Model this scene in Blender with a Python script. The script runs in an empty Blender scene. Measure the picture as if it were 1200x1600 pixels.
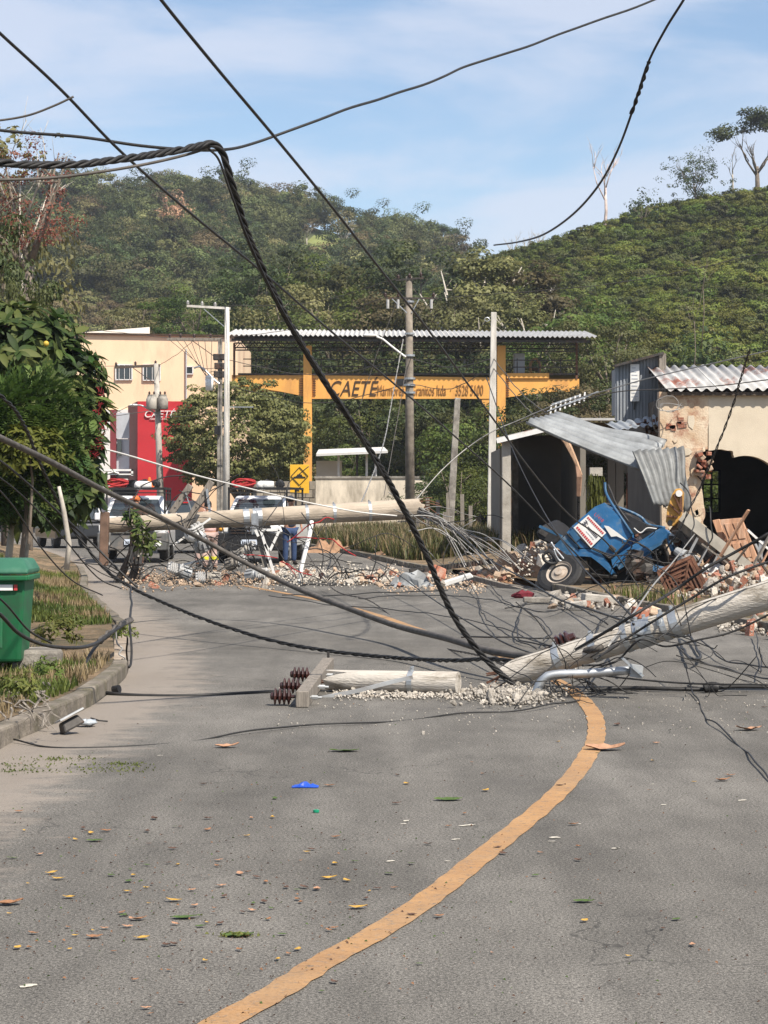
import bpy, bmesh, math, random
import numpy as np
from mathutils import Vector, Matrix, Quaternion
R = math.radians
random.seed(7); NP = np.random.default_rng(7)
sc = bpy.context.scene
COL = sc.collection
# ------------------------------------------------------------------ camera
F, HOR, EYE = 3500.0, 785.0, 1.6           # focal length and horizon row in photo pixels, eye height in metres
cam = bpy.data.cameras.new('camera'); cam_ob = bpy.data.objects.new('camera', cam); COL.objects.link(cam_ob)
cam.sensor_fit = 'VERTICAL'; cam.sensor_height = 36; cam.lens = F/1600*36
cam.shift_y = -15/1600; cam.clip_start = .2; cam.clip_end = 6000
cam_ob.location = (0, 0, EYE); cam_ob.rotation_euler = (R(90), 0, 0)
sc.camera = cam_ob
# ------------------------------------------------------------------ sky, sun, exposure
SUN = Vector((.50, -.60, .98)).normalized()
w = bpy.data.worlds.new('World'); sc.world = w; w.use_nodes = True
nt = w.node_tree; nt.nodes.clear()
def wn(t, **k):
    n = nt.nodes.new(t)
    for a, b in k.items(): setattr(n, a, b)
    return n
sky = wn('ShaderNodeTexSky', sky_type='NISHITA', sun_disc=False, sun_elevation=math.asin(SUN.z), sun_rotation=math.atan2(SUN.x, SUN.y),
         altitude=400, air_density=1.0, dust_density=.6, ozone_density=2.2)
geo = wn('ShaderNodeTexCoord'); sep = wn('ShaderNodeSeparateXYZ'); nt.links.new(geo.outputs['Generated'], sep.inputs[0])
mp = wn('ShaderNodeMapping'); mp.inputs['Scale'].default_value = (1.3, 1.3, 4.6); mp.inputs['Location'].default_value = (3.3, 1.4, .62)
nt.links.new(geo.outputs['Generated'], mp.inputs[0])
nz = wn('ShaderNodeTexNoise'); nz.inputs['Scale'].default_value = 4.2; nz.inputs['Detail'].default_value = 8; nz.inputs['Roughness'].default_value = .55; nz.inputs['Distortion'].default_value = .35
nt.links.new(mp.outputs[0], nz.inputs['Vector'])
rp = wn('ShaderNodeValToRGB'); rp.color_ramp.elements[0].position = .36; rp.color_ramp.elements[1].position = .60
rp.color_ramp.interpolation = 'EASE'
nt.links.new(nz.outputs['Fac'], rp.inputs[0])
mm = wn('ShaderNodeMath', operation='MULTIPLY'); mm.inputs[1].default_value = .66; nt.links.new(rp.outputs[0], mm.inputs[0])
hs = wn('ShaderNodeHueSaturation'); hs.inputs['Saturation'].default_value = 1.0; nt.links.new(sky.outputs[0], hs.inputs['Color'])
mx = wn('ShaderNodeMixRGB'); mx.inputs[2].default_value = (5.3, 5.6, 6.5, 1)
nt.links.new(mm.outputs[0], mx.inputs[0]); nt.links.new(hs.outputs[0], mx.inputs[1])
bg = wn('ShaderNodeBackground'); bg.inputs['Strength'].default_value = .094; nt.links.new(mx.outputs[0], bg.inputs[0])
ow = wn('ShaderNodeOutputWorld'); nt.links.new(bg.outputs[0], ow.inputs[0])
sl = bpy.data.lights.new('sun', 'SUN'); sl.energy = 4.6; sl.angle = R(.6); sl.color = (1, .925, .82)
so = bpy.data.objects.new('sun', sl); COL.objects.link(so); so.rotation_euler = SUN.to_track_quat('Z', 'Y').to_euler()
vs = sc.view_settings; vs.view_transform = 'Standard'; vs.look = 'None'; vs.exposure = .66; vs.gamma = 1; vs.use_curve_mapping = False
sc.render.engine = 'CYCLES'; sc.cycles.use_denoising = True; sc.cycles.max_bounces = 5; sc.cycles.diffuse_bounces = 3
sc.cycles.transparent_max_bounces = 8; sc.cycles.caustics_reflective = False; sc.cycles.caustics_refractive = False
# ------------------------------------------------------------------ placing helpers
def P(x, y, d): return Vector(((x-600)*d/F, d, EYE-(y-HOR)*d/F))       # photo pixel at depth d -> world
def G(x, y, z=0.0):                                                    # photo pixel on the ground -> world
    d = (EYE-z)*F/(y-HOR); return Vector(((x-600)*d/F, d, z))
# ------------------------------------------------------------------ mesh builder
class MB:
    def __init__(s): s.v = []; s.f = []; s.m = []
    def add(s, vs, fs, mi=0):
        o = len(s.v); s.v += [tuple(p) for p in vs]; s.f += [tuple(i+o for i in f) for f in fs]; s.m += [mi]*len(fs); return s
    def box(s, c, size, rot=None, mi=0, taper=1.0):
        a, b, h = (t/2 for t in size); q = [(-a,-b,-h),(a,-b,-h),(a,b,-h),(-a,b,-h),(-a*taper,-b*taper,h),(a*taper,-b*taper,h),(a*taper,b*taper,h),(-a*taper,b*taper,h)]
        M = rot.to_matrix() if hasattr(rot, 'to_matrix') else (rot if rot is not None else Matrix.Identity(3))
        c = Vector(c); return s.add([c+M@Vector(p) for p in q], [(0,3,2,1),(4,5,6,7),(0,1,5,4),(1,2,6,5),(2,3,7,6),(3,0,4,7)], mi)
    def bar(s, p0, p1, wd, ht, mi=0, up=(0,0,1), w1=None, h1=None):
        p0, p1 = Vector(p0), Vector(p1); z = (p1-p0).normalized(); u = Vector(up)
        if abs(z.dot(u)) > .98: u = Vector((0,1,0))
        x = z.cross(u).normalized(); y = x.cross(z)
        w1 = w1 or wd; h1 = h1 or ht
        vs = [p0+x*a*wd/2+y*b*ht/2 for a, b in ((-1,-1),(1,-1),(1,1),(-1,1))]+[p1+x*a*w1/2+y*b*h1/2 for a, b in ((-1,-1),(1,-1),(1,1),(-1,1))]
        return s.add(vs, [(0,1,2,3),(7,6,5,4),(1,0,4,5),(2,1,5,6),(3,2,6,7),(0,3,7,4)], mi)
    def cyl(s, p0, p1, r0, r1=None, n=12, mi=0, caps=True): return s.tube([p0, p1], [r0, r0 if r1 is None else r1], n, mi, caps)
    def tube(s, pts, r, n=6, mi=0, caps=True):
        pts = [Vector(p) for p in pts]; k = len(pts)
        if not hasattr(r, '__len__'): r = [r]*k
        t = [(pts[min(i+1,k-1)]-pts[max(i-1,0)]).normalized() for i in range(k)]
        u = t[0].orthogonal().normalized(); o = len(s.v)
        for i in range(k):
            u = (u-t[i]*u.dot(t[i])); u = u.normalized() if u.length > 1e-6 else t[i].orthogonal().normalized(); b = t[i].cross(u)
            for j in range(n):
                a = 2*math.pi*j/n; s.v.append(tuple(pts[i]+(u*math.cos(a)+b*math.sin(a))*r[i]))
        for i in range(k-1):
            for j in range(n): s.f.append((o+i*n+j, o+i*n+(j+1)%n, o+(i+1)*n+(j+1)%n, o+(i+1)*n+j)); s.m.append(mi)
        if caps: s.f += [tuple(o+j for j in reversed(range(n))), tuple(o+(k-1)*n+j for j in range(n))]; s.m += [mi, mi]
        return s
    def lathe(s, p0, axis, prof, n=14, mi=0):                          # prof: (along, radius)
        z = Vector(axis).normalized(); p0 = Vector(p0); return s.tube2([p0+z*a for a, _ in prof], [max(b, 1e-4) for _, b in prof], z, n, mi)
    def tube2(s, pts, r, z, n, mi):
        u = z.orthogonal().normalized(); b = z.cross(u); o = len(s.v); k = len(pts)
        for i in range(k):
            for j in range(n):
                a = 2*math.pi*j/n; s.v.append(tuple(pts[i]+(u*math.cos(a)+b*math.sin(a))*r[i]))
        for i in range(k-1):
            for j in range(n): s.f.append((o+i*n+j, o+i*n+(j+1)%n, o+(i+1)*n+(j+1)%n, o+(i+1)*n+j)); s.m.append(mi)
        s.f += [tuple(o+j for j in reversed(range(n))), tuple(o+(k-1)*n+j for j in range(n))]; s.m += [mi, mi]; return s
    def ball(s, c, r, n=10, mi=0, M=None):
        if not hasattr(r, '__len__'): r = (r,r,r)
        c = Vector(c); M = M or Matrix.Identity(3); vs = []; fs = []; m = n//2
        for i in range(m+1):
            th = math.pi*i/m
            for j in range(n):
                a = 2*math.pi*j/n; vs.append(c+M@Vector((r[0]*math.sin(th)*math.cos(a), r[1]*math.sin(th)*math.sin(a), r[2]*math.cos(th))))
        for i in range(m):
            for j in range(n): fs.append((i*n+j, (i+1)*n+j, (i+1)*n+(j+1)%n, i*n+(j+1)%n))
        return s.add(vs, fs, mi)
    def prism(s, poly, vec, mi=0):                                     # world polygon pushed along vec
        a = [Vector(p) for p in poly]; vec = Vector(vec); n = len(a)
        return s.add(a+[p+vec for p in a], [tuple(range(n)), tuple(reversed(range(n, 2*n)))]+[(i, i+n, (i+1)%n+n, (i+1)%n) for i in range(n)], mi)
    def grid(s, fn, nu, nv, mi=0):
        vs = [fn(i/nu, j/nv) for i in range(nu+1) for j in range(nv+1)]
        return s.add(vs, [(i*(nv+1)+j, (i+1)*(nv+1)+j, (i+1)*(nv+1)+j+1, i*(nv+1)+j+1) for i in range(nu) for j in range(nv)], mi)
    def mesh(s, name, mats, smooth=False):
        me = bpy.data.meshes.new(name); me.from_pydata(s.v, [], s.f)
        for m in (mats if isinstance(mats, (list, tuple)) else [mats]): me.materials.append(m)
        me.polygons.foreach_set('material_index', s.m)
        bm = bmesh.new(); bm.from_mesh(me); bmesh.ops.recalc_face_normals(bm, faces=bm.faces); bm.to_mesh(me); bm.free()
        if smooth: me.polygons.foreach_set('use_smooth', [True]*len(me.polygons))
        me.update(); return me
    def build(s, name, mats, parent=None, smooth=False, bevel=0, seg=2, solid=0):
        o = bpy.data.objects.new(name, s.mesh(name, mats, smooth)); COL.objects.link(o)
        if parent is not None: o.parent = parent; o.matrix_parent_inverse = parent_inv(parent)
        if solid: md = o.modifiers.new('solid', 'SOLIDIFY'); md.thickness = solid; md.offset = 0
        if bevel: md = o.modifiers.new('bevel', 'BEVEL'); md.width = bevel; md.segments = seg; md.limit_method = 'ANGLE'; md.angle_limit = R(35)
        if smooth and bevel == 0 and smooth == 'auto': pass
        return o
def world_of(o):
    m = Matrix.LocRotScale(o.location, o.rotation_euler, o.scale)
    return world_of(o.parent) @ o.matrix_parent_inverse @ m if o.parent else m
def parent_inv(p): return world_of(p).inverted()
def tag(o, label=None, cat=None, group=None, kind=None):
    for k, v in (('label', label), ('category', cat), ('group', group), ('kind', kind)):
        if v: o[k] = v
    return o
def thing(name, label, cat, loc=(0,0,0), group=None):
    o = bpy.data.objects.new(name, None); COL.objects.link(o); o.location = loc; o.empty_display_size = .2
    return tag(o, label, cat, group)
def copy_tree(o, parent=None):
    c = o.copy(); COL.objects.link(c)
    if parent is not None: c.parent = parent; c.matrix_parent_inverse = o.matrix_parent_inverse.copy()
    for ch in o.children: copy_tree(ch, c)
    return c
def crom(pts, k=8):                                                    # Catmull-Rom through tuples
    p = [np.array(q, float) for q in pts]; p = [2*p[0]-p[1]]+p+[2*p[-1]-p[-2]]; out = []
    for i in range(1, len(p)-2):
        for j in range(k):
            t = j/k; a, b, c, d = p[i-1:i+3]
            out.append(.5*((2*b)+(-a+c)*t+(2*a-5*b+4*c-d)*t*t+(-a+3*b-3*c+d)*t**3))
    out.append(p[-2]); return out
def text(body, loc, size, mat, parent, rx=90, rz=0, shear=0, align='LEFT', name='lettering', extrude=.004, sx=1):
    cu = bpy.data.curves.new(name, 'FONT'); cu.body = body; cu.size = size; cu.shear = shear; cu.align_x = align; cu.extrude = extrude
    cu.materials.append(mat); tmp = bpy.data.objects.new(name, cu); me = bpy.data.meshes.new_from_object(tmp); bpy.data.objects.remove(tmp); o = bpy.data.objects.new(name, me)
    if not me.materials: me.materials.append(mat)
    o.rotation_euler = (R(rx), 0, R(rz)); o.location = loc; o.scale = (sx, 1, 1); COL.objects.link(o)
    o.parent = parent; o.matrix_parent_inverse = parent_inv(parent); return o
# ------------------------------------------------------------------ materials
def srgb(r, g, b): return tuple(((c/255)/12.92 if c <= 10 else ((c/255+.055)/1.055)**2.4) for c in (r, g, b))
def mat(name, col, rough=.8, var=.18, scale=6, bump=0, metal=0, col2=None, bscale=None, thr=(.35,.65), stretch=None, spec=.35, rnd=0, coat=0, dirt=None, dscale=2, dthr=(.5,.7)):
    m = bpy.data.materials.new(name); m.use_nodes = True; t = m.node_tree; b = t.nodes['Principled BSDF']
    N = t.nodes.new; L = t.links.new
    tc = N('ShaderNodeTexCoord'); co = tc.outputs['Object']
    if stretch: q = N('ShaderNodeMapping'); q.inputs['Scale'].default_value = stretch; L(co, q.inputs[0]); co = q.outputs[0]
    n = N('ShaderNodeTexNoise'); n.inputs['Scale'].default_value = scale; n.inputs['Detail'].default_value = 7; n.inputs['Roughness'].default_value = .62; L(co, n.inputs['Vector'])
    r = N('ShaderNodeValToRGB'); e = r.color_ramp.elements; e[0].position, e[1].position = thr
    c2 = col2 or tuple(min(1, c*(1+var)) for c in col); c1 = col if col2 else tuple(c*(1-var) for c in col)
    e[0].color = (*c1, 1); e[1].color = (*c2, 1); L(n.outputs['Fac'], r.inputs[0]); out = r.outputs[0]
    if dirt:
        n2 = N('ShaderNodeTexNoise'); n2.inputs['Scale'].default_value = dscale; n2.inputs['Detail'].default_value = 8; n2.inputs['Roughness'].default_value = .7; L(co, n2.inputs['Vector'])
        r2 = N('ShaderNodeValToRGB'); r2.color_ramp.elements[0].position, r2.color_ramp.elements[1].position = dthr; L(n2.outputs['Fac'], r2.inputs[0])
        x = N('ShaderNodeMixRGB'); L(r2.outputs[0], x.inputs[0]); L(out, x.inputs[1]); x.inputs[2].default_value = (*dirt, 1); out = x.outputs[0]
    if rnd:
        oi = N('ShaderNodeObjectInfo'); h = N('ShaderNodeHueSaturation'); ma = N('ShaderNodeMapRange'); ma.inputs[3].default_value = 1-rnd; ma.inputs[4].default_value = 1+rnd
        L(oi.outputs['Random'], ma.inputs[0]); L(ma.outputs[0], h.inputs['Value']); L(out, h.inputs['Color']); out = h.outputs[0]
    L(out, b.inputs['Base Color']); b.inputs['Roughness'].default_value = rough; b.inputs['Metallic'].default_value = metal
    b.inputs['Specular IOR Level'].default_value = spec; b.inputs['Coat Weight'].default_value = coat
    if bump:
        n3 = N('ShaderNodeTexNoise'); n3.inputs['Scale'].default_value = bscale or scale*4; n3.inputs['Detail'].default_value = 6; L(co, n3.inputs['Vector'])
        bp = N('ShaderNodeBump'); bp.inputs['Strength'].default_value = bump; bp.inputs['Distance'].default_value = .02; L(n3.outputs['Fac'], bp.inputs['Height']); L(bp.outputs[0], b.inputs['Normal'])
    return m
def leafmat(name, cols, trans=.35, nscale=.35, rough=.55, rnd=.12, isl=.30):
    """cols: dark, mid, light.  Tone varies leaf by leaf, clump by clump and tree by tree."""
    m = bpy.data.materials.new(name); m.use_nodes = True; t = m.node_tree; t.nodes.clear(); N = t.nodes.new; L = t.links.new
    g = N('ShaderNodeNewGeometry'); n = N('ShaderNodeTexNoise'); n.inputs['Scale'].default_value = nscale; n.inputs['Detail'].default_value = 3; L(g.outputs['Position'], n.inputs['Vector'])
    a = N('ShaderNodeMath'); a.operation = 'MULTIPLY_ADD'; a.inputs[1].default_value = isl; L(g.outputs['Random Per Island'], a.inputs[0])
    s = N('ShaderNodeMath'); s.operation = 'MULTIPLY_ADD'; s.inputs[1].default_value = 1.7; s.inputs[2].default_value = -.50; L(n.outputs['Fac'], s.inputs[0]); L(s.outputs[0], a.inputs[2])
    r = N('ShaderNodeValToRGB'); e = r.color_ramp.elements; e[0].position = .1; e[1].position = .95; e[0].color = (*cols[0],1); e[1].color = (*cols[2],1)
    k = e.new(.5); k.color = (*cols[1],1); L(a.outputs[0], r.inputs[0])
    oi = N('ShaderNodeObjectInfo'); h = N('ShaderNodeHueSaturation'); ma = N('ShaderNodeMapRange'); ma.inputs[3].default_value = 1-rnd*2.2; ma.inputs[4].default_value = 1+rnd*2.4
    hm = N('ShaderNodeMapRange'); hm.inputs[3].default_value = .5-rnd*.22; hm.inputs[4].default_value = .5+rnd*.12
    L(oi.outputs['Random'], ma.inputs[0]); L(ma.outputs[0], h.inputs['Value']); L(oi.outputs['Random'], hm.inputs[0]); L(hm.outputs[0], h.inputs['Hue']); L(r.outputs[0], h.inputs['Color'])
    b = N('ShaderNodeBsdfPrincipled'); b.inputs['Roughness'].default_value = rough; b.inputs['Specular IOR Level'].default_value = .25; L(h.outputs[0], b.inputs['Base Color'])
    tr = N('ShaderNodeBsdfTranslucent'); L(h.outputs[0], tr.inputs['Color']); x = N('ShaderNodeMixShader'); x.inputs[0].default_value = trans; L(b.outputs[0], x.inputs[1]); L(tr.outputs[0], x.inputs[2])
    o = N('ShaderNodeOutputMaterial'); L(x.outputs[0], o.inputs[0]); return m
MT = {}
MT['concrete'] = mat('concrete', (.42,.39,.34), .9, .25, 3, .5, bscale=40, dirt=(.2,.18,.15), dscale=1.5)
MT['concrete_old'] = mat('concrete_old', (.30,.275,.235), .9, .3, 4, .5, bscale=40, dirt=(.13,.115,.1), dscale=2.2, dthr=(.42,.65))
MT['pole_white'] = mat('pole_white', (.62,.59,.53), .85, .15, 3, .4, bscale=30, dirt=(.33,.30,.26), dscale=1.2, dthr=(.45,.7), stretch=(1,1,.3))
MT['rubble'] = mat('rubble', (.50,.455,.39), .95, .2, 7, .6, bscale=50, rnd=.35, dirt=(.24,.19,.14), dscale=4)
MT['rubble_tan'] = mat('rubble_tan', (.46,.34,.24), .95, .25, 7, .6, bscale=50, rnd=.3, dirt=(.3,.2,.13), dscale=4)
MT['brick'] = mat('brick', (.30,.115,.07), .95, .25, 8, .5, rnd=.2, dirt=(.5,.4,.32), dscale=5)
MT['timber'] = mat('timber', (.24,.21,.175), .9, .35, 5, .5, stretch=(9,9,.8), dirt=(.10,.085,.07), dscale=3)
MT['timber_dark'] = mat('timber_dark', (.09,.07,.055), .9, .4, 6, .5, stretch=(6,6,1))
MT['galv'] = mat('galv', (.46,.48,.49), .45, .15, 10, metal=.75, spec=.5, dirt=(.3,.3,.3), dscale=3)
MT['galv_dull'] = mat('galv_dull', (.40,.41,.41), .6, .2, 6, metal=.35, dirt=(.22,.2,.18), dscale=3)
MT['white_paint'] = mat('white_paint', (.72,.71,.68), .6, .08, 4, dirt=(.5,.47,.42), dscale=3, dthr=(.55,.75))
MT['black_rubber'] = mat('black_rubber', (.022,.021,.02), .55, .3, 20)
MT['cable_grey'] = mat('cable_grey', (.085,.075,.065), .7, .35, 9)
MT['cable_alu'] = mat('cable_alu', (.30,.29,.27), .5, .2, 10, metal=.3)
MT['cable_white'] = mat('cable_white', (.62,.60,.56), .6, .1, 10)
MT['porcelain'] = mat('porcelain', (.042,.014,.011), .3, .3, 8, spec=.6)
MT['porcelain_grey'] = mat('porcelain_grey', (.42,.41,.39), .3, .15, 8, spec=.6)
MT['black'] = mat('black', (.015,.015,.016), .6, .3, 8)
MT['steel_dark'] = mat('steel_dark', (.06,.055,.05), .6, .4, 8, metal=.4, dirt=(.12,.06,.035), dscale=4)
MT['rust'] = mat('rust', (.13,.06,.035), .9, .4, 7, .4, dirt=(.06,.035,.025), dscale=5)
MT['glass'] = mat('glass', (.03,.04,.045), .08, .1, 2, spec=.9)
# ================================================================== THE SETTING: ground, road, hills
LK = [(-12,-2.6),(0,-2.55),(8,-2.55),(14.55,-2.49),(15.7,-2.42),(17.6,-2.30),(19.65,-2.33),(21.1,-2.41),(24,-2.75),(27.6,-3.18),(33.3,-4.17),(40,-5.3),(46.7,-6.2),(60,-8.4),(80,-13),(105,-21),(140,-36)]
RK = [(-12,2.2),(0,2.6),(7,3.3),(10,4.2),(15,5.2),(18.5,5.4),(22.9,5.15),(27,4.75),(33,3.85),(40,3.1),(47,2.0),(54,.7),(67.5,-.9),(83.6,-3.6),(105,-10),(140,-24)]
def interp(tab, d):
    return float(np.interp(d, [a for a, _ in tab], [b for _, b in tab]))
def smooth_tab(tab): return [tuple(q) for q in crom(tab, 5)]
LK, RK = smooth_tab(LK), smooth_tab(RK)
def pos_noise(t, scale, detail=6, rough=.6, vec=None, stretch=None):
    n = t.nodes.new('ShaderNodeTexNoise'); n.inputs['Scale'].default_value = scale; n.inputs['Detail'].default_value = detail; n.inputs['Roughness'].default_value = rough
    v = vec
    if stretch: q = t.nodes.new('ShaderNodeMapping'); q.inputs['Scale'].default_value = stretch; t.links.new(vec, q.inputs[0]); v = q.outputs[0]
    t.links.new(v, n.inputs['Vector']); return n.outputs['Fac']
def ramp(t, src, stops):
    r = t.nodes.new('ShaderNodeValToRGB'); e = r.color_ramp.elements
    while len(e) < len(stops): e.new(.5)
    for k, (p, c) in zip(e, stops): k.position = p; k.color = (*c, 1) if hasattr(c, '__len__') else (c, c, c, 1)
    t.links.new(src, r.inputs[0]); return r.outputs[0]
def mixc(t, fac, a, b, mode='MIX'):
    x = t.nodes.new('ShaderNodeMixRGB'); x.blend_type = mode
    for i, s in ((0, fac), (1, a), (2, b)):
        if hasattr(s, 'is_linked'): t.links.new(s, x.inputs[i])
        elif hasattr(s, '__len__'): x.inputs[i].default_value = (*s, 1)
        else: x.inputs[i].default_value = s
    return x.outputs[0]
def base(name):
    m = bpy.data.materials.new(name); m.use_nodes = True; t = m.node_tree; b = t.nodes['Principled BSDF']
    g = t.nodes.new('ShaderNodeNewGeometry'); return m, t, b, g.outputs['Position']
def road_colour(t, pos):
    big = pos_noise(t, .22, 5, .6, pos); mid = pos_noise(t, 1.7, 8, .68, pos, (1, .35, 1)); fine = pos_noise(t, 75, 3, .8, pos); grit = pos_noise(t, 190, 2, .7, pos)
    c = ramp(t, big, [(.35, (.112,.104,.091)), (.65, (.160,.149,.131))])
    c = mixc(t, 1, c, ramp(t, mid, [(.32, .72), (.68, 1.22)]), 'MULTIPLY')
    c = mixc(t, 1, c, ramp(t, fine, [(.36, .38), (.5, 1.0), (.63, 1.6)]), 'MULTIPLY')
    c = mixc(t, 1, c, ramp(t, grit, [(.36, .5), (.52, 1.0), (.66, 1.8)]), 'MULTIPLY')
    # fine transverse cracks and screed lines
    ln = pos_noise(t, 9, 6, .75, pos, (.5, 7, 1)); c = mixc(t, ramp(t, ln, [(.33, .85), (.41, 0)]), c, (.045,.043,.04))
    vo = t.nodes.new('ShaderNodeTexVoronoi'); vo.feature = 'DISTANCE_TO_EDGE'; vo.inputs['Scale'].default_value = 1.3
    dv = t.nodes.new('ShaderNodeTexNoise'); dv.inputs['Scale'].default_value = 2.5; dv.inputs['Detail'].default_value = 5; t.links.new(pos, dv.inputs['Vector'])
    av = t.nodes.new('ShaderNodeMixRGB'); av.blend_type = 'ADD'; av.inputs[0].default_value = .55; t.links.new(pos, av.inputs[1]); t.links.new(dv.outputs['Color'], av.inputs[2]); t.links.new(av.outputs[0], vo.inputs['Vector'])
    ck = ramp(t, vo.outputs['Distance'], [(.004, 1), (.011, 0)]); mk = ramp(t, pos_noise(t, .35, 4, .6, pos), [(.50, 0), (.60, .7)])
    c = mixc(t, mixc(t, 1, ck, mk, 'MULTIPLY'), c, (.04,.038,.034))
    tk_ = pos_noise(t, .8, 5, .6, pos, (2.2, .12, 1)); c = mixc(t, 1, c, ramp(t, tk_, [(.35, .86), (.65, 1.1)]), 'MULTIPLY')
    return c, fine
m, t, b, pos = base('asphalt'); MT['asphalt'] = m
c, fine = road_colour(t, pos)
# dust and sand washed along the left gutter: distance from the kerb is stored on the mesh
at = t.nodes.new('ShaderNodeAttribute'); at.attribute_name = 'edge'
dn = pos_noise(t, 2.2, 9, .75, pos, (1, 1.6, 1)); ad = t.nodes.new('ShaderNodeMath'); ad.operation = 'ADD'; t.links.new(at.outputs['Fac'], ad.inputs[0]); t.links.new(dn, ad.inputs[1])
c = mixc(t, ramp(t, ad.outputs[0], [(.82, 0), (1.5, .55)]), c, (.31,.262,.215))
st = pos_noise(t, .9, 5, .6, pos, (1, .5, 1)); c = mixc(t, ramp(t, st, [(.60, 0), (.72, .45)]), c, (.075,.07,.066))
t.links.new(c, b.inputs['Base Color']); b.inputs['Roughness'].default_value = .92; b.inputs['Specular IOR Level'].default_value = .25
bp = t.nodes.new('ShaderNodeBump'); bp.inputs['Strength'].default_value = .55; bp.inputs['Distance'].default_value = .008; t.links.new(fine, bp.inputs['Height']); t.links.new(bp.outputs[0], b.inputs['Normal'])
m, t, b, pos = base('yellow_line'); MT['yellow_line'] = m
c, fine = road_colour(t, pos); wn_ = pos_noise(t, 26, 8, .8, pos); pn = pos_noise(t, 2.5, 4, .6, pos)
yl = ramp(t, pn, [(.3, (.36,.185,.065)), (.7, (.47,.26,.10))])
c = mixc(t, ramp(t, wn_, [(.36, 1), (.46, .14)]), yl, c); c = mixc(t, ramp(t, pos_noise(t, 9, 6, .75, pos, (.5, 7, 1)), [(.35, .8), (.43, 0)]), c, (.10,.07,.04)); c = mixc(t, ramp(t, pos_noise(t, .9, 6, .7, pos), [(.45, 0), (.7, .5)]), c, (.2,.15,.10))
c = mixc(t, ramp(t, pos_noise(t, 75, 3, .8, pos), [(.32, .35), (.5, 0)]), c, (.12,.07,.03))
t.links.new(c, b.inputs['Base Color']); b.inputs['Roughness'].default_value = .85
m, t, b, pos = base('verge_soil'); MT['verge_soil'] = m
a1 = pos_noise(t, .8, 8, .7, pos); a2 = pos_noise(t, 14, 6, .75, pos)
c = ramp(t, a1, [(.34, (.055,.06,.022)), (.47, (.14,.10,.055)), (.60, (.27,.185,.105)), (.75, (.17,.12,.065))])
c = mixc(t, 1, c, ramp(t, a2, [(.25, .5), (.7, 1.35)]), 'MULTIPLY'); t.links.new(c, b.inputs['Base Color']); b.inputs['Roughness'].default_value = 1
bp = t.nodes.new('ShaderNodeBump'); bp.inputs['Strength'].default_value = .9; bp.inputs['Distance'].default_value = .06; t.links.new(a2, bp.inputs['Height']); t.links.new(bp.outputs[0], b.inputs['Normal'])
m, t, b, pos = base('hill_ground'); MT['hill_ground'] = m
a1 = pos_noise(t, .05, 8, .65, pos); a2 = pos_noise(t, 1.1, 6, .7, pos)
c = ramp(t, a1, [(.35, (.045,.055,.02)), (.55, (.085,.095,.032)), (.7, (.15,.125,.06))]); c = mixc(t, 1, c, ramp(t, a2, [(.25, .6), (.7, 1.3)]), 'MULTIPLY'); t.links.new(c, b.inputs['Base Color']); b.inputs['Roughness'].default_value = 1
# ground
g = MB(); g.grid(lambda u, v: (-900+1800*u, -60+1500*v, -.06), 8, 8); tag(g.build('ground', MT['verge_soil']), kind='structure', label='earth and scrub under the whole valley floor')
# road
def road_strip(off_l=0, off_r=0, z=0, ds=None, n=26):
    ds = ds or [-12+i*.75 for i in range(204)]; vs = []; fs = []; e = []
    for d in ds:
        a, c_ = interp(LK, d)-off_l, interp(RK, d)+off_r
        for j in range(n+1):
            x = a+(c_-a)*j/n; vs.append((x, d, z)); e.append(max(0, 1-min(x-a, 9)/1.5)*.72+max(0, 1-(c_-x)/1.3)*.45)
    for i in range(len(ds)-1):
        for j in range(n): o = i*(n+1)+j; fs.append((o, o+1, o+n+2, o+n+1))
    return vs, fs, e
vs, fs, e = road_strip()
me = bpy.data.meshes.new('road'); me.from_pydata(vs, [], fs); me.materials.append(MT['asphalt'])
me.attributes.new('edge', 'FLOAT', 'POINT').data.foreach_set('value', e)
road = bpy.data.objects.new('road', me); COL.objects.link(road); tag(road, 'worn grey asphalt road bending left between the verges', kind='structure')
# yellow centre line
cl = [(60,1800),(200,1700),(345,1600),(435,1550),(511,1500),(586,1460),(676,1400),(739,1350),(802,1300),(861,1250),(899,1210),(919,1180),(930,1160),(932,1140),(929,1120),(920,1105),(909,1092),(880,1070),(812,1037),(760,1018),(700,999),(640,979),(585,960),(500,938),(380,915)]
cp = [Vector(q) for q in crom([tuple(G(x, y, 0)) for x, y in cl], 6)]
mb = MB(); L_, R_ = [], []
for i, p in enumerate(cp):
    t_ = (cp[min(i+1, len(cp)-1)]-cp[max(i-1, 0)]).normalized(); nrm = Vector((t_.y, -t_.x, 0)); j = .004*math.sin(i*2.3)+random.uniform(-.003,.003)
    L_.append(p-nrm*(.0625+j)+Vector((0,0,.005))); R_.append(p+nrm*(.0625-j)+Vector((0,0,.005)))
mb.add(L_+R_, [(i, i+1, len(cp)+i+1, len(cp)+i) for i in range(len(cp)-1)])
mb.build('centre_line', MT['yellow_line'], road)
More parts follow.
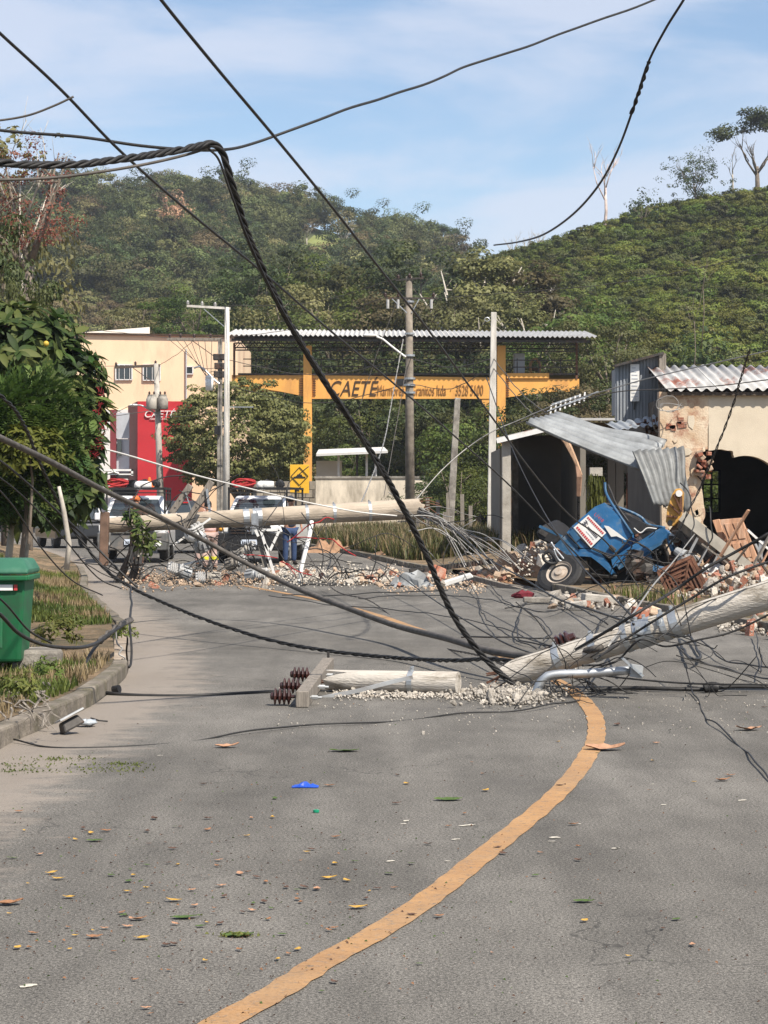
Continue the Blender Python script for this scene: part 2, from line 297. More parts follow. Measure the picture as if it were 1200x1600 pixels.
# pale scrape marks where wreckage was dragged
MT['scrape'] = mat('scrape', (.52,.48,.40), .95, .3, 30)
for x, y, L0, wd, an in [(730,1289,26,.018,8),(712,1311,14,.012,14),(866,1308,15,.02,20),(862,1314,10,.008,3),(962,1325,13,.012,12),(965,1325,8,.01,8),(1160,1250,17,.012,14),(1037,1257,8,.012,0),(635,1282,14,.012,20),(610,1345,14,.01,14),(45,1540,26,.02,16),(630,1287,10,.008,12),(905,1287,5,.01,0),(700,1345,9,.008,0),(250,1180,8,.01,0),(1020,1225,6,.01,0)]:
    p = G(x, y, .004); k = p.y/F; ln = L0*2.6*k; wd *= 2.2; mb = MB(); n = 7; rows = []
    dirv = Vector((math.cos(R(an*3)), math.sin(R(an*3))*1.0, 0)); nr = Vector((-dirv.y, dirv.x, 0))
    for s_ in (1, -1):
        for i in range(n): u = i/(n-1)-.5; rows.append(p+dirv*ln*u*.5+nr*s_*wd*.5*(1-(2*u)**2)*random.uniform(.4,1.6)+Vector((0,0,0)))
    mb.add(rows, [(i, i+1, n+i+1, n+i) for i in range(n-1)]); mb.build('scrape_mark', MT['scrape'], road)
# left verge and bank
def bank_h(d, o):                                                      # o: metres outward from the kerb
    rise = np.interp(d, [-12, 20, 24, 28, 34, 45, 60, 140], [.25, .25, .3, .7, 1.1, 1.2, .9, .5])
    return .115+rise*float(np.clip((o-.5)/3.2, 0, 1))**1.3+.05*math.sin(o*2.1+d*.8)*min(1, o)+.04*math.sin(o*4.7-d*1.9)*min(1, o)
vs, fs = [], []; ds = [-12+i*.5 for i in range(305)]; os_ = [0,.15,.4,.7,1,1.4,1.8,2.3,2.9,3.6,4.4,5.5,7,9,12,18,30,60]
for d in ds:
    for o in os_: vs.append((interp(LK, d)-.14-o, d, bank_h(d, o)))
k = len(os_)
for i in range(len(ds)-1):
    for j in range(k-1): fs.append((i*k+j, (i+1)*k+j, (i+1)*k+j+1, i*k+j+1))
mb = MB(); mb.add(vs, fs); tag(mb.build('verge', MT['verge_soil'], smooth=True), 'grassy earth bank left of the road', kind='structure')
def verge_h(d, o): return .11+.08*math.sin(d*.7+o*2)*min(1, o)*.5+.22*min(1, max(0, (o-.6)/2))*(1 if d > 44 else .2)
vs, fs = [], []; os2 = [0,.2,.5,.9,1.4,2,2.8,4,6,9,14,25,60]; k = len(os2)
for d in ds:
    for o in os2: vs.append((interp(RK, d)+.14+o, d, verge_h(d, o)))
for i in range(len(ds)-1):
    for j in range(k-1): fs.append((i*k+j, (i+1)*k+j, (i+1)*k+j+1, i*k+j+1))
mb = MB(); mb.add(vs, fs); tag(mb.build('verge', MT['verge_soil'], smooth=True), 'bare earth verge right of the road under the wreckage', kind='structure')
# kerbs of single stones
MT['kerb'] = mat('kerb', (.175,.15,.12), .95, .3, 5, .6, bscale=35, rnd=.15, dirt=(.10,.09,.06), dscale=3, dthr=(.45,.62))
def kerb(tab, side, spans, label):
    root = None; root = bpy.data.objects.new('kerb', None); COL.objects.link(root); tag(root, label, kind='structure')
    for a, bb in spans:
        d = a
        while d < bb:
            e_ = min(bb, d+.95); p0 = Vector((interp(tab, d)+side*.07, d, .055)); p1 = Vector((interp(tab, e_-.02)+side*.07, e_-.02, .055))
            q = random.uniform(-.012,.012); mb = MB(); mb.bar(p0+Vector((q,0,q)), p1+Vector((-q*.6,0,q*.4)), .135, .15); mb.build('kerbstone', MT['kerb'], root, bevel=.02); d += .96
kerb(LK, -1, [(9, 21.0), (27.6, 52)], 'concrete kerb along the left verge with a driveway gap')
kerb(RK, 1, [(24, 42), (50, 84)], 'concrete kerb along the right verge')
mb = MB(); mb.grid(lambda u, v: (interp(LK, 21.1+6.4*u)-.02-1.9*v, 21.1+6.4*u, .012+.125*v), 10, 4); tag(mb.build('driveway_apron', mat('apron', (.30,.245,.19), .95, .3, 2, .4, dirt=(.15,.12,.095), dscale=3)), 'sandy concrete driveway apron between the kerb ends', kind='structure')
# ------------------------------------------------------------------ hills
def hill(name, cols, d0, d1, ridge, z0, label, bulge=1.0, nd=44):
    """cols: photo columns fanned from the valley mouth; ridge: photo row of the ridge ground for each column"""
    def fn(u, v):
        x = cols[0]+(cols[-1]-cols[0])*u; yr = np.interp(x, cols, ridge); d = d0+(d1-d0)*v
        zr = EYE-(yr-HOR)*d1/F; s_ = v**bulge if v <= 1 else 1
        return ((x-600)*d/F, d, z0+(zr-z0)*s_+1.2*math.sin(x*.021+d*.06)*v*(1-v)*2)
    def fn2(u, v):
        v *= 1.5
        if v <= 1: return fn(u, v)
        p = fn(u, 1); return (p[0]*(1+(v-1)*.4), p[1]+(v-1)*160, p[2]-(v-1)*70)
    mb = MB(); mb.grid(fn2, 60, nd); tag(mb.build(name, MT['hill_ground'], smooth=True), label, kind='structure'); return fn
LH_X = [-900, -200, 0, 200, 400, 500, 600, 720, 800, 1000, 1400]; LH_Y = [250, 305, 322, 324, 330, 354, 384, 432, 482, 570, 700]
left_hill = hill('hill', LH_X, 135, 430, LH_Y, .5, 'wooded hill rising behind the buildings', 1.5)
RH_X = [600, 700, 780, 890, 1000, 1100, 1200, 1500, 2200]; RH_Y = [520, 455, 416, 386, 348, 324, 312, 272, 250]
right_hill = hill('hill', RH_X, 105, 240, RH_Y, .3, 'coffee planted hill rising on the right', 1.45)
# ================================================================== VEGETATION
def np_mesh(name, V, Fq, mats, smooth=False):
    me = bpy.data.meshes.new(name); V = np.asarray(V, np.float32); Fq = np.asarray(Fq, np.int32); k = Fq.shape[1]
    me.vertices.add(len(V)); me.vertices.foreach_set('co', V.ravel()); me.loops.add(Fq.size); me.loops.foreach_set('vertex_index', Fq.ravel())
    me.polygons.add(len(Fq)); me.polygons.foreach_set('loop_start', np.arange(0, Fq.size, k, dtype=np.int32)); me.update(calc_edges=True)
    for m in (mats if isinstance(mats, (list, tuple)) else [mats]): me.materials.append(m)
    return me
def leaves(C, Nrm, size, ar=1.7, bend=.15, rng=NP):
    """one bent quad pair (6 verts, 2 quads) per centre"""
    n = len(C); Nrm = Nrm/np.maximum(np.linalg.norm(Nrm, axis=1, keepdims=True), 1e-6); r = rng.normal(size=(n,3)); T = r-(r*Nrm).sum(1, keepdims=True)*Nrm; T /= np.linalg.norm(T, axis=1, keepdims=True); B = np.cross(Nrm, T)
    s = (size*rng.uniform(.6, 1.35, n))[:, None]; h = s*.5; wd = s/ar*.5; dn = -Nrm*s*bend
    V = np.stack([C-T*h+dn, C-B*wd-T*h*.1, C+T*h+dn, C+B*wd-T*h*.1], 1)
    Fq = np.arange(4*n).reshape(n, 4); return V.reshape(-1, 3), Fq
def crown(name, seed, rad, nclump, per, leaf, m, clump=.32, hollow=.55, up=.5, lobes=None, flat=0, ar=1.6, jit=.22):
    rng = np.random.default_rng(seed); rad = np.array(rad)
    if lobes is None:
        d = rng.normal(size=(nclump, 3)); d /= np.linalg.norm(d, axis=1, keepdims=True); rr = hollow+(1-hollow)*rng.uniform(0, 1, nclump)**.6
        K = d*rr[:, None]*(1+jit*rng.normal(size=(nclump,1)))
        K[:, 2] = np.where(K[:, 2] < -.75, -.75, K[:, 2])
    else:
        lb = np.array(lobes); pick = rng.integers(0, len(lb), nclump); d = rng.normal(size=(nclump, 3)); d /= np.linalg.norm(d, axis=1, keepdims=True)
        K = lb[pick, :3]+d*lb[pick, 3:4]*(hollow+(1-hollow)*rng.uniform(0,1,(nclump,1))**.6)*np.array([1,1,1-flat])
    cs = clump*rng.uniform(.55, 1.35, nclump); q = rng.normal(size=(nclump, per, 3)); q /= np.linalg.norm(q, axis=2, keepdims=True)
    q *= rng.uniform(.35, 1, (nclump, per, 1))**.5; q[:, :, 2] *= .62
    C = (K[:, None, :]+q*cs[:, None, None]); Nn = q+K[:, None, :]*.35+np.array([0, 0, up])+rng.normal(size=q.shape)*.28
    V, Fq = leaves((C*rad).reshape(-1, 3), Nn.reshape(-1, 3), leaf, ar, rng=rng); return np_mesh(name, V, Fq, m)
def trunk_mesh(name, seed, h, r, spread, m, n=6, fork=.45, lean=.05):
    rng = random.Random(seed); mb = MB(); top = Vector((rng.uniform(-1,1)*lean*h, rng.uniform(-1,1)*lean*h, h*fork))
    mb.tube([(0,0,-.4), (top.x*.4, top.y*.4, top.z*.45), top], [r*1.3, r, r*.75], 8)
    for i in range(n):
        a = 2*math.pi*i/n+rng.uniform(-.5,.5); e = Vector((math.cos(a)*spread*rng.uniform(.5,1), math.sin(a)*spread*rng.uniform(.5,1), h*rng.uniform(.75,1.02)))
        mid = top*.5+e*.5+Vector((0,0,-.04*h)); mb.tube([top-Vector((0,0,.05*h*rng.random())), mid, e], [r*.55, r*.36, r*.1], 6)
        for j in range(2):
            f = mid.lerp(e, .3+.3*j); g_ = f+Vector((rng.uniform(-1,1)*spread*.4, rng.uniform(-1,1)*spread*.4, h*.12*rng.random())); mb.tube([f, g_], [r*.25, r*.06], 5)
    return mb.mesh(name, m, smooth=True)
MT['bark'] = mat('bark', (.16,.13,.10), .95, .3, 6, .4); MT['bark_pale'] = mat('bark_pale', (.42,.38,.32), .9, .25, 4, .3)
LF = {}
LF['forest'] = leafmat('leaf_forest', [(.042,.056,.018),(.096,.112,.036),(.19,.19,.07)], .3, .06, rnd=.2)
LF['olive'] = leafmat('leaf_olive', [(.085,.088,.032),(.165,.16,.06),(.27,.25,.11)], .3, .08, rnd=.18)
LF['dry'] = leafmat('leaf_dry', [(.09,.075,.032),(.17,.14,.06),(.26,.21,.10)], .3, .08, rnd=.16)
LF['coffee'] = leafmat('leaf_coffee', [(.034,.052,.007),(.092,.120,.018),(.19,.20,.036)], .3, .10, rnd=.17)
LF['dark'] = leafmat('leaf_dark', [(.022,.034,.012),(.052,.074,.022),(.11,.125,.045)], .3, .5)
LF['bright'] = leafmat('leaf_bright', [(.035,.058,.012),(.085,.118,.024),(.16,.18,.045)], .35, .6)
LF['round'] = leafmat('leaf_round', [(.055,.07,.02),(.165,.18,.06),(.36,.345,.14)], .3, 1.1)
LF['broad'] = leafmat('leaf_broad', [(.014,.036,.009),(.036,.082,.017),(.12,.16,.04)], .25, 1.4, .62, isl=.6)
LF['fine'] = leafmat('leaf_fine', [(.03,.07,.014),(.065,.125,.026),(.13,.19,.045)], .35, .9)
LF['yellow'] = leafmat('leaf_yellow', [(.06,.08,.012),(.12,.145,.024),(.22,.22,.045)], .35, 1)
LF['red'] = leafmat('leaf_red', [(.10,.035,.025),(.20,.07,.045),(.28,.13,.07)], .3, .5)
LF['orange'] = leafmat('leaf_orange', [(.30,.16,.10),(.52,.30,.18),(.62,.42,.28)], .3, .5)
LF['grass'] = leafmat('leaf_grass', [(.05,.08,.015),(.11,.14,.03),(.22,.22,.06)], .35, .8)
LF['straw'] = leafmat('leaf_straw', [(.18,.14,.06),(.30,.24,.12),(.42,.35,.2)], .3, .8)
LF['verge'] = leafmat('leaf_verge', [(.035,.042,.014),(.08,.088,.028),(.15,.14,.05)], .35, .5)
LF['bamboo'] = leafmat('leaf_bamboo', [(.05,.075,.012),(.10,.13,.022),(.17,.19,.04)], .35, .5)
def scatter(name, protos, pts, scl, idx, label, cat, kind='stuff'):
    """instances of unlinked prototype meshes on points, one object"""
    me = bpy.data.meshes.new(name); me.from_pydata([tuple(p) for p in pts], [], [])
    me.attributes.new('s', 'FLOAT', 'POINT').data.foreach_set('value', list(scl)); me.attributes.new('k', 'INT', 'POINT').data.foreach_set('value', list(idx))
    o = bpy.data.objects.new(name, me); COL.objects.link(o); tag(o, label, cat, kind=kind)
    ng = bpy.data.node_groups.new(name, 'GeometryNodeTree'); ng.interface.new_socket('Geometry', in_out='INPUT', socket_type='NodeSocketGeometry'); ng.interface.new_socket('Geometry', in_out='OUTPUT', socket_type='NodeSocketGeometry')
    N = ng.nodes.new; L = ng.links.new; gi = N('NodeGroupInput'); go = N('NodeGroupOutput'); jn = N('GeometryNodeJoinGeometry')
    sa = N('GeometryNodeInputNamedAttribute'); sa.data_type = 'FLOAT'; sa.inputs[0].default_value = 's'
    ka = N('GeometryNodeInputNamedAttribute'); ka.data_type = 'INT'; ka.inputs[0].default_value = 'k'
    rv = N('FunctionNodeRandomValue'); rv.data_type = 'FLOAT_VECTOR'; rv.inputs[0].default_value = (0,0,0); rv.inputs[1].default_value = (.12,.12,6.28)
    for i, me_p in enumerate(protos):
        po = bpy.data.objects.new('source', me_p); oi = N('GeometryNodeObjectInfo'); oi.inputs['Object'].default_value = po
        ip = N('GeometryNodeInstanceOnPoints'); cmp_ = N('FunctionNodeCompare'); cmp_.data_type = 'INT'; cmp_.operation = 'EQUAL'
        L(ka.outputs['Attribute'], cmp_.inputs[2]); cmp_.inputs[3].default_value = i
        L(gi.outputs[0], ip.inputs['Points']); L(cmp_.outputs[0], ip.inputs['Selection']); L(oi.outputs['Geometry'], ip.inputs['Instance']); L(sa.outputs['Attribute'], ip.inputs['Scale']); L(rv.outputs[0], ip.inputs['Rotation'])
        L(ip.outputs[0], jn.inputs[0])
    L(jn.outputs[0], go.inputs[0]); md = o.modifiers.new('scatter', 'NODES'); md.node_group = ng; return o
def merge_mesh(name, parts):
    """join prototype meshes (crown + trunk) into one mesh that keeps both materials"""
    bm = bmesh.new(); mats = []
    for me, M in parts:
        k = len(bm.faces); tmp = me.copy(); tmp.transform(M); bm.from_mesh(tmp); bm.faces.ensure_lookup_table()
        for f in bm.faces[k:]: f.material_index = len(mats)
        mats.append(me.materials[0]); bpy.data.meshes.remove(tmp)
    out = bpy.data.meshes.new(name); bm.to_mesh(out); bm.free()
    for m in mats: out.materials.append(m)
    return out
# --- the wood on the left hill: one mass of tree crowns
T4 = Matrix.Translation
pro = []
for i, (key, rx, rz, nc, tk) in enumerate([('forest', 3.6, 3.2, 90, 'bark'), ('forest', 3.0, 3.6, 80, 'bark'), ('olive', 3.8, 2.6, 80, 'bark_pale'), ('dry', 3.4, 3.0, 60, 'bark_pale'), ('olive', 1.7, 1.5, 40, 'bark'), ('dark', 3.4, 3.4, 90, 'bark'), ('dry', 1.6, 1.4, 36, 'bark')]):
    cr = crown('crown', 20+i, (rx, rx, rz), int(nc*.36), 150, .34 if rx > 2 else .25, LF[key], .40, hollow=.72)
    tr = trunk_mesh('trunk', 30+i, rz*1.5+(1.6 if rx > 2 else .2), .05+.035*rx, rx*.45, MT[tk], n=4)
    pro.append(merge_mesh('hill_tree', [(cr, T4((0,0,rz*1.0+(1.6 if rx > 2 else .3)))), (tr, T4((0,0,0)))]))
pts, scl, idx = [], [], []
rg = random.Random(3)
def clearing(x, y):                                                    # pale meadow on the slope
    return ((x-505)/60)**2+((y-408)/46)**2 < 1
for i in range(58):
    for j in range(46):
        x = -260+1400*(i+rg.uniform(-.45,.45))/58; v = (j+rg.uniform(-.45,.45))/46
        if not 0.0 <= v <= 1.04: continue
        v = max(0, v); p = left_hill((x-LH_X[0])/(LH_X[-1]-LH_X[0]), v); sy = HOR-(p[2]+1-EYE)*F/p[1]
        if clearing(x, sy): continue
        low = v < .50+.1*math.sin(x*.012) and x < 620                  # lighter scrub on the lower slope
        if low:
            if rg.random() < .12: k, s_ = rg.choice([0,2,3]), rg.uniform(.5,.75)
            else: k, s_ = rg.choice([4,4,6,6,4]), rg.uniform(.8,1.5)
        else: k, s_ = rg.choice([0,0,1,2,2,3,5,5]), rg.uniform(.55,1.15)
        pts.append(p); scl.append(s_); idx.append(k)
        if low:
            for _ in range(2): q = left_hill((x+rg.uniform(-10,10)-LH_X[0])/(LH_X[-1]-LH_X[0]), max(0, v+rg.uniform(-.012,.012))); pts.append(q); scl.append(rg.uniform(.7,1.3)); idx.append(rg.choice([4,6,6]))
scatter('wood', pro, pts, scl, idx, 'dense mixed wood and scrub covering the left hill', 'wood')
# --- coffee bushes in contour rows
cof = [crown('coffee', 60+i, (1.05, 1.05, .9), 13, 100, .19, LF['coffee'] if i != 2 else LF['forest'], .48, hollow=.66) for i in range(3)]
pts, scl, idx = [], [], []
row = 0; d = 106.0
while d < 246:
    x = 640
    while x < 1420:
        v = (d-105)/135+.012*math.sin(x*.011+2)-.00004*(x-1000); xx = x+rg.uniform(-3,3)
        p = right_hill((xx-RH_X[0])/(RH_X[-1]-RH_X[0]), max(0, min(1.02, v)))
        if rg.random() > .05: pts.append((p[0], p[1]+rg.uniform(-.25,.25), p[2]+.55)); scl.append(rg.uniform(.8,1.3)); idx.append(rg.choice([0,0,1,1,2]))
        x += 1.2*F/d
    d += 2.9
scatter('coffee_plantation', cof, pts, scl, idx, 'rows of green coffee bushes covering the right hill', 'plantation')
# --- single trees
def tree(name, label, cat, base_, crown_me, trunk_me, s=1.0, rz=0, cz=0, group=None, squash=1.0):
    r = thing(name, label, cat, base_, group); r.rotation_euler = (0,0,rz); r.scale = (s,s,s*squash)
    for nm, me, z in (('trunk', trunk_me, 0), ('crown', crown_me, cz)):
        if me is None: continue
        o = bpy.data.objects.new(nm, me); COL.objects.link(o); o.parent = r; o.location = (0,0,z)
    return r
CRB = [crown('crown', 80+i, (4.6, 4.6, 3.6), 52, 170, .26, LF[k], .30, hollow=.62) for i, k in enumerate(['forest', 'dark', 'olive', 'bright'])]
umb = [[random.Random(5).uniform(-.75,.75), random.Random(i).uniform(-.75,.75), random.Random(i*7+1).uniform(-.3,.65), random.Random(i*3).uniform(.22,.4)] for i in range(14)]
CRU = crown('crown', 90, (4.8, 4.8, 4.0), 90, 90, .25, LF['olive'], .17, lobes=umb, flat=.55, up=.9)
TRB = [trunk_mesh('trunk', 40+i, 8.5, .24, 3, MT['bark_pale' if i % 2 else 'bark']) for i in range(3)]
def big(x, ytop, d, ht, k, label, s=None, sq=1, group='big trees behind the gantry', me=None, tk=0):
    """tree whose crown top meets photo row ytop"""
    ztop = EYE-(ytop-HOR)*d/F; s = s or ht/9.4; zb = ztop-9.4*s*sq
    return tree('tree', label, 'tree', ((x-600)*d/F, d, zb), me or CRB[k], TRB[tk], s, rz=x*.37, cz=5.8, group=group, squash=sq)
big(730, 375, 150, 13, 0, 'tall spreading grey green tree right of centre below the sky gap', 1.35, me=CRU, tk=1)
big(800, 395, 148, 12, 2, 'broad olive crowned tree at the foot of the coffee hill', 1.2, me=CRU, tk=1)
big(655, 405, 158, 11, 1, 'dark dense tree behind the utility pole with many wires', 1.1)
big(575, 420, 160, 11, 0, 'dark green tree behind the left half of the gantry roof', 1.1)
big(505, 415, 165, 10, 3, 'bright green bushy tree below the hillside meadow', 1.0)
big(420, 400, 170, 10, 1, 'dark round tree left of the hillside meadow', .85)
big(385, 425, 160, 9, 1, 'deep green tree above the tall pale lamp pole', .8)
big(450, 455, 150, 8, 2, 'olive tree just above the gantry roof near its left column', .85)
big(530, 460, 145, 8, 3, 'light green tree just above the middle of the gantry roof', .9)
big(610, 465, 142, 8, 2, 'olive tree above the gantry roof left of the wired pole', .85)
big(690, 462, 140, 8, 0, 'mid green tree above the gantry roof between the two poles', .9)
big(760, 470, 138, 8, 2, 'olive tree behind the top of the square white pole', .85, tk=1)
big(840, 455, 135, 9, 2, 'leafy olive tree above the right end of the gantry', .95, me=CRU, tk=1)
big(900, 480, 128, 8, 3, 'bamboo green tree beyond the right end of the gantry', .85)
big(945, 500, 120, 6, 0, 'low green tree between the gantry end and the metal clad box', .65)
big(300, 455, 168, 7, 3, 'green tree above the flat roof of the cream building', .7)
big(215, 470, 172, 6, 2, 'olive shrub tree behind the cream building roof', .55)
# undergrowth behind and under the gantry
for i, (x, yt, d, s_, k, lab) in enumerate([(520,630,125,.62,1,'dark undergrowth tree seen below the gantry near its left column'),(580,625,122,.6,3,'bright green undergrowth tree below the painted beam'),(640,640,120,.6,1,'dark shrub tree behind the middle pole below the beam'),(690,635,118,.62,0,'green shrub tree beneath the phone number on the beam'),(745,650,100,.6,3,'leafy tree between the leaning stump and the white pole'),(800,640,100,.62,1,'dark leafy tree above the carport roof'),(850,640,96,.55,0,'green tree behind the carport right half'),(905,610,92,.5,2,'olive tree behind the crumpled roof sheet'),(720,720,88,.42,3,'bright green bush at the foot of the white pole'),(690,745,90,.35,1,'dark bush beside the leaning pole stump'),(430,690,108,.45,0,'dark tree between round tree and gantry column'),(950,620,80,.4,1,'dark tree seen above the truck cab'),(930,700,66,.3,1,'dark shaded shrub in the yard behind the truck cab')]):
    big(x, yt, d, 0, k, lab, s_, group='undergrowth around the gantry')
for i, (x, yt, d, s_, k) in enumerate([(540,700,116,.3,3),(600,720,112,.3,1),(625,690,114,.32,1),(660,700,110,.34,0),(560,560,135,.8,1),(640,555,135,.8,0),(500,555,138,.8,1),(710,560,132,.8,1),(430,560,138,.7,1),(860,560,125,.7,0),(520,640,140,.6,1)]):
    big(x, yt, d, 0, k, 'shadowy background tree seen past the gantry, %s of eleven from the left' % ['fourth','sixth','seventh','ninth','fifth','eighth','second','tenth','first','eleventh','third'][i], s_, group='trees seen through the gantry')
# --- distinct trees on the hills
def bare_mesh(name, seed, h, r, m, n=7, fork=.5, up=.9):
    rng = random.Random(seed); mb = MB(); tp = Vector((.02*h, 0, h*fork)); mb.tube([(0,0,-.5), (0.03*h,0,h*fork*.5), tp], [r*1.2, r, r*.8], 7)
    def br(p, dirv, ln, rr, dep):
        e = p+dirv*ln; mid = p.lerp(e, .5)+Vector((rng.uniform(-.06,.06)*ln, rng.uniform(-.06,.06)*ln, 0)); mb.tube([p, mid, e], [rr, rr*.75, rr*.4], 5)
        if dep:
            for _ in range(3): br(p.lerp(e, rng.uniform(.45,1)), (dirv+Vector((rng.uniform(-.8,.8), rng.uniform(-.8,.8), rng.uniform(-.1,.6)))).normalized(), ln*rng.uniform(.4,.65), rr*.45, dep-1)
    for i in range(n): a = 2*math.pi*i/n+rng.random(); br(tp*rng.uniform(.75,1), Vector((math.cos(a)*.6, math.sin(a)*.6, up)).normalized(), h*.4*rng.uniform(.6,1.1), r*.5, 2)
    return mb.mesh(name, m, smooth=True)
def on_right(x, y_ridge_off=0, v=1.0): return Vector(right_hill((x-RH_X[0])/(RH_X[-1]-RH_X[0]), v))
MT['bark_white'] = mat('bark_white', (.58,.47,.42), .9, .3, 3)
bare = bare_mesh('trunk', 1, 9.2, .17, MT['bark_white'], 4, .55, 1.6)
tree('dead_tree', 'bare pinkish white dead tree standing on the coffee hill skyline', 'tree', on_right(943), None, bare, 1.0)
umb2 = [[.0,.0,.55,.45],[-.5,.1,.35,.35],[.5,-.1,.4,.38],[.85,0,.2,.3],[-.85,0,.15,.26],[.25,.2,.7,.3],[-.2,-.3,.75,.3],[.6,.2,.65,.25]]
CRS = crown('crown', 95, (3.7,3.7,2.7), 140, 36, .24, LF['dark'], .19, lobes=umb2, flat=.5, up=.9)
tree('hilltop_tree', 'large umbrella crowned tree on the hill skyline at the right edge', 'tree', on_right(1180)-Vector((0,0,.3)), CRS, bare_mesh('trunk', 4, 7.4, .2, MT['bark'], 5, .42, .8), 1.3, .3, 5.2)
CRT = crown('crown', 96, (2.6,2.6,2.4), 110, 28, .15, LF['dark'], .2, hollow=.2, up=.6)
tree('hilltop_tree', 'thin leaved grey tree on the hill skyline left of the umbrella tree', 'tree', on_right(1085)-Vector((0,0,.2)), CRT, bare_mesh('trunk', 6, 5.6, .10, MT['bark'], 8, .3, 1.0), 1.25, .8, 3.2)
tree('hilltop_tree', 'slim bare trunk with hanging creeper between the two skyline trees', 'tree', on_right(1143), crown('crown', 97, (.45,.45,1.2), 16, 12, .22, LF['dark'], .4), bare_mesh('trunk', 8, 5.2, .09, MT['bark_pale'], 3, .7, 1.5), 1.0, 0, 1.6)
tree('hillside_tree', 'dark small tree rising over the coffee on the ridge left of centre', 'tree', on_right(1005, v=.96)-Vector((0,0,.3)), crown('crown', 98, (1.9,1.9,2.0), 40, 14, .3, LF['dark'], .3), trunk_mesh('trunk', 9, 3.6, .1, 1.2, MT['bark']), 1.0, 0, 2.6)
for i, x in enumerate((800, 822, 842)):
    tree('dead_tree', ['leftmost of three thin leafless reddish trees at the ridge end', 'middle of three thin leafless reddish trees at the ridge end', 'rightmost of three thin leafless reddish trees at the ridge end'][i], 'tree', on_right(x)-Vector((0,0,.2)), None, bare_mesh('trunk', 11+i, 3.6, .07, MT['bark_pale'], 6, .35, 1.2), 1.0, group='leafless trees at the ridge end')
def on_left(x, v): return Vector(left_hill((x-LH_X[0])/(LH_X[-1]-LH_X[0]), v))
def left_at(x, y):                                                     # slope point seen at photo row y
    best = min((abs(HOR-(left_hill((x-LH_X[0])/(LH_X[-1]-LH_X[0]), v)[2]-EYE)*F/left_hill((x-LH_X[0])/(LH_X[-1]-LH_X[0]), v)[1]-y), v) for v in [i/60 for i in range(61)]); return on_left(x, best[1])
tree('flowering_tree', 'orange pink flowering tree alone on the wooded hillside', 'tree', left_at(272, 408), crown('crown', 99, (2.3,2.3,2.6), 44, 30, .34, LF['orange'], .34), TRB[0], 1.25, 0, 5.5)
CRD = crown('crown', 101, (3.6,3.6,2.2), 55, 14, .45, LF['dry'], .28)
pl = bare_mesh('trunk', 21, 9, .24, MT['bark_pale'], 7, .38, .9)
for x, y, s_, lab in [(535,405,.95,'broad brownish tree with pale fan of limbs beside the meadow'),(480,385,.6,'small pale trunked tree on the left rim of the meadow'),(440,355,.75,'pale trunked tree high on the wooded slope above the meadow'),(460,340,.7,'slender whitish tree near the skyline above the meadow')]:
    tree('hillside_tree', lab, 'tree', left_at(x, y), CRD, pl, s_, x, 6.6)
tree('hillside_tree', 'leaning flat crowned tree on the skyline where the hill falls away', 'tree', left_at(690, 392)-Vector((0,0,.5)), CRS, bare_mesh('trunk', 24, 7.4, .22, MT['bark_pale'], 5, .42, .8), 1.15, .3, 5.2)
for i, (x, y, h) in enumerate([(145,420,7),(97,440,6),(165,455,7),(150,400,6),(240,400,5),(222,445,6),(310,300,6),(75,400,6)]):
    tree('dead_tree', 'slender pale bare trunk in the left hillside scrub, %s of eight from the left' % ['fourth','second','fifth','third','seventh','sixth','eighth','first'][i], 'tree', left_at(x, y), None, bare_mesh('trunk', 50+i, h*.8, .05, MT['bark'], 3, .7, 1.5), 1, group='bare trunks on the left hill')
for i, (x, y, h, dd) in enumerate([(1096,492,3.2,112),(1082,555,3.4,104)]):
    p_ = P(x, y, dd); tree('dead_tree', ['forked pale bare tree standing in the coffee above the house', 'thin leaning bare trunk in the coffee above the metal clad box'][i], 'tree', p_-Vector((0,0,1.2)), None, bare_mesh('trunk', 150+i, h+1.2, .022, MT['bark'], 3, .6, 1.8), 1)
# meadow
mp_ = [left_at(x, y)+Vector((0,0,.35)) for x, y in [(462,412),(470,388),(490,368),(520,364),(540,374),(552,398),(535,420),(500,428)]]
mb = MB(); mb.add(mp_, [tuple(range(len(mp_)))]); tag(mb.build('meadow', mat('meadow', (.17,.19,.06), 1, .3, .3, 0)), 'pale grass clearing high on the wooded hill', kind='structure')
# --- round clipped tree beside the road
c0 = P(371, 690, 97); rr = 3.05
CRR = crown('crown', 110, (rr, rr*.9, 2.45), 620, 64, .14, LF['round'], .12, hollow=.78, up=.35, jit=.07)
r_ = tree('round_tree', 'dense round yellow green tree behind the tall pale pole', 'tree', (c0.x, 97, 0), CRR, trunk_mesh('trunk', 70, 3.6, .2, 1.6, MT['bark']), 1, .4, c0.z+.1)
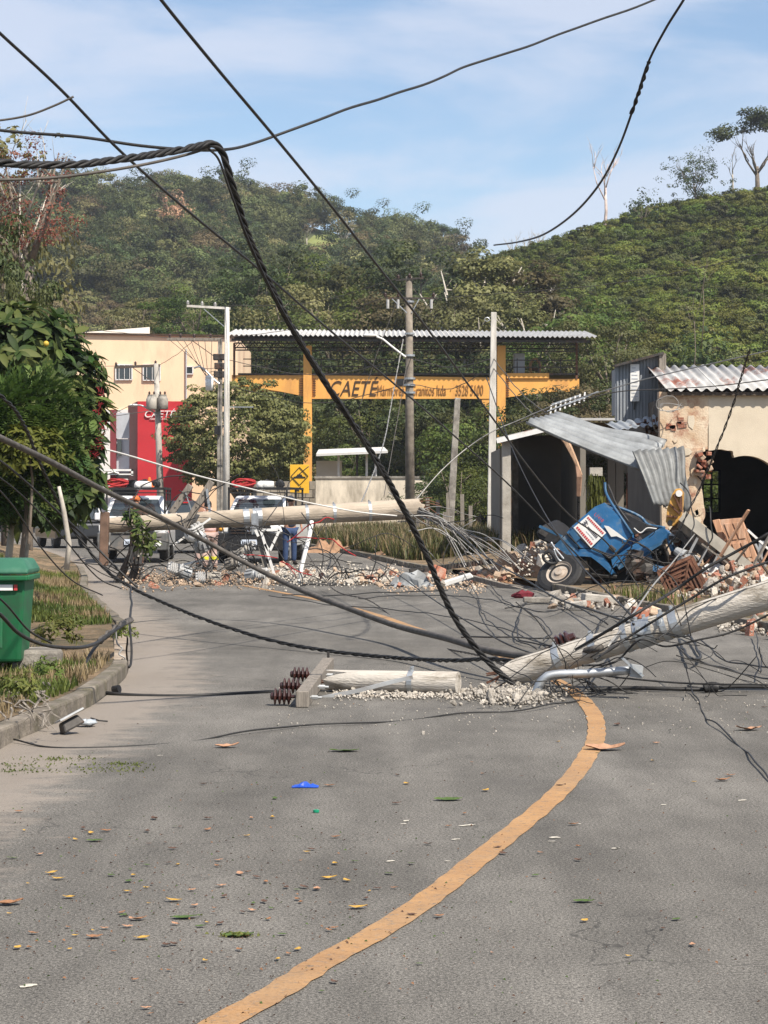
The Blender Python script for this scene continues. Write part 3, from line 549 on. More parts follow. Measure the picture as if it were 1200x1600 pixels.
# --- left bank: broad leaved tree with red flowers, feathery shrub, trees behind
def leaf_blade(n=4, ln=1.0, wd=.36, droop=.25, fold=.12):
    mb = MB(); vs = []; fs = []
    for i in range(n+1):
        u = i/n; h = wd*.5*math.sin(math.pi*min(1, u*.92+.06))**.8; z = -droop*u*u
        vs += [(u*ln, -h, z+fold*h*2), (u*ln, 0, z), (u*ln, h, z+fold*h*2)]
    for i in range(n):
        o = i*3; fs += [(o, o+1, o+4, o+3), (o+1, o+2, o+5, o+4)]
    return vs, fs
BV, BF = leaf_blade(); BV = np.array(BV)
def rosettes(name, pts, nrm, leaf, per, m, rng, tilt=.75):
    """whorls of long leaves at shoot tips"""
    V, Fq = [], []; o = 0
    for p, nn in zip(pts, nrm):
        nn = Vector(nn).normalized(); q0 = Vector((0,0,1)).rotation_difference((nn+Vector((0,0,.5))).normalized()).to_matrix()
        for k in range(per):
            a = 2*math.pi*k/per+rng.random()*.8; M = q0 @ Matrix.Rotation(a, 3, 'Z') @ Matrix.Rotation(-tilt*rng.uniform(-.5,1.1), 3, 'Y'); s = leaf*rng.uniform(.7,1.25)
            V.append(BV*s @ np.array(M).T+np.array(p)); Fq.append(np.array(BF)+o); o += len(BV)
    return np_mesh(name, np.concatenate(V), np.concatenate(Fq), m)
def shell_points(rng, n, c, rad, lo=-1, face=None):
    pts, nr = [], []
    while len(pts) < n:
        d = Vector((rng.gauss(0,1), rng.gauss(0,1), rng.gauss(0,1))).normalized()
        if d.z < lo or (face and d.dot(Vector(face)) < -.25): continue
        k = rng.uniform(.62, 1.04)*(1+.10*math.sin(d.x*7+d.z*5)); pts.append(Vector((c[0]+d.x*rad[0]*k, c[1]+d.y*rad[1]*k, c[2]+d.z*rad[2]*k))); nr.append(d)
    return pts, nr
rg = random.Random(11)
# broad leaved tree, crown right half in the frame
D = 31.0
root = thing('flowering_tree', 'big leaved green tree with hanging red flowers at the left edge', 'tree', P(-30, 860, D))
ip = root.location.copy()
bl = [((20,560),(.95,1.1,.75)),((-60,640),(1.2,1.2,1.1)),((85,610),(.62,.8,.75)),((115,655),(.42,.6,.5)),((110,720),(.42,.6,.55)),((-20,720),(1.1,1,.8)),((60,780),(.75,.8,.45)),((125,770),(.28,.5,.3))]
pts, nr = [], []
for (x, y), rad in bl:
    c = P(x, y, D); a, b_ = shell_points(rg, int(95*rad[0]*rad[2]/.5)+26, c, rad, -.8, (.2,-1,.2)); pts += a; nr += b_
cr = rosettes('crown', [p-ip for p in pts], nr, .27, 7, LF['broad'], rg); o = bpy.data.objects.new('crown', cr); COL.objects.link(o); o.parent = root
mb = MB()
tb = P(12, 850, D)
for pth, r0 in (([(10,905),(22,800),(38,720),(20,640)],.055),([(40,880),(45,820),(38,740),(70,660)],.03),([(25,790),(60,720),(100,680)],.03),([(20,700),(0,640),(10,570)],.035)):
    q = [P(x, y, D)-ip for x, y in pth]; mb.tube([Vector(v) for v in crom([tuple(p) for p in q], 4)], [r0*(1-.6*i/(4*(len(q)-1))) for i in range(4*(len(q)-1)+1)], 7)
mb.build('trunk', MT['bark_pale'], None, smooth=True).parent = root
lm = bpy.data.meshes.new('leaf'); lm.from_pydata([tuple(v) for v in BV], [], BF); lm.materials.append(LF['broad'])
for i in range(150):                                                   # the outermost leaves one by one
    (x, y), rad = bl[i % 5]; c = P(x, y, D); d_ = Vector((rg.gauss(.25,.7), -abs(rg.gauss(.7,.5)), rg.gauss(.1,.7))).normalized(); p = c+Vector((d_.x*rad[0], d_.y*rad[1], d_.z*rad[2]))*1.02-ip
    o = bpy.data.objects.new('leaf', lm); COL.objects.link(o); o.parent = root; o.location = p; s = rg.uniform(.22,.34); o.scale = (s,s,s)
    o.rotation_euler = (rg.uniform(-.5,.5), rg.uniform(.0,1.1), math.atan2(d_.y, d_.x)+rg.uniform(-.9,.9))
MT['flower_red'] = mat('flower_red', (.20,.014,.02), .6, .4, 30)
for x, y, n, L0 in [(150,700,5,.26),(158,688,4,.2),(143,706,4,.2),(157,640,3,.16),(160,665,2,.12),(4,500,6,.15),(12,515,4,.14),(153,612,2,.12)]:
    mb = MB(); p = P(x, y, D-.4)-ip
    for k in range(n*3):
        q = p+Vector((rg.gauss(0,.035), rg.gauss(0,.035), -L0*rg.uniform(-.5,.5))); mb.box(q, (.016,.016,.075), Matrix.Rotation(rg.uniform(0,3), 3, Vector((rg.random(), rg.random(), rg.random())).normalized()), taper=.4)
    mb.build('flower_spray', MT['flower_red'], None).parent = root
mb = MB(); mb.ball(P(72,537,D-1.1)-ip, .04, 10); mb.build('fruit', mat('fruit', (.55,.38,.05), .5), None, smooth=True).parent = root
# feathery shrub in front of the trunk
D2 = 29.0
sh = thing('feathery_shrub', 'fine leaved green shrub below the big leaved tree at the left edge', 'shrub', P(30, 870, D2))
V, Fq, o_ = [], [], 0
for (x, y), rad, n in [((30,640),(.75,.7,.5),260),((10,700),(.8,.7,.55),260),((75,690),(.5,.6,.45),170),((30,750),(.7,.6,.4),190),((-40,760),(.6,.6,.6),120)]:
    a, b_ = shell_points(rg, n, P(x, y, D2)-sh.location, rad, -.9, (.2,-1,.3))
    for p, nn in zip(a, b_):
        M = Vector((1,0,0)).rotation_difference((nn+Vector((rg.uniform(-.5,.5), rg.uniform(-.5,.5), .1))).normalized()).to_matrix()
        for k in range(7):                                             # a frond of paired leaflets
            for s_ in ((1,-1) if k < 6 else (0,)):
                q = M @ Vector((.05*k-.1, s_*.045, -.012*k*k*.3)); B = np.array([(-.05,0,0),(0,-.018,.006),(.05,0,-.006),(0,.018,.006)]) @ np.array(Matrix.Rotation(s_*1.0, 3, 'Z')).T @ np.array(M).T
                V.append(B+np.array(Vector(p)+q)); Fq.append((o_, o_+1, o_+2, o_+3)); o_ += 4
o = bpy.data.objects.new('crown', np_mesh('crown', np.concatenate(V), Fq, LF['fine'])); COL.objects.link(o); o.parent = sh
mb = MB(); mb.tube([Vector((0,0,-.3)), Vector((.1,0,.6)), Vector((0,.1,1.7))], [.04,.03,.012], 6); mb.build('stem', MT['bark'], None).parent = sh
ysh = thing('yellow_shrub', 'yellow green long leaved shrub among the left foliage', 'shrub', P(45, 800, 28.2))
a, b_ = shell_points(rg, 120, P(48, 710, 28.2)-ysh.location, (.5,.3,.36), -.7, (0,-1,.2))
o = bpy.data.objects.new('crown', rosettes('crown', a, b_, .10, 8, LF['yellow'], rg)); COL.objects.link(o); o.parent = ysh
for v_ in range(1): mb = MB(); mb.tube([Vector((0,0,-.4)), Vector((.05,0,.4)), Vector((0,0,.8))], [.025,.018,.01], 5); mb.build('stem', MT['bark'], None).parent = ysh
for i, (x, y) in enumerate([(100,865),(113,880)]):
    pass
mb = MB(); mb.tube([P(104,890,27), P(108,850,27), P(100,800,27), P(92,760,27)], [.035,.032,.03,.02], 7); tag(mb.build('sapling_trunk', MT['bark_pale'], smooth=True), 'thin pale curved sapling trunk beside the green bin', 'sapling')
# trees behind on the left
big(8, 395, 52, 0, 1, 'dark leafy tree behind the flowering tree at the left edge', .33, 2.1, group='trees behind the flowering tree')
big(48, 440, 50, 0, 0, 'smaller green tree peeping above the flowering tree', .17, 3.6, group='trees behind the flowering tree')
big(-30, 290, 75, 0, 2, 'tall olive tree with reddish leaves at the far left', .6, 2.0, group='trees behind the flowering tree')
CRX = crown('crown', 120, (2.2,2.2,2.2), 60, 46, .11, LF['red'], .24); tree('red_leaved_tree', 'tree with rusty red leaves at the upper left edge', 'tree', P(45, 560, 72), CRX, TRB[0], .8, 0, 6.3)
CRY = crown('crown', 121, (1.5,1.5,1.2), 26, 10, .2, LF['olive'], .16, hollow=.2); tree('sparse_tree', 'sparse leaved treetop against the sky at the upper left', 'tree', P(25, 640, 74), CRY, bare_mesh('trunk', 77, 9.0, .1, MT['bark_pale'], 5, .7, 1.2), .95, 0, 8.9)
# ------------------------------------------------------------------ grass and weeds
def grass(name, spots, m, label, hmin=.08, hmax=.22, wd=.010, seed=5):
    rng = np.random.default_rng(seed); S = np.array(spots, float); n = len(S); h = rng.uniform(hmin, hmax, n)[:, None]; a = rng.uniform(0, 6.28, n); ln = rng.uniform(.1,.7,n)[:, None]*h
    D_ = np.stack([np.cos(a), np.sin(a), 0*a], 1); W = np.stack([-np.sin(a), np.cos(a), 0*a], 1)*wd*rng.uniform(.6,1.4,(n,1)); Z = np.array([0,0,1.])
    V = np.stack([S-W, S+W, S+D_*ln*.4+Z*h*.6+W*.7, S+D_*ln*.4+Z*h*.6-W*.7, S+D_*ln+Z*h, S+D_*ln+Z*h*1.0+W*.15], 1)
    Fq = np.concatenate([np.arange(n)[:, None]*6+np.array([0,1,2,3]), np.arange(n)[:, None]*6+np.array([3,2,5,4])]); o = bpy.data.objects.new(name, np_mesh(name, V.reshape(-1,3), Fq, m)); COL.objects.link(o); return tag(o, label, 'grass', kind='stuff')
gs, ss = [], []
for i in range(150000):
    d = 12+34*rg.random()**1.25; o = rg.random()**1.1*5.5+.02
    if 21.3 < d < 27.3 and o < 1.9: continue
    x = interp(LK, d)-.16-o; nz_ = math.sin(x*2.3+d*1.1)+math.sin(x*1.1-d*2.3)+math.sin(d*.9)
    (gs if nz_ > -.1 else ss).append((x, d, bank_h(d, o)-.01)) if rg.random() < (.9 if nz_ > -.1 else .5) else None
grass('grass', gs, LF['grass'], 'green grass on the left bank', .04, .13, .008)
grass('dry_grass', ss, LF['straw'], 'dry straw grass on the left bank', .05, .16, .007, 6)
# weeds at the kerb by the truck, long grass verge beyond the fallen pole
gs = []
for i in range(3000):
    y = rg.uniform(925, 962); x = rg.gauss(940+(y-925)*1.6, 52)
    if rg.random() < .5: x = rg.gauss(985, 30); y = rg.gauss(945, 6)
    p = G(x, max(918, y), .12)
    if p.x < interp(RK, p.y)+.1: continue
    gs.append(p)
grass('weeds', gs[::2], LF['bamboo'], 'weeds growing along the kerb under the wrecked truck', .05, .24, .012, 8); grass('dry_weeds', gs[1::2], LF['straw'], 'dry weeds along the kerb under the wrecked truck', .05, .2, .010, 18)
gs, ss = [], []
for i in range(26000):
    d = rg.uniform(58, 86); o = abs(rg.gauss(1.6, 1.7))+.15; p = (interp(RK, d)+.2+o, d, verge_h(d, o)); (gs if rg.random() < .72 else ss).append(p)
grass('tall_grass', gs, LF['verge'], 'tall green grass on the far right verge', .15, .62, .022, 9)
grass('tall_dry_grass', ss, LF['straw'], 'tall dry grass stems on the far right verge', .2, .7, .016, 10)
# weeds in tufts on the left bank
for i, (x, y, z, s_, lab) in enumerate([(90,1010,.15,.55,'leafy green weed above the drain pipe'),(195,1000,.13,.35,'small green weed at the kerb end by the driveway'),(30,1090,.2,.35,'low weed below the green bin'),(110,985,.2,.4,'leafy weed on the driveway edge'),(75,1060,.18,.3,'small weed beside the concrete block')]):
    p = G(x, y, z); r = thing('weed', lab, 'weed', p); a, b_ = shell_points(rg, int(130*s_), (0,0,.18*s_), (.42*s_,.42*s_,.38*s_), -.3)
    o = bpy.data.objects.new('leaves', rosettes('leaves', a, b_, .07*s_+.02, 6, LF['grass'], rg)); COL.objects.link(o); o.parent = r
mb = MB(); 
# bank roots and earth clods
def rock_mesh(name, seed, m):
    rng = random.Random(seed); bm = bmesh.new(); bmesh.ops.create_icosphere(bm, subdivisions=1, radius=1)
    for k in range(5):                                                 # slice flat facets
        n_ = Vector((rng.gauss(0,1), rng.gauss(0,1), rng.gauss(0,1))).normalized(); c = rng.uniform(.35,.7)
        for v in bm.verts:
            dd = v.co.dot(n_)
            if dd > c: v.co -= n_*(dd-c)
    for v in bm.verts: v.co *= rng.uniform(.92,1.1)
    me = bpy.data.meshes.new(name); bm.to_mesh(me); bm.free(); me.materials.append(m); return me
# ================================================================== FAR BUILDINGS
MT['cream'] = mat('cream', (.80,.60,.40), .9, .05, 1.2, .1, dirt=(.55,.34,.23), dscale=.4, dthr=(.50,.74), stretch=(1,1,.35))
MT['white_wall'] = mat('white_wall', (.72,.70,.66), .9, .06, 1)
MT['red_wall'] = mat('red_wall', (.48,.026,.034), .6, .08, .8); MT['red_dark'] = mat('red_dark', (.19,.035,.04), .7, .1, .8)  # red_dark: wall red darkened, putting the left side's shade into the colour
MT['yellow_steel'] = mat('yellow_steel', (.74,.37,.09), .6, .08, 1.0, dirt=(.42,.20,.07), dscale=1.1, dthr=(.52,.78), stretch=(1,1,.3))
MT['paint_black'] = mat('paint_black', (.06,.035,.02), .8, .3, 3)
MT['roof_white'] = mat('roof_white', (.66,.65,.62), .6, .1, 1.5, dirt=(.45,.43,.4), dscale=1.5)
MT['grey_panel'] = mat('grey_panel', (.45,.47,.50), .5, .1, 1)
def pbox(mb, x0, y0, x1, y1, d, th, mi=0):                             # box whose front face spans photo rows/columns at depth d
    a, b_ = P(x0, y1, d), P(x1, y0, d); return mb.box(((a.x+b_.x)/2, d+th/2, (a.z+b_.z)/2), (b_.x-a.x, th, b_.z-a.z), None, mi)
# cream building
D = 118
cb = thing('cream_building', 'peach coloured two storey building with small barred windows', 'building', P(240, 840, D))
a, b_ = P(60, 523, D), P(371, 523, D)
mb = MB(); mb.add([(a.x, D, 0), (b_.x, D, 0), (b_.x, D, b_.z-.15), (a.x, D, a.z+.1), (a.x, D+12, 0), (b_.x, D+12, 0), (b_.x, D+12, b_.z-.15), (a.x, D+12, a.z+.1)], [(0,1,2,3),(5,4,7,6),(1,5,6,2),(4,0,3,7),(3,2,6,7)])
mb.build('wall', MT['cream'], cb)
mb = MB(); p0, p1 = P(60,520,D-.1), P(372,525,D-.1); mb.bar(p0, p1, .12, .10); mb.build('parapet_cap', MT['paint_black'], cb)
mb = MB(); pbox(mb, 100, 640, 208, 800, D-.12, .15); mb.build('lower_wall', MT['white_wall'], cb)
for x0, y0, x1, y1, bars in [(181,570,206,593,3),(224,570,250,594,3),(139,571,150,582,0),(291,573,301,584,0)]:
    w_ = MB(); pbox(w_, x0, y0, x1, y1, D-.06, .05); wi = w_.build('window', MT['glass'], cb)
    f_ = MB()
    for q in ((x0-1,y0-1,x1+1,y0+.5),(x0-1,y1-.5,x1+1,y1+1),(x0-1,y0,x0+.6,y1),(x1-.6,y0,x1+1,y1)): pbox(f_, *q, D-.11, .08)
    f_.build('frame', MT['white_paint'], wi)
    for k in range(bars): b = MB(); xx = x0+(x1-x0)*(k+.6)/bars; pbox(b, xx-.35, y0, xx+.35, y1, D-.14, .03); b.build('bar', MT['white_paint'], wi)
mb = MB(); mb.add([P(120,520,122), P(234,511,122), P(234,524,122), P(120,524,122), P(120,520,130), P(234,511,130), P(234,524,130), P(120,524,130)], [(0,1,2,3),(4,7,6,5),(0,4,5,1),(1,5,6,2),(2,6,7,3),(3,7,4,0)]); mb.build('roof_housing', MT['roof_white'], cb)
mb = MB(); mb.cyl(P(291,545,D-.1), P(291,628,D-.1), .035, n=8); mb.build('downpipe', MT['grey_panel'], cb)
# red shop
D = 110
rb = thing('red_shop', 'red fronted shop block with white lettering beside the cream building', 'building', P(260, 835, D))
mb = MB(); a, b_ = P(215,627,D), P(300,627,D); mb.add([(a.x,D,0),(b_.x,D,0),(b_.x,D,b_.z),(a.x,D,a.z),(P(200,627,D+5).x,D+5,0),(P(300,627,D+5).x,D+5,0),(P(300,627,D+5).x,D+5,a.z),(P(200,627,D+5).x,D+5,a.z)], [(0,1,2,3),(3,2,6,7),(1,5,6,2),(5,4,7,6)]); mb.build('front_wall', MT['red_wall'], rb)
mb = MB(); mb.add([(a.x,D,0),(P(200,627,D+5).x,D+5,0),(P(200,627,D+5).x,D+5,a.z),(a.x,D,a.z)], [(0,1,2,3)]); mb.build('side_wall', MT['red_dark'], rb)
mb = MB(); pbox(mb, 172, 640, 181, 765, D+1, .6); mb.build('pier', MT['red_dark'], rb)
mb = MB(); pbox(mb, 181, 645, 202, 685, D+1.2, .1); mb.build('panel', MT['grey_panel'], rb)
mb = MB(); pbox(mb, 181, 686, 202, 748, D+1.3, .1); mb.build('panel', MT['grey_panel'], rb)
mb = MB(); pbox(mb, 183, 688, 190, 712, D+1.15, .05); mb.build('window', MT['glass'], rb)
mb = MB(); pbox(mb, 176, 750, 212, 800, D+1.1, .05); mb.build('doorway', MT['black'], rb)
mb = MB(); 
for q in ((158,733,208,736),(158,740,208,742),(205,733,208,743)): pbox(mb, *q, D-1.0, .06)
mb.add([P(158,736,D-1), P(206,734,D-1), P(206,736,D+1.2), P(165,737,D+1.2)], [(0,1,2,3)])
mb.tube([P(168,740,D-1.05), P(178,737,D-1.05), P(186,740,D-1.05)], .04, 5); mb.build('canopy', MT['white_paint'], rb)
text('CAETÉ', P(224.5, 652, D-.06), .48, MT['white_paint'], rb, shear=.25, sx=1.05, extrude=.02)
text('MÁRMORES E GRANITOS', P(234, 656, D-.06), .115, MT['white_paint'], rb, extrude=.01, sx=.95)
# gantry: covered steel gallery on two columns
D = 105
gt = thing('gantry', 'yellow roofed steel gallery on two columns with painted lettering', 'gantry', P(632, 838, D))
for x0, x1, yb in ((474,487,900),(777,790,632)):
    mb = MB(); pbox(mb, x0, 540, x1, 838, D-.15, .55); mb.build('column', MT['yellow_steel'], gt)
mb = MB(); mb.add([P(752,623,D+.1), P(778,623,D+.1), P(778,658,D+.1), P(762,658,D+.1)], [(0,1,2,3)]); mb.build('gusset', MT['yellow_steel'], gt, solid=.12)
for pts_, nm in (([(362,586),(474,586),(474,619),(440,612),(362,600)], 'beam'), ([(487,586),(777,590),(777,623),(487,623)], 'beam'), ([(790,592),(905,592),(905,607),(790,621)], 'beam')):
    mb = MB(); mb.prism([P(x, y, D) for x, y in pts_], (0,.3,0)); o = mb.build(nm, MT['yellow_steel'], gt)
    if pts_[0][0] == 487: main = o
for side in (470.5, 491, 775, 793):
    for k in range(8): mb = MB(); mb.box(P(side, 592+k*3.6, D-.03), (.14,.06,.035)); mb.build('stiffener', MT['rust'], gt)
mb = MB(); pbox(mb, 372, 583, 905, 586, D-.05, 4.0); mb.build('deck', MT['steel_dark'], gt)
# back beam and far rail
mb = MB(); pbox(mb, 372, 590, 890, 612, D+4, .3); mb.build('back_beam', MT['yellow_steel'], gt)
rf = MB(); n = 150; x0, x1 = P(357,0,D).x, P(929,0,D).x
vs = []
for i in range(n+1):
    u = i/n; x = x0+(x1-x0)*u; z = .045*math.cos(i*math.pi)
    zz = P(0, 523.5+(3*u), D-1.2).z
    vs += [(x, D-1.2, zz+z), (x, D+5.4, zz+.75+z)]
rf.add(vs, [(2*i, 2*i+2, 2*i+3, 2*i+1) for i in range(n)]); rf.build('roof_sheet', mat('roof_zinc', (.47,.46,.44), .6, .15, 1.5, dirt=(.33,.31,.28), dscale=1.2), gt, solid=.02)
for dd in (D-.9, D+1, D+3, D+5):
    mb = MB(); k = (dd-D+1.2)*.114; mb.bar((x0+.2, dd, P(0,527,D-1.2).z+k-.12), (x1-.3, dd, P(0,530,D-1.2).z+k-.12), .08, .12); mb.build('purlin', MT['steel_dark'], gt)
for dd, y0, y1 in ((D, 536, 547), (D+4, 530, 543)):                    # lattice girders
    mb = MB(); mb.bar(P(366,y0,dd), P(905,y0+2,dd), .06,.06); mb.bar(P(366,y1,dd), P(905,y1+2,dd), .06,.06); n = 56
    for i in range(n):
        xa, xb = 366+539*i/n, 366+539*(i+1)/n; mb.bar(P(xa, y0 if i % 2 else y1, dd), P(xb, y1 if i % 2 else y0, dd), .035,.035)
    mb.build('lattice_girder', MT['steel_dark'], gt)
mb = MB()
for dd in (D+.1, D+3.9):
    for y in (561, 572): mb.bar(P(380,y,dd), P(900,y+2,dd), .045,.045)
    for x in range(400, 901, 34): mb.bar(P(x,560,dd), P(x,586,dd), .045,.045)
mb.build('railing', MT['steel_dark'], gt)
for x in (366, 901):
    mb = MB(); mb.bar(P(x,536,D), P(x,592,D), .1,.1); mb.build('post', MT['rust'], gt)
mb = MB(); pbox(mb, 792, 583, 858, 591, D-.1, 1); mb.build('ledge', MT['yellow_steel'], gt)
text('CAETÉ', P(513, 618.5, D-.03), 1.02, MT['paint_black'], gt, shear=.28, sx=.74, extrude=.01)
text('Mármores e Granitos ltda  ·  3528 5100', P(589, 617.5, D-.03), .70, mat('paint_faded', (.30,.15,.05), .9, .3, 3), gt, shear=.05, sx=.44, extrude=.01)
mb = MB(); pbox(mb, 620, 592, 642, 602, D-.06, .05); mb.build('vent_plate', MT['black'], gt)
it = thing('freezer', 'pale upright cabinet standing on the gantry gallery right end', 'cabinet', P(810, 586, D+.8)); mb = MB(); pbox(mb, 803, 552, 820, 583, D+.8, .6); mb.build('body', MT['grey_panel'], it, bevel=.03)
mb = MB(); pbox(mb, 804.5, 554, 818.5, 581, D+.75, .05); mb.build('door', MT['grey_panel'], it)
it = thing('chair', 'wooden arched back chair on the gantry gallery right end', 'chair', P(836, 583, D+.8)); mb = MB(); mb.tube([Vector(q) for q in crom([tuple(P(x,y,D+.8)) for x, y in ((829,582),(829,568),(836,561),(843,568),(843,582))], 4)], .07, 6); mb.build('back_frame', mat('chair_wood', (.32,.17,.07), .6), it)
mb = MB(); pbox(mb, 830, 575, 842, 578, D+.8, .5); mb.build('seat', MT['rust'], it)
# walls below
D = 92
MT['wall_stain'] = mat('wall_stain', (.66,.58,.46), .95, .1, 2, dirt=(.30,.26,.2), dscale=1.2, dthr=(.48,.68), stretch=(1,1,.28))
wl = thing('plaster_wall', 'stained pale plaster yard wall behind the wired pole', 'wall', P(565, 845, D)); mb = MB(); pbox(mb, 493, 747, 668, 847, D, .2); mb.build('panel', MT['wall_stain'], wl); mb = MB(); pbox(mb, 491, 744, 668, 747.5, D-.05, .3); mb.build('coping', MT['concrete_old'], wl)
MT['stone'] = mat('stone', (.26,.225,.175), .95, .3, 3, .4, rnd=.25)
sw = thing('stone_wall', 'low block wall behind the road hump sign', 'wall', P(445, 845, 93)); mb = MB(); pbox(mb, 395, 752, 492, 849, 93.1, .2); mb.build('mortar', MT['concrete_old'], sw)
for r_ in range(7):
    for k in range(9):
        x = 396+k*11+(r_ % 2)*5; mb = MB(); pbox(mb, x, 753+r_*12.5, min(491.5, x+10.3), 753+r_*12.5+11.6, 93-.04-rg.random()*.03, .2); mb.build('stone', MT['stone'], sw)
shd = thing('open_shed', 'small open shed with thin white roof behind the plaster wall', 'shed', P(550, 840, 98))
mb = MB(); mb.add([P(494,711,97), P(606,706,97), P(600,700,101), P(498,704,101)], [(0,1,2,3)]); mb.build('roof', MT['roof_white'], shd, solid=.1)
mb = MB(); pbox(mb, 494, 720, 534, 770, 99, .15); mb.build('wall', MT['white_wall'], shd)
for x in (529, 558, 573, 587): mb = MB(); mb.bar(P(x,708,98), P(x,840,98), .1,.1); mb.build('post', MT['white_paint'] if x != 558 else MT['steel_dark'], shd)
# road hump sign
D = 75
sg = thing('warning_sign', 'yellow rectangular road hump warning sign with arrow', 'sign', P(468, 860, D))
mb = MB(); pbox(mb, 453, 726, 483, 771, D, .03); mb.build('plate', mat('sign_yellow', (.72,.40,.03), .45, .05, 1), sg, bevel=.01)
mb = MB(); c = P(468, 744, D-.02); k = .30
for i in range(4):
    a_ = [Vector((0,0,k)), Vector((k*.95,0,0)), Vector((0,0,-k)), Vector((-k*.95,0,0))]; mb.bar(c+a_[i], c+a_[(i+1)%4], .02,.018)
mb.build('diamond_outline', MT['black'], sg)
mb = MB(); mb.prism([c+Vector((x,0,z)) for x, z in ((-.2,-.06),(.2,-.06),(.2,-.02),(.1,-.01),(.07,.06),(-.07,.06),(-.1,-.01),(-.2,-.02))], (0,.01,0)); mb.build('hump_symbol', MT['black'], sg)
mb = MB(); q = P(467, 763, D-.02); mb.bar(q+Vector((.07,0,.07)), q+Vector((-.04,0,-.04)), .03,.02); mb.prism([q+Vector((-.09,0,-.09)), q+Vector((-.09,0,.03)), q+Vector((.03,0,-.09))], (0,.01,0)); mb.build('arrow', MT['black'], sg)
mb = MB(); mb.bar(P(462,771,D+.05), P(462,856,D+.05), .08,.06); mb.build('post', MT['timber_dark'], sg)
# wooden fence on the verge
D = 72
for i, (x, y0) in enumerate([(652,775),(668,778),(684,781),(700,770),(722,772),(735,790)]):
    mb = MB(); mb.bar(P(x, y0, D), P(x+1, 862, D), .12,.1); o = mb.build('fence_post', MT['timber'])
    tag(o, 'weathered timber fence post in tall grass, %s from the left' % ['first','second','third','fourth','fifth','sixth'][i], 'fence post', 'fence posts in the tall grass')
# ================================================================== STANDING POLES
def insulator(mb, p, axis, s=1.0, n=4, mi=0):
    prof = [(0,.02)]
    for k in range(n): z = .02+k*.035; prof += [(z,.03),(z+.008,.058),(z+.02,.058),(z+.03,.03)]
    prof += [(.02+n*.035,.028),(.05+n*.035,.022)]; mb.lathe(p, axis, [(a*s, b*s) for a, b in prof], 10, mi)
def crossarm(parent, p0, p1, m, ins=(), sec=(.09,.11), mi='porcelain'):
    mb = MB(); mb.bar(p0, p1, *sec); a = mb.build('crossarm', m, parent)
    for u in ins:
        mb = MB(); q = Vector(p0).lerp(Vector(p1), u)+Vector((0,0,sec[1]*.5)); insulator(mb, q, (0,0,1), 1.1, 3); mb.build('insulator', MT[mi], a, smooth=True)
    return a
# tall pale round pole with bracket arm
D = 88
p = thing('utility_pole', 'tall pale round concrete pole with a bracket arm at its top', 'utility pole', P(353, 850, D), 'standing utility poles')
b0 = P(353, HOR+EYE*F/D, D); mb = MB(); mb.cyl(b0, P(355,480,D), .15, .09, 14); mb.build('shaft', MT['pole_white'], p, smooth=True)
crossarm(p, P(292,478,D), P(360,482,D), MT['pole_white'], (.02,.35,.65), (.08,.09), 'porcelain_grey')
mb = MB(); mb.bar(P(319,483,D), P(350,510,D), .05,.03); mb.build('brace', MT['galv'], p)
mb = MB(); mb.bar(P(355,636,D), P(396,636,D), .04,.04); mb.build('side_bracket', MT['galv'], p)
# old pole beside it
D = 89.5
p = thing('utility_pole', 'older grey pole just left of the pale one with wide crossarm', 'utility pole', P(343, 848, D), 'standing utility poles')
mb = MB(); mb.bar(P(343, HOR+EYE*F/D, D), P(344,528,D), .24,.22, w1=.17, h1=.16); mb.build('shaft', MT['concrete_old'], p, bevel=.02)
crossarm(p, P(261,530,D), P(346,530,D), MT['timber'], (.05,.25,.5,.8))
mb = MB(); mb.bar(P(300,532,D-.1), P(342,562,D-.1), .05,.03); mb.build('brace', MT['steel_dark'], p)
mb = MB(); mb.cyl(P(327,592,D-.4), P(327,610,D-.4), .17, .15, 12); mb.ball(P(327,590,D-.4), (.17,.17,.1), 10); mb.build('street_lamp_housing', MT['white_paint'], p, smooth=True)
mb = MB(); mb.tube([Vector(q) for q in crom([tuple(P(x,y,D-.2)) for x, y in ((343,600),(333,592),(322,580),(312,573),(303,575))], 5)], .04, 6); mb.build('lamp_arm', MT['galv'], p)
for yy, w_ in ((558,.5),(572,.4),(585,.45)): mb = MB(); mb.box(P(343,yy,D), (w_,.3,.25)); mb.build('junction_box', MT['steel_dark'], p, bevel=.02)
mb = MB(); mb.box(P(340,672,D-.2), (.25,.2,.35)); mb.build('lamp', MT['black'], p); 
# transformer pole
D = 96
p = thing('utility_pole', 'leaning concrete pole with transformer in front of the red shop', 'utility pole', P(252, 842, D), 'standing utility poles')
mb = MB(); mb.cyl(P(253, HOR+EYE*F/D, D), P(244,568,D), .17, .11, 14); mb.build('shaft', MT['concrete'], p, smooth=True)
crossarm(p, P(180,574,D), P(250,571,D), MT['timber_dark'], (.02,.45,.9)); mb = MB(); mb.bar(P(208,575,D-.1), P(243,600,D-.1), .04,.03); mb.build('brace', MT['steel_dark'], p)
for x in (237, 254):
    mb = MB(); q = P(x,640,D-.3); mb.lathe(q, (0,0,1), [(0,.2),(.04,.24),(.45,.24),(.52,.2),(.62,.17),(.64,.19)], 14); tr = mb.build('transformer', MT['concrete'] if x < 240 else MT['concrete_old'], p, smooth=True)
    for k in (-.1,.1): mb = MB(); insulator(mb, q+Vector((k,0,.64)), (0,0,1), .9, 3); mb.build('bushing', MT['porcelain'], tr)
mb = MB(); mb.tube([Vector(q) for q in crom([tuple(P(x,y,D-.2)) for x, y in ((246,648),(235,641),(222,634),(212,633))], 5)], .035, 6); mb.build('lamp_arm', MT['galv'], p)
mb = MB(); mb.ball(P(209,633,D-.2), (.2,.12,.06), 8); mb.build('lamp_head', MT['white_paint'], p)
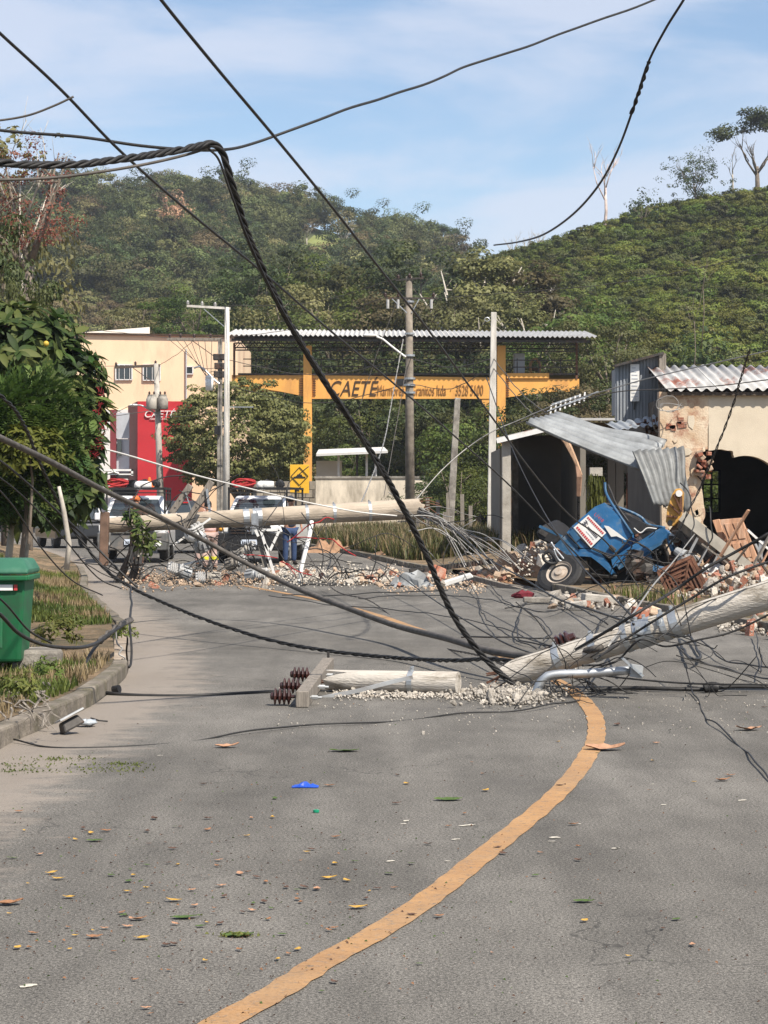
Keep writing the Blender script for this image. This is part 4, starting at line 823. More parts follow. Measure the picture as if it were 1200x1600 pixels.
# wired pole in the middle
D = 80
p = thing('utility_pole', 'brown grey round pole crowded with crossarms and wires at its top', 'utility pole', P(640, 855, D), 'standing utility poles')
mb = MB(); mb.cyl(P(641, HOR+EYE*F/D, D), P(639,432,D), .185, .115, 14); mb.build('shaft', mat('pole_brown', (.20,.17,.135), .9, .3, 3, .4, dirt=(.10,.085,.07), dscale=2), p, smooth=True)
crossarm(p, P(602,466,D-.1), P(684,466,D-.1), MT['steel_dark'], (.0,.25,.92), (.06,.06), 'porcelain'); crossarm(p, P(618,438,D-.1), P(662,434,D-.1), MT['steel_dark'], (.1,.5,.9), (.06,.06), 'porcelain')
for xa, xb in ((613,636),(655,643)): mb = MB(); mb.bar(P(xa,467,D-.12), P(xb,489,D-.12), .04,.03); mb.build('brace', MT['galv'], p)
for x in (606, 622, 674):
    mb = MB(); mb.cyl(P(x,468,D-.1), P(x,482,D-.1), .05, .05, 8); mb.build('fuse_cutout', MT['porcelain_grey'], p)
for yy in (470, 520, 554, 590, 600, 612): mb = MB(); q = P(640,yy,D); mb.cyl(q, q-Vector((0,0,.07)), .165+.0003*(yy-470), n=14); mb.build('band', MT['galv'], p)
mb = MB(); mb.tube([Vector(q) for q in crom([tuple(P(x,y,D-.2)) for x, y in ((634,558),(622,549),(608,538),(598,530),(588,526))], 5)], .038, 6); mb.build('lamp_arm', MT['white_paint'], p, smooth=True)
mb = MB(); mb.ball(P(578,524,D-.2), (.27,.12,.06), 10); mb.build('lamp_head', MT['white_paint'], p, smooth=True)
# leaning stump
D = 74
p = thing('pole_stump', 'weathered square pole stump leaning among tangled wires', 'pole', P(703, 860, D)); mb = MB(); mb.bar(P(701,860,D), P(715,622,D), .26,.22, w1=.19, h1=.17); mb.build('shaft', MT['concrete_old'], p, bevel=.02)
mb = MB(); mb.bar(P(694,862,D-.1), P(697,800,D-.1), .2,.1); mb.build('splint', MT['timber'], p)
# square white pole
D = 70
p = thing('utility_pole', 'bare square whitewashed pole without wires near the carport', 'utility pole', P(768, 865, D), 'standing utility poles')
mb = MB(); mb.bar(P(767,866,D), P(771.5,488,D), .27,.22, w1=.17, h1=.15); mb.build('shaft', MT['pole_white'], p, bevel=.015)
mb = MB(); mb.tube([P(764+4*math.cos(a)-3, 499+3*math.sin(a), D-.05) for a in [k*.7 for k in range(10)]], .012, 5); mb.build('eye_bolt', MT['galv'], p)
# ================================================================== FALLEN POLES
def shaft(parent, pts, radii, m, n=22, ragged=True, name='shaft'):
    mb = MB(); P_ = [Vector(q) for q in crom([tuple(p) for p in pts], 6)]; k = len(P_); rr = np.interp(np.linspace(0,1,k), np.linspace(0,1,len(radii)), radii); mb.tube(P_, list(rr), n)
    if ragged:
        ax = (P_[1]-P_[0]).normalized()
        for i in range(n): mb.v[i] = tuple(Vector(mb.v[i])-ax*random.uniform(-.05,.16))
    return mb.build(name, m, parent, smooth=False)
def band(parent, c, ax, r, wd=.05, bolt=True, m='galv'):
    ax = Vector(ax).normalized(); mb = MB(); mb.cyl(Vector(c)-ax*wd/2, Vector(c)+ax*wd/2, r+.006, n=20); o = mb.build('clamp_band', MT[m], parent)
    if bolt:
        s = ax.cross(Vector((0,0,1))).normalized(); u = s.cross(ax)
        for sg_ in (1,): mb = MB(); mb.box(Vector(c)+u*sg_*(r+.018), (.028,.03,.035)); mb.cyl(Vector(c)+u*(r+.03)-s*.04, Vector(c)+u*(r+.03)+s*.04, .008, n=6); mb.build('bolt_lug', MT[m], o)
    return o
MT['pole_fallen'] = mat('pole_fallen', (.54,.495,.43), .9, .2, 3, .5, bscale=45, dirt=(.20,.17,.13), dscale=3.0, dthr=(.48,.64), stretch=(.3,1.4,2.4))
# foreground broken pole, rising to the right
A, B = P(806, 1074, 19.4), P(1230, 921, 18.7); ax = (B-A).normalized(); A.z = .13; B2 = A+(B-A)*1.75
fp = thing('fallen_pole', 'broken round concrete pole lying across the road from the right', 'utility pole', A)
shaft(fp, [A, A.lerp(B2,.5), B2], [.112,.130], MT['pole_fallen'])
for v_ in (-.05, .06, .1):                                             # mould seams
    mb = MB(); s = ax.cross(Vector((0,0,1))).normalized(); u = s.cross(ax); a_ = 1.3+v_*6
    mb.bar(A+(u*math.cos(a_)-s*math.sin(a_))*-.0+(u*math.sin(a_)+s*math.cos(a_))*.112, B2+(u*math.sin(a_)+s*math.cos(a_))*.130, .008,.008); mb.build('mould_seam', MT['concrete_old'], fp)
for u_, wd in ((.165,.06),(.30,.06),(.42,.05),(.47,.08),(.50,.08),(.56,.05),(.60,.07)): band(fp, A.lerp(B, u_), ax, .1135+.0095*u_, wd)
for k in range(7):                                                     # bent reinforcing bars at the break
    q = A+Vector((0, random.uniform(-.1,.1), random.uniform(-.08,.1))); mb = MB(); mb.tube([q, q-ax*.15, q-ax*.28+Vector((0,random.uniform(-.1,.1),random.uniform(-.1,.08)))], .006, 5); mb.build('rebar', MT['rust'], fp)
c_ = A.lerp(B, .49)
for k in range(3): mb = MB(); mb.box(c_+ax*(k*.10-.1)+Vector((0,-.12,.06)), (.035,.03,.06)); mb.cyl(c_+ax*(k*.1-.1)+Vector((0,-.16,.06)), c_+ax*(k*.1-.1)+Vector((0,-.09,.06)), .009, n=6); mb.build('bolted_bracket', MT['galv'], fp)
# lamp arm lying against it
la = thing('street_lamp_bracket', 'bent galvanised street lamp arm lying under the broken pole', 'lamp arm', P(840,1090,18.3)); mb = MB()
mb.tube([Vector(q) for q in crom([tuple(P(x,y,18.3)) for x, y in ((836,1086),(848,1062),(868,1054),(920,1052),(985,1047))], 6)], .038, 10); mb.build('tube', MT['galv'], la, smooth=True)
mb = MB(); mb.bar(P(972,1028,18.2), P(1004,1056,18.2), .09,.02); mb.build('flange', MT['galv'], la); mb = MB(); mb.bar(P(985,1047,18.25), P(1003,1050,18.25), .10,.10); mb.build('socket', MT['galv_dull'], la)
# short broken length with crossarm
A2, B2_ = P(537,1071,18.9), P(716,1071,18.6); A2.z = B2_.z = .098
sp_ = thing('pole_piece', 'short broken length of concrete pole lying on the road', 'utility pole', A2); s_ = shaft(sp_, [A2, A2.lerp(B2_,.5), B2_], [.088,.098], MT['pole_fallen'])
ax2 = (B2_-A2).normalized(); band(sp_, A2.lerp(B2_,.6), ax2, .094, .045)
for k in range(5): q = A2+Vector((0,random.uniform(-.05,.05),random.uniform(-.05,.05))); mb = MB(); mb.tube([q, q-ax2*.2, q-ax2*.33+Vector((0,0,random.uniform(-.05,.02)))], .005, 5); mb.build('rebar', MT['rust'], sp_)
ca = thing('broken_crossarm', 'timber crossarm with three brown insulators lying on the road', 'crossarm', G(473,1106)); e0, e1 = G(472,1106)+Vector((0,0,.065)), G(513,1055)+Vector((0,0,.10)); mb = MB(); mb.bar(e0, e1, .10,.125); mb.build('beam', MT['timber'], ca, bevel=.006)
dirn = (e1-e0).normalized(); sd = Vector((-1,.0,.03)); 
for u_ in (.06,.33,.66):
    q = e0.lerp(e1, u_); mb = MB(); prof = [(.05,.012),(.10,.012),(.10,.03)]
    for k in range(4): z = .105+k*.036; prof += [(z,.028),(z+.006,.062),(z+.018,.066),(z+.028,.03)]
    prof += [(.255,.03),(.265,.02)]; mb.lathe(q, sd, prof, 14); mb.build('insulator', MT['porcelain'], ca, smooth=False)
    mb = MB(); mb.cyl(q-sd*.14, q+sd*.05, .010, n=8); mb.cyl(q-sd*.11, q-sd*.06, .018, n=6); mb.build('pin', MT['galv_dull'], ca)
mb = MB(); mb.cyl(e1+Vector((0,0,.04)), e1+Vector((0,0,.12)), .012, n=6); mb.build('bolt', MT['steel_dark'], ca)
mb = MB(); mb.tube([Vector(q) for q in crom([tuple(P(x,y,18.4)) for x, y in ((500,1091),(560,1079),(610,1066),(645,1058))], 5)], .022, 4); tag(mb.build('brace_strap', MT['galv_dull']), 'flat steel brace strap running from crossarm to broken pole piece', 'brace')
# the pole lying across the road behind
D = 45
A3, B3 = P(158,821,D-.3), P(652,795,D+.6); xp = thing('fallen_pole', 'long round pole lying propped across the road before the pickups', 'utility pole', G(400,905))
MT['pole_tan'] = mat('pole_tan', (.40,.335,.26), .9, .2, 2.5, .4, bscale=30, dirt=(.19,.155,.12), dscale=1.8, dthr=(.48,.66), stretch=(.5,1,1.4))
shaft(xp, [B3, B3.lerp(A3,.35), B3.lerp(A3,.7), A3], [.21,.19,.17,.15], MT['pole_tan']); ax3 = (A3-B3).normalized()
for x in (382,397,402,477,520,576): u_ = (x-158)/494; band(xp, A3.lerp(B3,u_), ax3, np.interp(u_,[0,1],[.152,.207]), .12 if x < 410 else .06)
for k in range(16):
    q = B3+Vector((0,random.uniform(-.15,.15),random.uniform(-.15,.15))); mb = MB(); e_ = q+Vector((random.uniform(.1,.5),random.uniform(-.2,.2),random.uniform(-.35,.15))); mb.tube([q, q.lerp(e_,.5)+Vector((0,0,.05)), e_], .012, 5); mb.build('rebar', MT['rust'], xp)
MT['end_post'] = mat('end_post', (.16,.10,.07), .9, .3, 4)
mb = MB(); mb.bar(P(164,800,D-.6), P(162,884,D-.6), .17,.2); tag(mb.build('gate_post', MT['end_post'], bevel=.02), 'short reddish square post under the left end of the propped pole', 'post')
# splintered stump props
for i, (xa,ya,xb,yb,w_) in enumerate([(212,838,184,918,.26),(226,835,203,920,.28),(218,812,214,850,.3)]):
    st_ = thing('splintered_prop', ['left splintered dark timber prop under the propped pole', 'right splintered dark timber prop with peeling bark under the propped pole', 'short splintered timber head jammed against the propped pole'][i], 'timber', P(xb,yb,D-.4), 'splintered props'); mb = MB()
    n = 6; mb.tube([P(xa+(xb-xa)*k/n+random.uniform(-2,2), ya+(yb-ya)*k/n, D-.4+random.uniform(-.03,.03)) for k in range(n+1)], [w_*.3*random.uniform(.7,1.2) for k in range(n+1)], 8); mb.build('log', MT['timber_dark'], st_)
    for k in range(7):
        q = P(xa+random.uniform(-8,8), ya+random.uniform(0,30), D-.55); mb = MB(); mb.bar(q, q+Vector((random.uniform(-.1,.1),0,random.uniform(-.45,-.15))), .05,.02); mb.build('splinter', MT['bark_pale'] if k % 2 else MT['timber'], st_)
lf_ = [((220,835),(.14,.14,.3)),((232,850),(.12,.12,.25)),((205,805),(.14,.1,.15))]; pts, nr = [], []
sprig = thing('torn_branch', 'torn leafy green branch caught on the propped pole', 'branch', P(225,850,44.2))
for (x,y), rad in lf_: a, b_ = shell_points(rg, 16, P(x,y,44.2)-sprig.location, rad); pts += a; nr += b_
o = bpy.data.objects.new('leaves', rosettes('leaves', pts, nr, .17, 4, LF['broad'], rg)); COL.objects.link(o); o.parent = sprig
mb = MB(); mb.tube([P(205,800,44.2)-sprig.location, P(222,840,44.2)-sprig.location, P(228,862,44.2)-sprig.location], [.02,.015,.006], 5); mb.build('twig', MT['bark'], None).parent = sprig
# crossarms thrust up through the tangle
for i, (xa,ya,xb,yb,dd) in enumerate([(268,802,298,758,45.6),(287,826,331,752,44.4)]):
    q = thing('upturned_crossarm', ['shorter upturned timber crossarm behind the propped pole', 'longer drilled timber crossarm standing up over the propped pole'][i], 'crossarm', P(xa,ya,dd)); mb = MB(); mb.bar(P(xa,ya,dd), P(xb,yb,dd), .13,.13); mb.build('beam', MT['timber'], q, bevel=.01)
    for k in (.2,.45,.7): mb = MB(); c = P(xa,ya,dd).lerp(P(xb,yb,dd), k); mb.cyl(c-Vector((0,.075,0)), c+Vector((0,.075,0)), .014, n=8); mb.build('bolt_hole', MT['black'], q)
    mb = MB(); mb.bar(P(xb-8,yb+12,dd-.1), P(xb+4 if i == 0 else xb-3, yb+48,dd-.1), .05,.02); mb.build('strap', MT['galv'], q)
# white steel brackets
wb = thing('pole_bracket', 'white steel triangular transformer bracket hanging from the propped pole', 'bracket', P(428,898,D-.5)); mb = MB()
for (xa,ya),(xb,yb) in (((405,828),(437,828)),((437,828),(422,860)),((408,830),(428,896)),((399,828),(404,838)),((420,860),(414,850))): mb.bar(P(xa,ya,D-.5), P(xb,yb,D-.5), .10,.05)
mb.build('frame', MT['white_paint'], wb)
mb = MB(); mb.bar(P(403,838,D-.4), P(416,890,D-.4), .12,.08); mb.build('backplate', MT['concrete_old'], wb)
mb = MB(); mb.bar(P(398,802,D-.42), P(399,835,D-.42), .14,.03); mb.build('hanger', MT['galv'], wb)
mb = MB(); mb.tube([P(487,815,D-.3), P(484,835,D-.5), P(470,890,D-.8), P(470,914,D-.8)], .045, 8); mb.cyl(P(470,905,D-.8), P(470,916,D-.8), .07, .07, 10); tag(mb.build('street_lamp_bracket', MT['white_paint'], smooth=True), 'slim white lamp arm hanging down right of the triangular bracket', 'lamp arm')
for i, (xa,ya,xb,yb) in enumerate([(271,852,329,810),(278,884,320,874),(284,912,330,905)]):
    mb = MB(); mb.bar(P(xa,ya,D-.7), P(xb,yb,D-.7), .06,.04); tag(mb.build('steel_strap', MT['white_paint']), ['steep pale steel strap above the smashed transformer', 'near level pale steel strap in the middle of the tangle', 'lowest pale steel strap lying on the debris'][i], 'strap', 'pale steel straps')
# smashed transformers and fuse gear
def transformer(x, y, dd, s, ax, label, m='galv_dull'):
    q = thing('smashed_transformer', label, 'transformer', P(x,y,dd)); c = P(x,y,dd); ax = Vector(ax).normalized(); mb = MB(); mb.lathe(c, ax, [(0,.12*s),(.03*s,.16*s),(.3*s,.16*s),(.36*s,.13*s),(.38*s,.18*s),(.41*s,.18*s)], 16); bd = mb.build('tank', MT[m], q, smooth=False)
    for k in range(10):
        a_ = k*.628; u = ax.orthogonal().normalized(); v_ = ax.cross(u); dr = u*math.cos(a_)+v_*math.sin(a_); mb = MB(); mb.bar(c+dr*.19*s+ax*.05*s, c+dr*.19*s+ax*.28*s, .06*s,.008, up=dr); mb.build('cooling_fin', MT[m], bd)
    for k in (-1,0,1): mb = MB(); insulator(mb, c+ax*.41*s+ax.orthogonal().normalized()*k*.1*s, ax, 1.6*s, 4); mb.build('bushing', MT['porcelain_grey'], q)
transformer(318,862,44.2,.85,(-.25,-.3,.9),'smashed grey transformer under the upturned crossarm')
transformer(352,884,44.0,.65,(.9,-.2,.3),'toppled transformer lying left of the white bracket','concrete_old')
transformer(385,901,43.8,.7,(.8,-.4,.15),'transformer lying on its side at the foot of the white bracket')
transformer(374,868,44.4,.6,(.7,-.3,.5),'white capped transformer between pole and debris','concrete')
transformer(298,898,44.0,.7,(-.5,-.2,.2),'broken transformer body at the left of the debris')
transformer(345,905,43.6,.7,(-.9,-.2,.1),'small broken transformer part at the front of the debris','concrete_old')
lk = P(298,858,44); mb = MB(); mb.ball(P(303,836,44.1), (.2,.15,.15), 10); tag(mb.build('lamp_globe', MT['white_paint'], smooth=True), 'round white lamp head caught above the smashed transformer', 'lamp')
# ================================================================== HOUSE, CARPORT, WRECKED TRUCK
MT['house_wall'] = mat('house_wall', (.60,.52,.40), .95, .06, 2, .25, bscale=60, dirt=(.47,.39,.29), dscale=1.1, dthr=(.52,.75))
MT['old_plaster'] = mat('old_plaster', (.50,.36,.235), .95, .12, 3, .5, bscale=30, col2=(.66,.55,.41), dirt=(.34,.17,.11), dscale=2.6, dthr=(.50,.64))
MT['fibro'] = mat('fibro', (.44,.43,.41), .85, .2, 1.6, .2, dirt=(.24,.09,.06), dscale=.9, dthr=(.54,.64), stretch=(1.6,.5,1))
MT['sheet_grey'] = mat('sheet_grey', (.27,.29,.31), .7, .2, 2, dirt=(.16,.17,.18), dscale=2, stretch=(1,1,.3))
MT['sheet_zinc'] = mat('sheet_zinc', (.27,.28,.28), .55, .25, 2.5, metal=.2, dirt=(.17,.17,.165), dscale=2, dthr=(.5,.75))
MT['door_wood'] = mat('door_wood', (.45,.25,.15), .8, .25, 3, .2, stretch=(6,6,.7), dirt=(.55,.38,.27), dscale=2)
MT['door_dark'] = mat('door_dark', (.11,.04,.022), .7, .3, 3, stretch=(6,6,.7))
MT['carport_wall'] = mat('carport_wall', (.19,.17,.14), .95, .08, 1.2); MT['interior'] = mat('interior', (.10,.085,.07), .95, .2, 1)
D = 45
hs = thing('house', 'damaged beige house with corrugated roof and broken arched opening', 'house', P(1150, 895, D))
def W(x, y, dd=D): return P(x, y, dd)
# left pier: rough old plaster, ragged right edge
def jag(pts, amp=2.0, n=4):
    out = []
    for (a, b), (c, d_) in zip(pts, pts[1:]):
        for k in range(n): u = k/n; out.append((a+(c-a)*u+random.uniform(-amp,amp)*(k > 0), b+(d_-b)*u+random.uniform(-amp,amp)*(k > 0)))
    return out+[pts[-1]]
pier = [(1030,612),(1107,616)]+[(1107,640)]+jag([(1107,640),(1106,702),(1090,706),(1088,742),(1096,752),(1102,800),(1096,830),(1100,900)],1.6)[1:]+[(1036,900)]
mb = MB(); mb.prism([W(*q) for q in pier], (0,.30,0)); mb.build('pier', MT['old_plaster'], hs)
# main wall with broken arch
arch = [(1146,900)] + [(1146,724)] + [(1205+59*math.cos(a), 768+60*math.sin(a)*-1) for a in [math.pi*(1-k/16) for k in range(1,16)]] + [(1264,768),(1264,900)]
top = [(1107.2,616),(1420,612),(1420,900),(1223,900),(1223,770)]
op = [(1165+58*math.cos(a), 770-58*math.sin(a)) for a in [k*1.88/14 for k in range(1,15)]]
op2 = jag([(op[-1][0],op[-1][1]),(1145,705),(1128,702),(1107.2,704)],.8)[1:]
mb = MB(); mb.prism([W(*q) for q in top+op+op2], (0,.28,0)); mb.build('front_wall', MT['house_wall'], hs)
# exposed bricks at the break
for k in range(16):
    mb = MB(); q = W(random.uniform(1090,1112), 706+k*2.8+random.uniform(-1,1), D-.02-random.random()*.12); mb.box(q, (random.uniform(.07,.2),.14,random.uniform(.05,.11)), Matrix.Rotation(random.uniform(-.8,.8),3,'Y') @ Matrix.Rotation(random.uniform(-.5,.5),3,'Z')); mb.build('brick', MT['brick' if k % 3 else 'rubble_tan'], hs, bevel=.012)
for k in range(9):
    mb = MB(); mb.box(W(random.uniform(1044,1066), random.uniform(650,672), D-.004), (random.uniform(.08,.2),.03,.06), Matrix.Rotation(random.uniform(-.2,.2),3,'Y')); mb.build('brick', MT['brick'], hs)
for k in range(26):                                                    # plaster lifting off
    mb = MB(); x, y = random.uniform(1040,1104), random.uniform(640,890); n = 6; s_ = random.uniform(2,9); mb.prism([W(x+s_*math.cos(a)*random.uniform(.6,1.3), y+s_*1.3*math.sin(a)*random.uniform(.6,1.3), D-.012-.004*(k % 5)) for a in [2*math.pi*i/n for i in range(n)]], (0,.011,0)); mb.build('plaster_flake', MT['house_wall'] if k % 3 else MT['old_plaster'], hs)
# interior
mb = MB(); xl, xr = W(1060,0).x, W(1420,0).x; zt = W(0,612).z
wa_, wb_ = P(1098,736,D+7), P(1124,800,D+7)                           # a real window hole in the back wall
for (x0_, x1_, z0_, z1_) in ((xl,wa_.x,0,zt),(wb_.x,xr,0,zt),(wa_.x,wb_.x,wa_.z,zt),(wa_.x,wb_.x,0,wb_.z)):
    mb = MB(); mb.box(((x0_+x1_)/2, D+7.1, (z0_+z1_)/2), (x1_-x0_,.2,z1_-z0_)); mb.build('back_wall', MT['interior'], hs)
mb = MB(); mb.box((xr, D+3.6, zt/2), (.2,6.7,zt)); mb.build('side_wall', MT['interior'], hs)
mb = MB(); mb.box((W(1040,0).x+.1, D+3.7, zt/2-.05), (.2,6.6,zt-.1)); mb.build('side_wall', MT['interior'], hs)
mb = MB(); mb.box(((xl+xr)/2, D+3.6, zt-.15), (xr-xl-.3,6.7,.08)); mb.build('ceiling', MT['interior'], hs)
wd = MB(); k7 = (D+7)/D
a_, b_ = P(1098,736,D+6.96), P(1124,800,D+6.96); wd.box(((a_.x+b_.x)/2, D+6.97, (a_.z+b_.z)/2), (b_.x-a_.x,.02,a_.z-b_.z)); 
m = bpy.data.materials.new('window_pane'); m.use_nodes = True; t = m.node_tree; t.nodes.clear(); tb = t.nodes.new('ShaderNodeBsdfTransparent'); tb.inputs[0].default_value = (.8,.85,.8,1); gb = t.nodes.new('ShaderNodeBsdfGlossy'); gb.inputs['Roughness'].default_value = .1
xs = t.nodes.new('ShaderNodeMixShader'); xs.inputs[0].default_value = .06; t.links.new(tb.outputs[0], xs.inputs[1]); t.links.new(gb.outputs[0], xs.inputs[2]); om = t.nodes.new('ShaderNodeOutputMaterial'); t.links.new(xs.outputs[0], om.inputs[0])
wo = wd.build('window', m, hs)
mb = MB()
for x in (1098,1111.5,1124): mb.bar(P(x,735,D+6.93), P(x,801,D+6.93), .05,.04)
for y in (735,757,779,801): mb.bar(P(1098,y,D+6.92), P(1124,y,D+6.92), .05,.04)
mb.build('frame', MT['black'], wo)
# roof of corrugated fibre cement, each sheet its own piece
x0, x1 = W(1038,0).x, W(1400,0).x; zf, df = W(0,614,D-.2).z, D-.2; zb, db = P(0,577,D+3.2).z, D+3.2
pitch = .205; sw_ = pitch*5; x = x0; i = 0
while x < x1:
    mb = MB(); nu = 40
    def fn(u, v, x=x): 
        xx = x+u*(sw_+.06); return (xx, df+(db-df)*v, zf+.06+(zb-zf)*v+.034*math.cos((xx-x0)/pitch*2*math.pi)+(.01 if i % 2 else 0))
    mb.grid(fn, nu, 2); mb.build('roof_sheet', MT['fibro'], hs, smooth=True, solid=.008); x += sw_; i += 1
mb = MB(); mb.grid(lambda u, v: (x0+(x1-x0)*u, db+(db-df)*v, zb+.06-(zb-zf)*v), 4, 2); mb.build('rear_roof', MT['fibro'], hs)
for dd in (D-.1, D+1.4, D+3): 
    z_ = zf+(zb-zf)*(dd-df)/(db-df)-.03; mb = MB(); mb.bar((x0+.05,dd,z_), (x1,dd,z_), .06,.07); mb.build('rafter', MT['timber_dark'], hs)
mb = MB(); q = W(1050,640,D-.05); mb.tube([W(1046+(17+4*math.sin(a*.6))*math.cos(a)+random.uniform(-1.5,1.5), 630+(9+5*math.sin(a*.37))*math.sin(a)+a*.5, D-.2-.02*a) for a in [k*.45 for k in range(38)]], .008, 5); tag(mb.build('wire_coil', MT['cable_alu']), 'coil of pale service cable hanging on the house corner under the eave', 'cable')
mb = MB(); mb.tube([W(1030+12*math.cos(a), 650+26*math.sin(a), D-.25) for a in [1.6+k*.3 for k in range(12)]], .011, 5); tag(mb.build('wire_loop', MT['black_rubber']), 'black cable loop hanging beside the house pier', 'cable')
# metal clad box
D = 48
bx = thing('metal_clad_box', 'grey corrugated metal clad box tower beside the house roof', 'shed', P(1000, 650, D))
nrib = 26; xa, xb = 961, 1029
for k in range(nrib):
    u = k/nrib; mb = MB(); a_ = P(xa+(xb-xa)*u, 573-18*u, D-.01*(k % 2)); b_ = P(xa+(xb-xa)*(u+1/nrib), 573-18*(u+1/nrib), D-.01*(k % 2)); z0 = P(0,658,D).z
    mb.prism([(a_.x,D-.03*(k%2),z0),(b_.x,D-.03*(k%2),z0),(b_.x,D-.03*(k%2),b_.z),(a_.x,D-.03*(k%2),a_.z)], (0,.05,0)); mb.build('cladding_strip', MT['sheet_grey'], bx)
mb = MB(); mb.bar(P(1034,553,D-.05), P(1034,660,D-.05), .15,.3); mb.build('corner_post', MT['timber'], bx)
mb = MB(); mb.bar(P(960,572,D-.1), P(1036,552,D-.1), .3,.05); mb.build('capping', MT['steel_dark'], bx)
mb = MB(); mb.box(((P(961,0,D).x+P(1036,0,D).x)/2, D+.8, P(0,610,D).z), (P(1030,0,D).x-P(966,0,D).x,1.3,1.0)); mb.build('core', MT['sheet_grey'], bx)
mb = MB(); pbox(mb, 985, 569, 999, 627, D-.10, .03); sgn = mb.build('notice_board', MT['white_paint'], bx)
for k in range(9): mb = MB(); pbox(mb, 987, 574+k*5.6, 997-random.uniform(0,4), 575.6+k*5.6, D-.106, .004); mb.build('notice_line', MT['grey_panel'], sgn)
mb = MB(); mb.bar(P(992,627,D-.07), P(991,640,D-.07), .03,.03); mb.build('post', MT['steel_dark'], bx)
# carport
D = 58
cpx = thing('carport', 'open carport with shaded beige back wall beside the white pole', 'carport', P(850, 870, D))
mb = MB(); mb.add([P(776,686,D-1.5), P(906,655,D-1.5), P(1040,655,D-1.5), P(1046,655,D+8), P(912,656,D+8), P(786,694,D+8)], [(0,1,4,5),(1,2,3,4)]); mb.build('roof', MT['fibro'], cpx, solid=.06)
mb = MB(); mb.bar(P(776,689,D-1.55), P(906,658,D-1.55), .05,.12); mb.build('fascia', MT['white_paint'], cpx)
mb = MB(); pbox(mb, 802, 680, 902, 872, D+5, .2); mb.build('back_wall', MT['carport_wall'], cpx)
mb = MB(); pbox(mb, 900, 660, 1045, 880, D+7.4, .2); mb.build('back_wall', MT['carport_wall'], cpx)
mb = MB(); mb.box((P(904,0,D).x, D+1.8, 1.75), (.14,6.2,3.5)); mb.build('side_wall', MT['carport_wall'], cpx)  # right side wall, added to keep sky light off the back wall
mb = MB(); mb.box((P(800,0,D+2).x-.35, D+2.6, 1.5), (.14,4.8,3.0)); mb.build('side_wall', MT['carport_wall'], cpx)  # left side wall, likewise added to darken the inside
mb = MB(); mb.bar(P(791,690,D-1.2), P(791,868,D-1.2), .22,.22); mb.build('post', MT['concrete'], cpx, bevel=.015)
mb = MB(); mb.bar(P(805,690,D+2), P(805,868,D+2), .16,.16); mb.build('post', MT['concrete_old'], cpx)
mb = MB(); mb.bar(P(797.5,692,D-1), P(797.5,868,D-1), .07,.07); mb.build('downpipe', MT['steel_dark'], cpx)
for x in (955, 968, 1020): mb = MB(); mb.bar(P(x,665,D+1), P(x,880,D+1), .2,.2); mb.build('post', MT['carport_wall'], cpx)
mb = MB(); pbox(mb, 979, 742, 1010, 880, D+1.5, .06); dr = mb.build('wooden_door', MT['door_dark'], cpx)
mb = MB(); mb.prism([P(979+15.5-15.5*math.cos(a), 742-9*math.sin(a), D+1.5) for a in [math.pi*k/10 for k in range(11)]], (0,.06,0)); mb.build('door_head', MT['door_dark'], dr)
for k in range(4): mb = MB(); pbox(mb, 982+k*7, 748, 986.5+k*7, 870, D+1.46, .03); mb.build('plank', MT['door_dark'], dr)
mb = MB()
for k in range(7): mb.bar(P(903+k*4.4,762,D-1), P(903+k*4.4,820,D-1), .03,.03)
for y in (764,785,805): mb.bar(P(902,y,D-1), P(932,y,D-1), .03,.03)
tag(mb.build('iron_gate', MT['black']), 'black iron bar gate behind the truck mirror', 'gate')
cc = thing('broken_column', 'split timber post hanging from the carport roof edge', 'post', P(905, 800, 56)); mb = MB(); mb.tube([P(870,672,55.5), P(885,690,55.4), P(897,715,55.3), P(905,735,55.3)], [.07,.085,.06,.05], 5); mb.tube([P(897,715,55.3), P(909,742,55.2)], [.06,.02], 6); mb.build('splintered_beam', mat('raw_wood', (.42,.27,.17), .9, .3, 4, stretch=(5,5,1)), cc)
mb = MB(); mb.tube([P(901,722,55.3), P(905,745,55.2), P(904,775,55.3)], [.05,.08,.06], 5); mb.build('lower_piece', mat('raw_wood2', (.30,.18,.12), .9, .3, 4), cc)
pl_ = thing('hanging_plant', 'light green trailing plant hanging behind the truck cab', 'plant', P(931, 790, 54)); V, Fq, o_ = [], [], 0
for k in range(420):
    p = P(random.gauss(931,6), random.uniform(738,790), 54+random.uniform(-.2,.2)); a = random.uniform(0,6.28); dv = Vector((math.cos(a)*.25, math.sin(a)*.25, -1)); sd_ = Vector((math.sin(a), -math.cos(a), 0)); l_ = random.uniform(.12,.3)
    V += [p-sd_*.012, p+sd_*.012, p+sd_*.008+dv*l_, p-sd_*.008+dv*l_]; Fq.append((o_,o_+1,o_+2,o_+3)); o_ += 4
o = bpy.data.objects.new('foliage', np_mesh('foliage', np.array([tuple(v-pl_.location) for v in V]), Fq, LF['bamboo'])); COL.objects.link(o); o.parent = pl_
mb = MB(); mb.box(P(931,737,54)-pl_.location, (.3,.25,.2)); mb.build('planter', MT['concrete'], None).parent = pl_
# TV aerials / pipe rack on the roof behind
ar = thing('roof_aerial', 'row of pale aerial rods above the dark roof beyond the carport', 'aerial', P(890, 640, 57))
mb = MB(); mb.bar(P(855,643,57), P(935,612,57), .05,.04); mb.bar(P(862,632,57.4), P(905,618,57.4), .04,.04); mb.build('boom', MT['galv'], ar)
for k in range(8): mb = MB(); x = 860+k*7.5; y = 641-k*2.9; mb.bar(P(x,y+6,57), P(x+1.5,y-8,57), .04,.04); mb.build('rod', MT['white_paint'], ar)
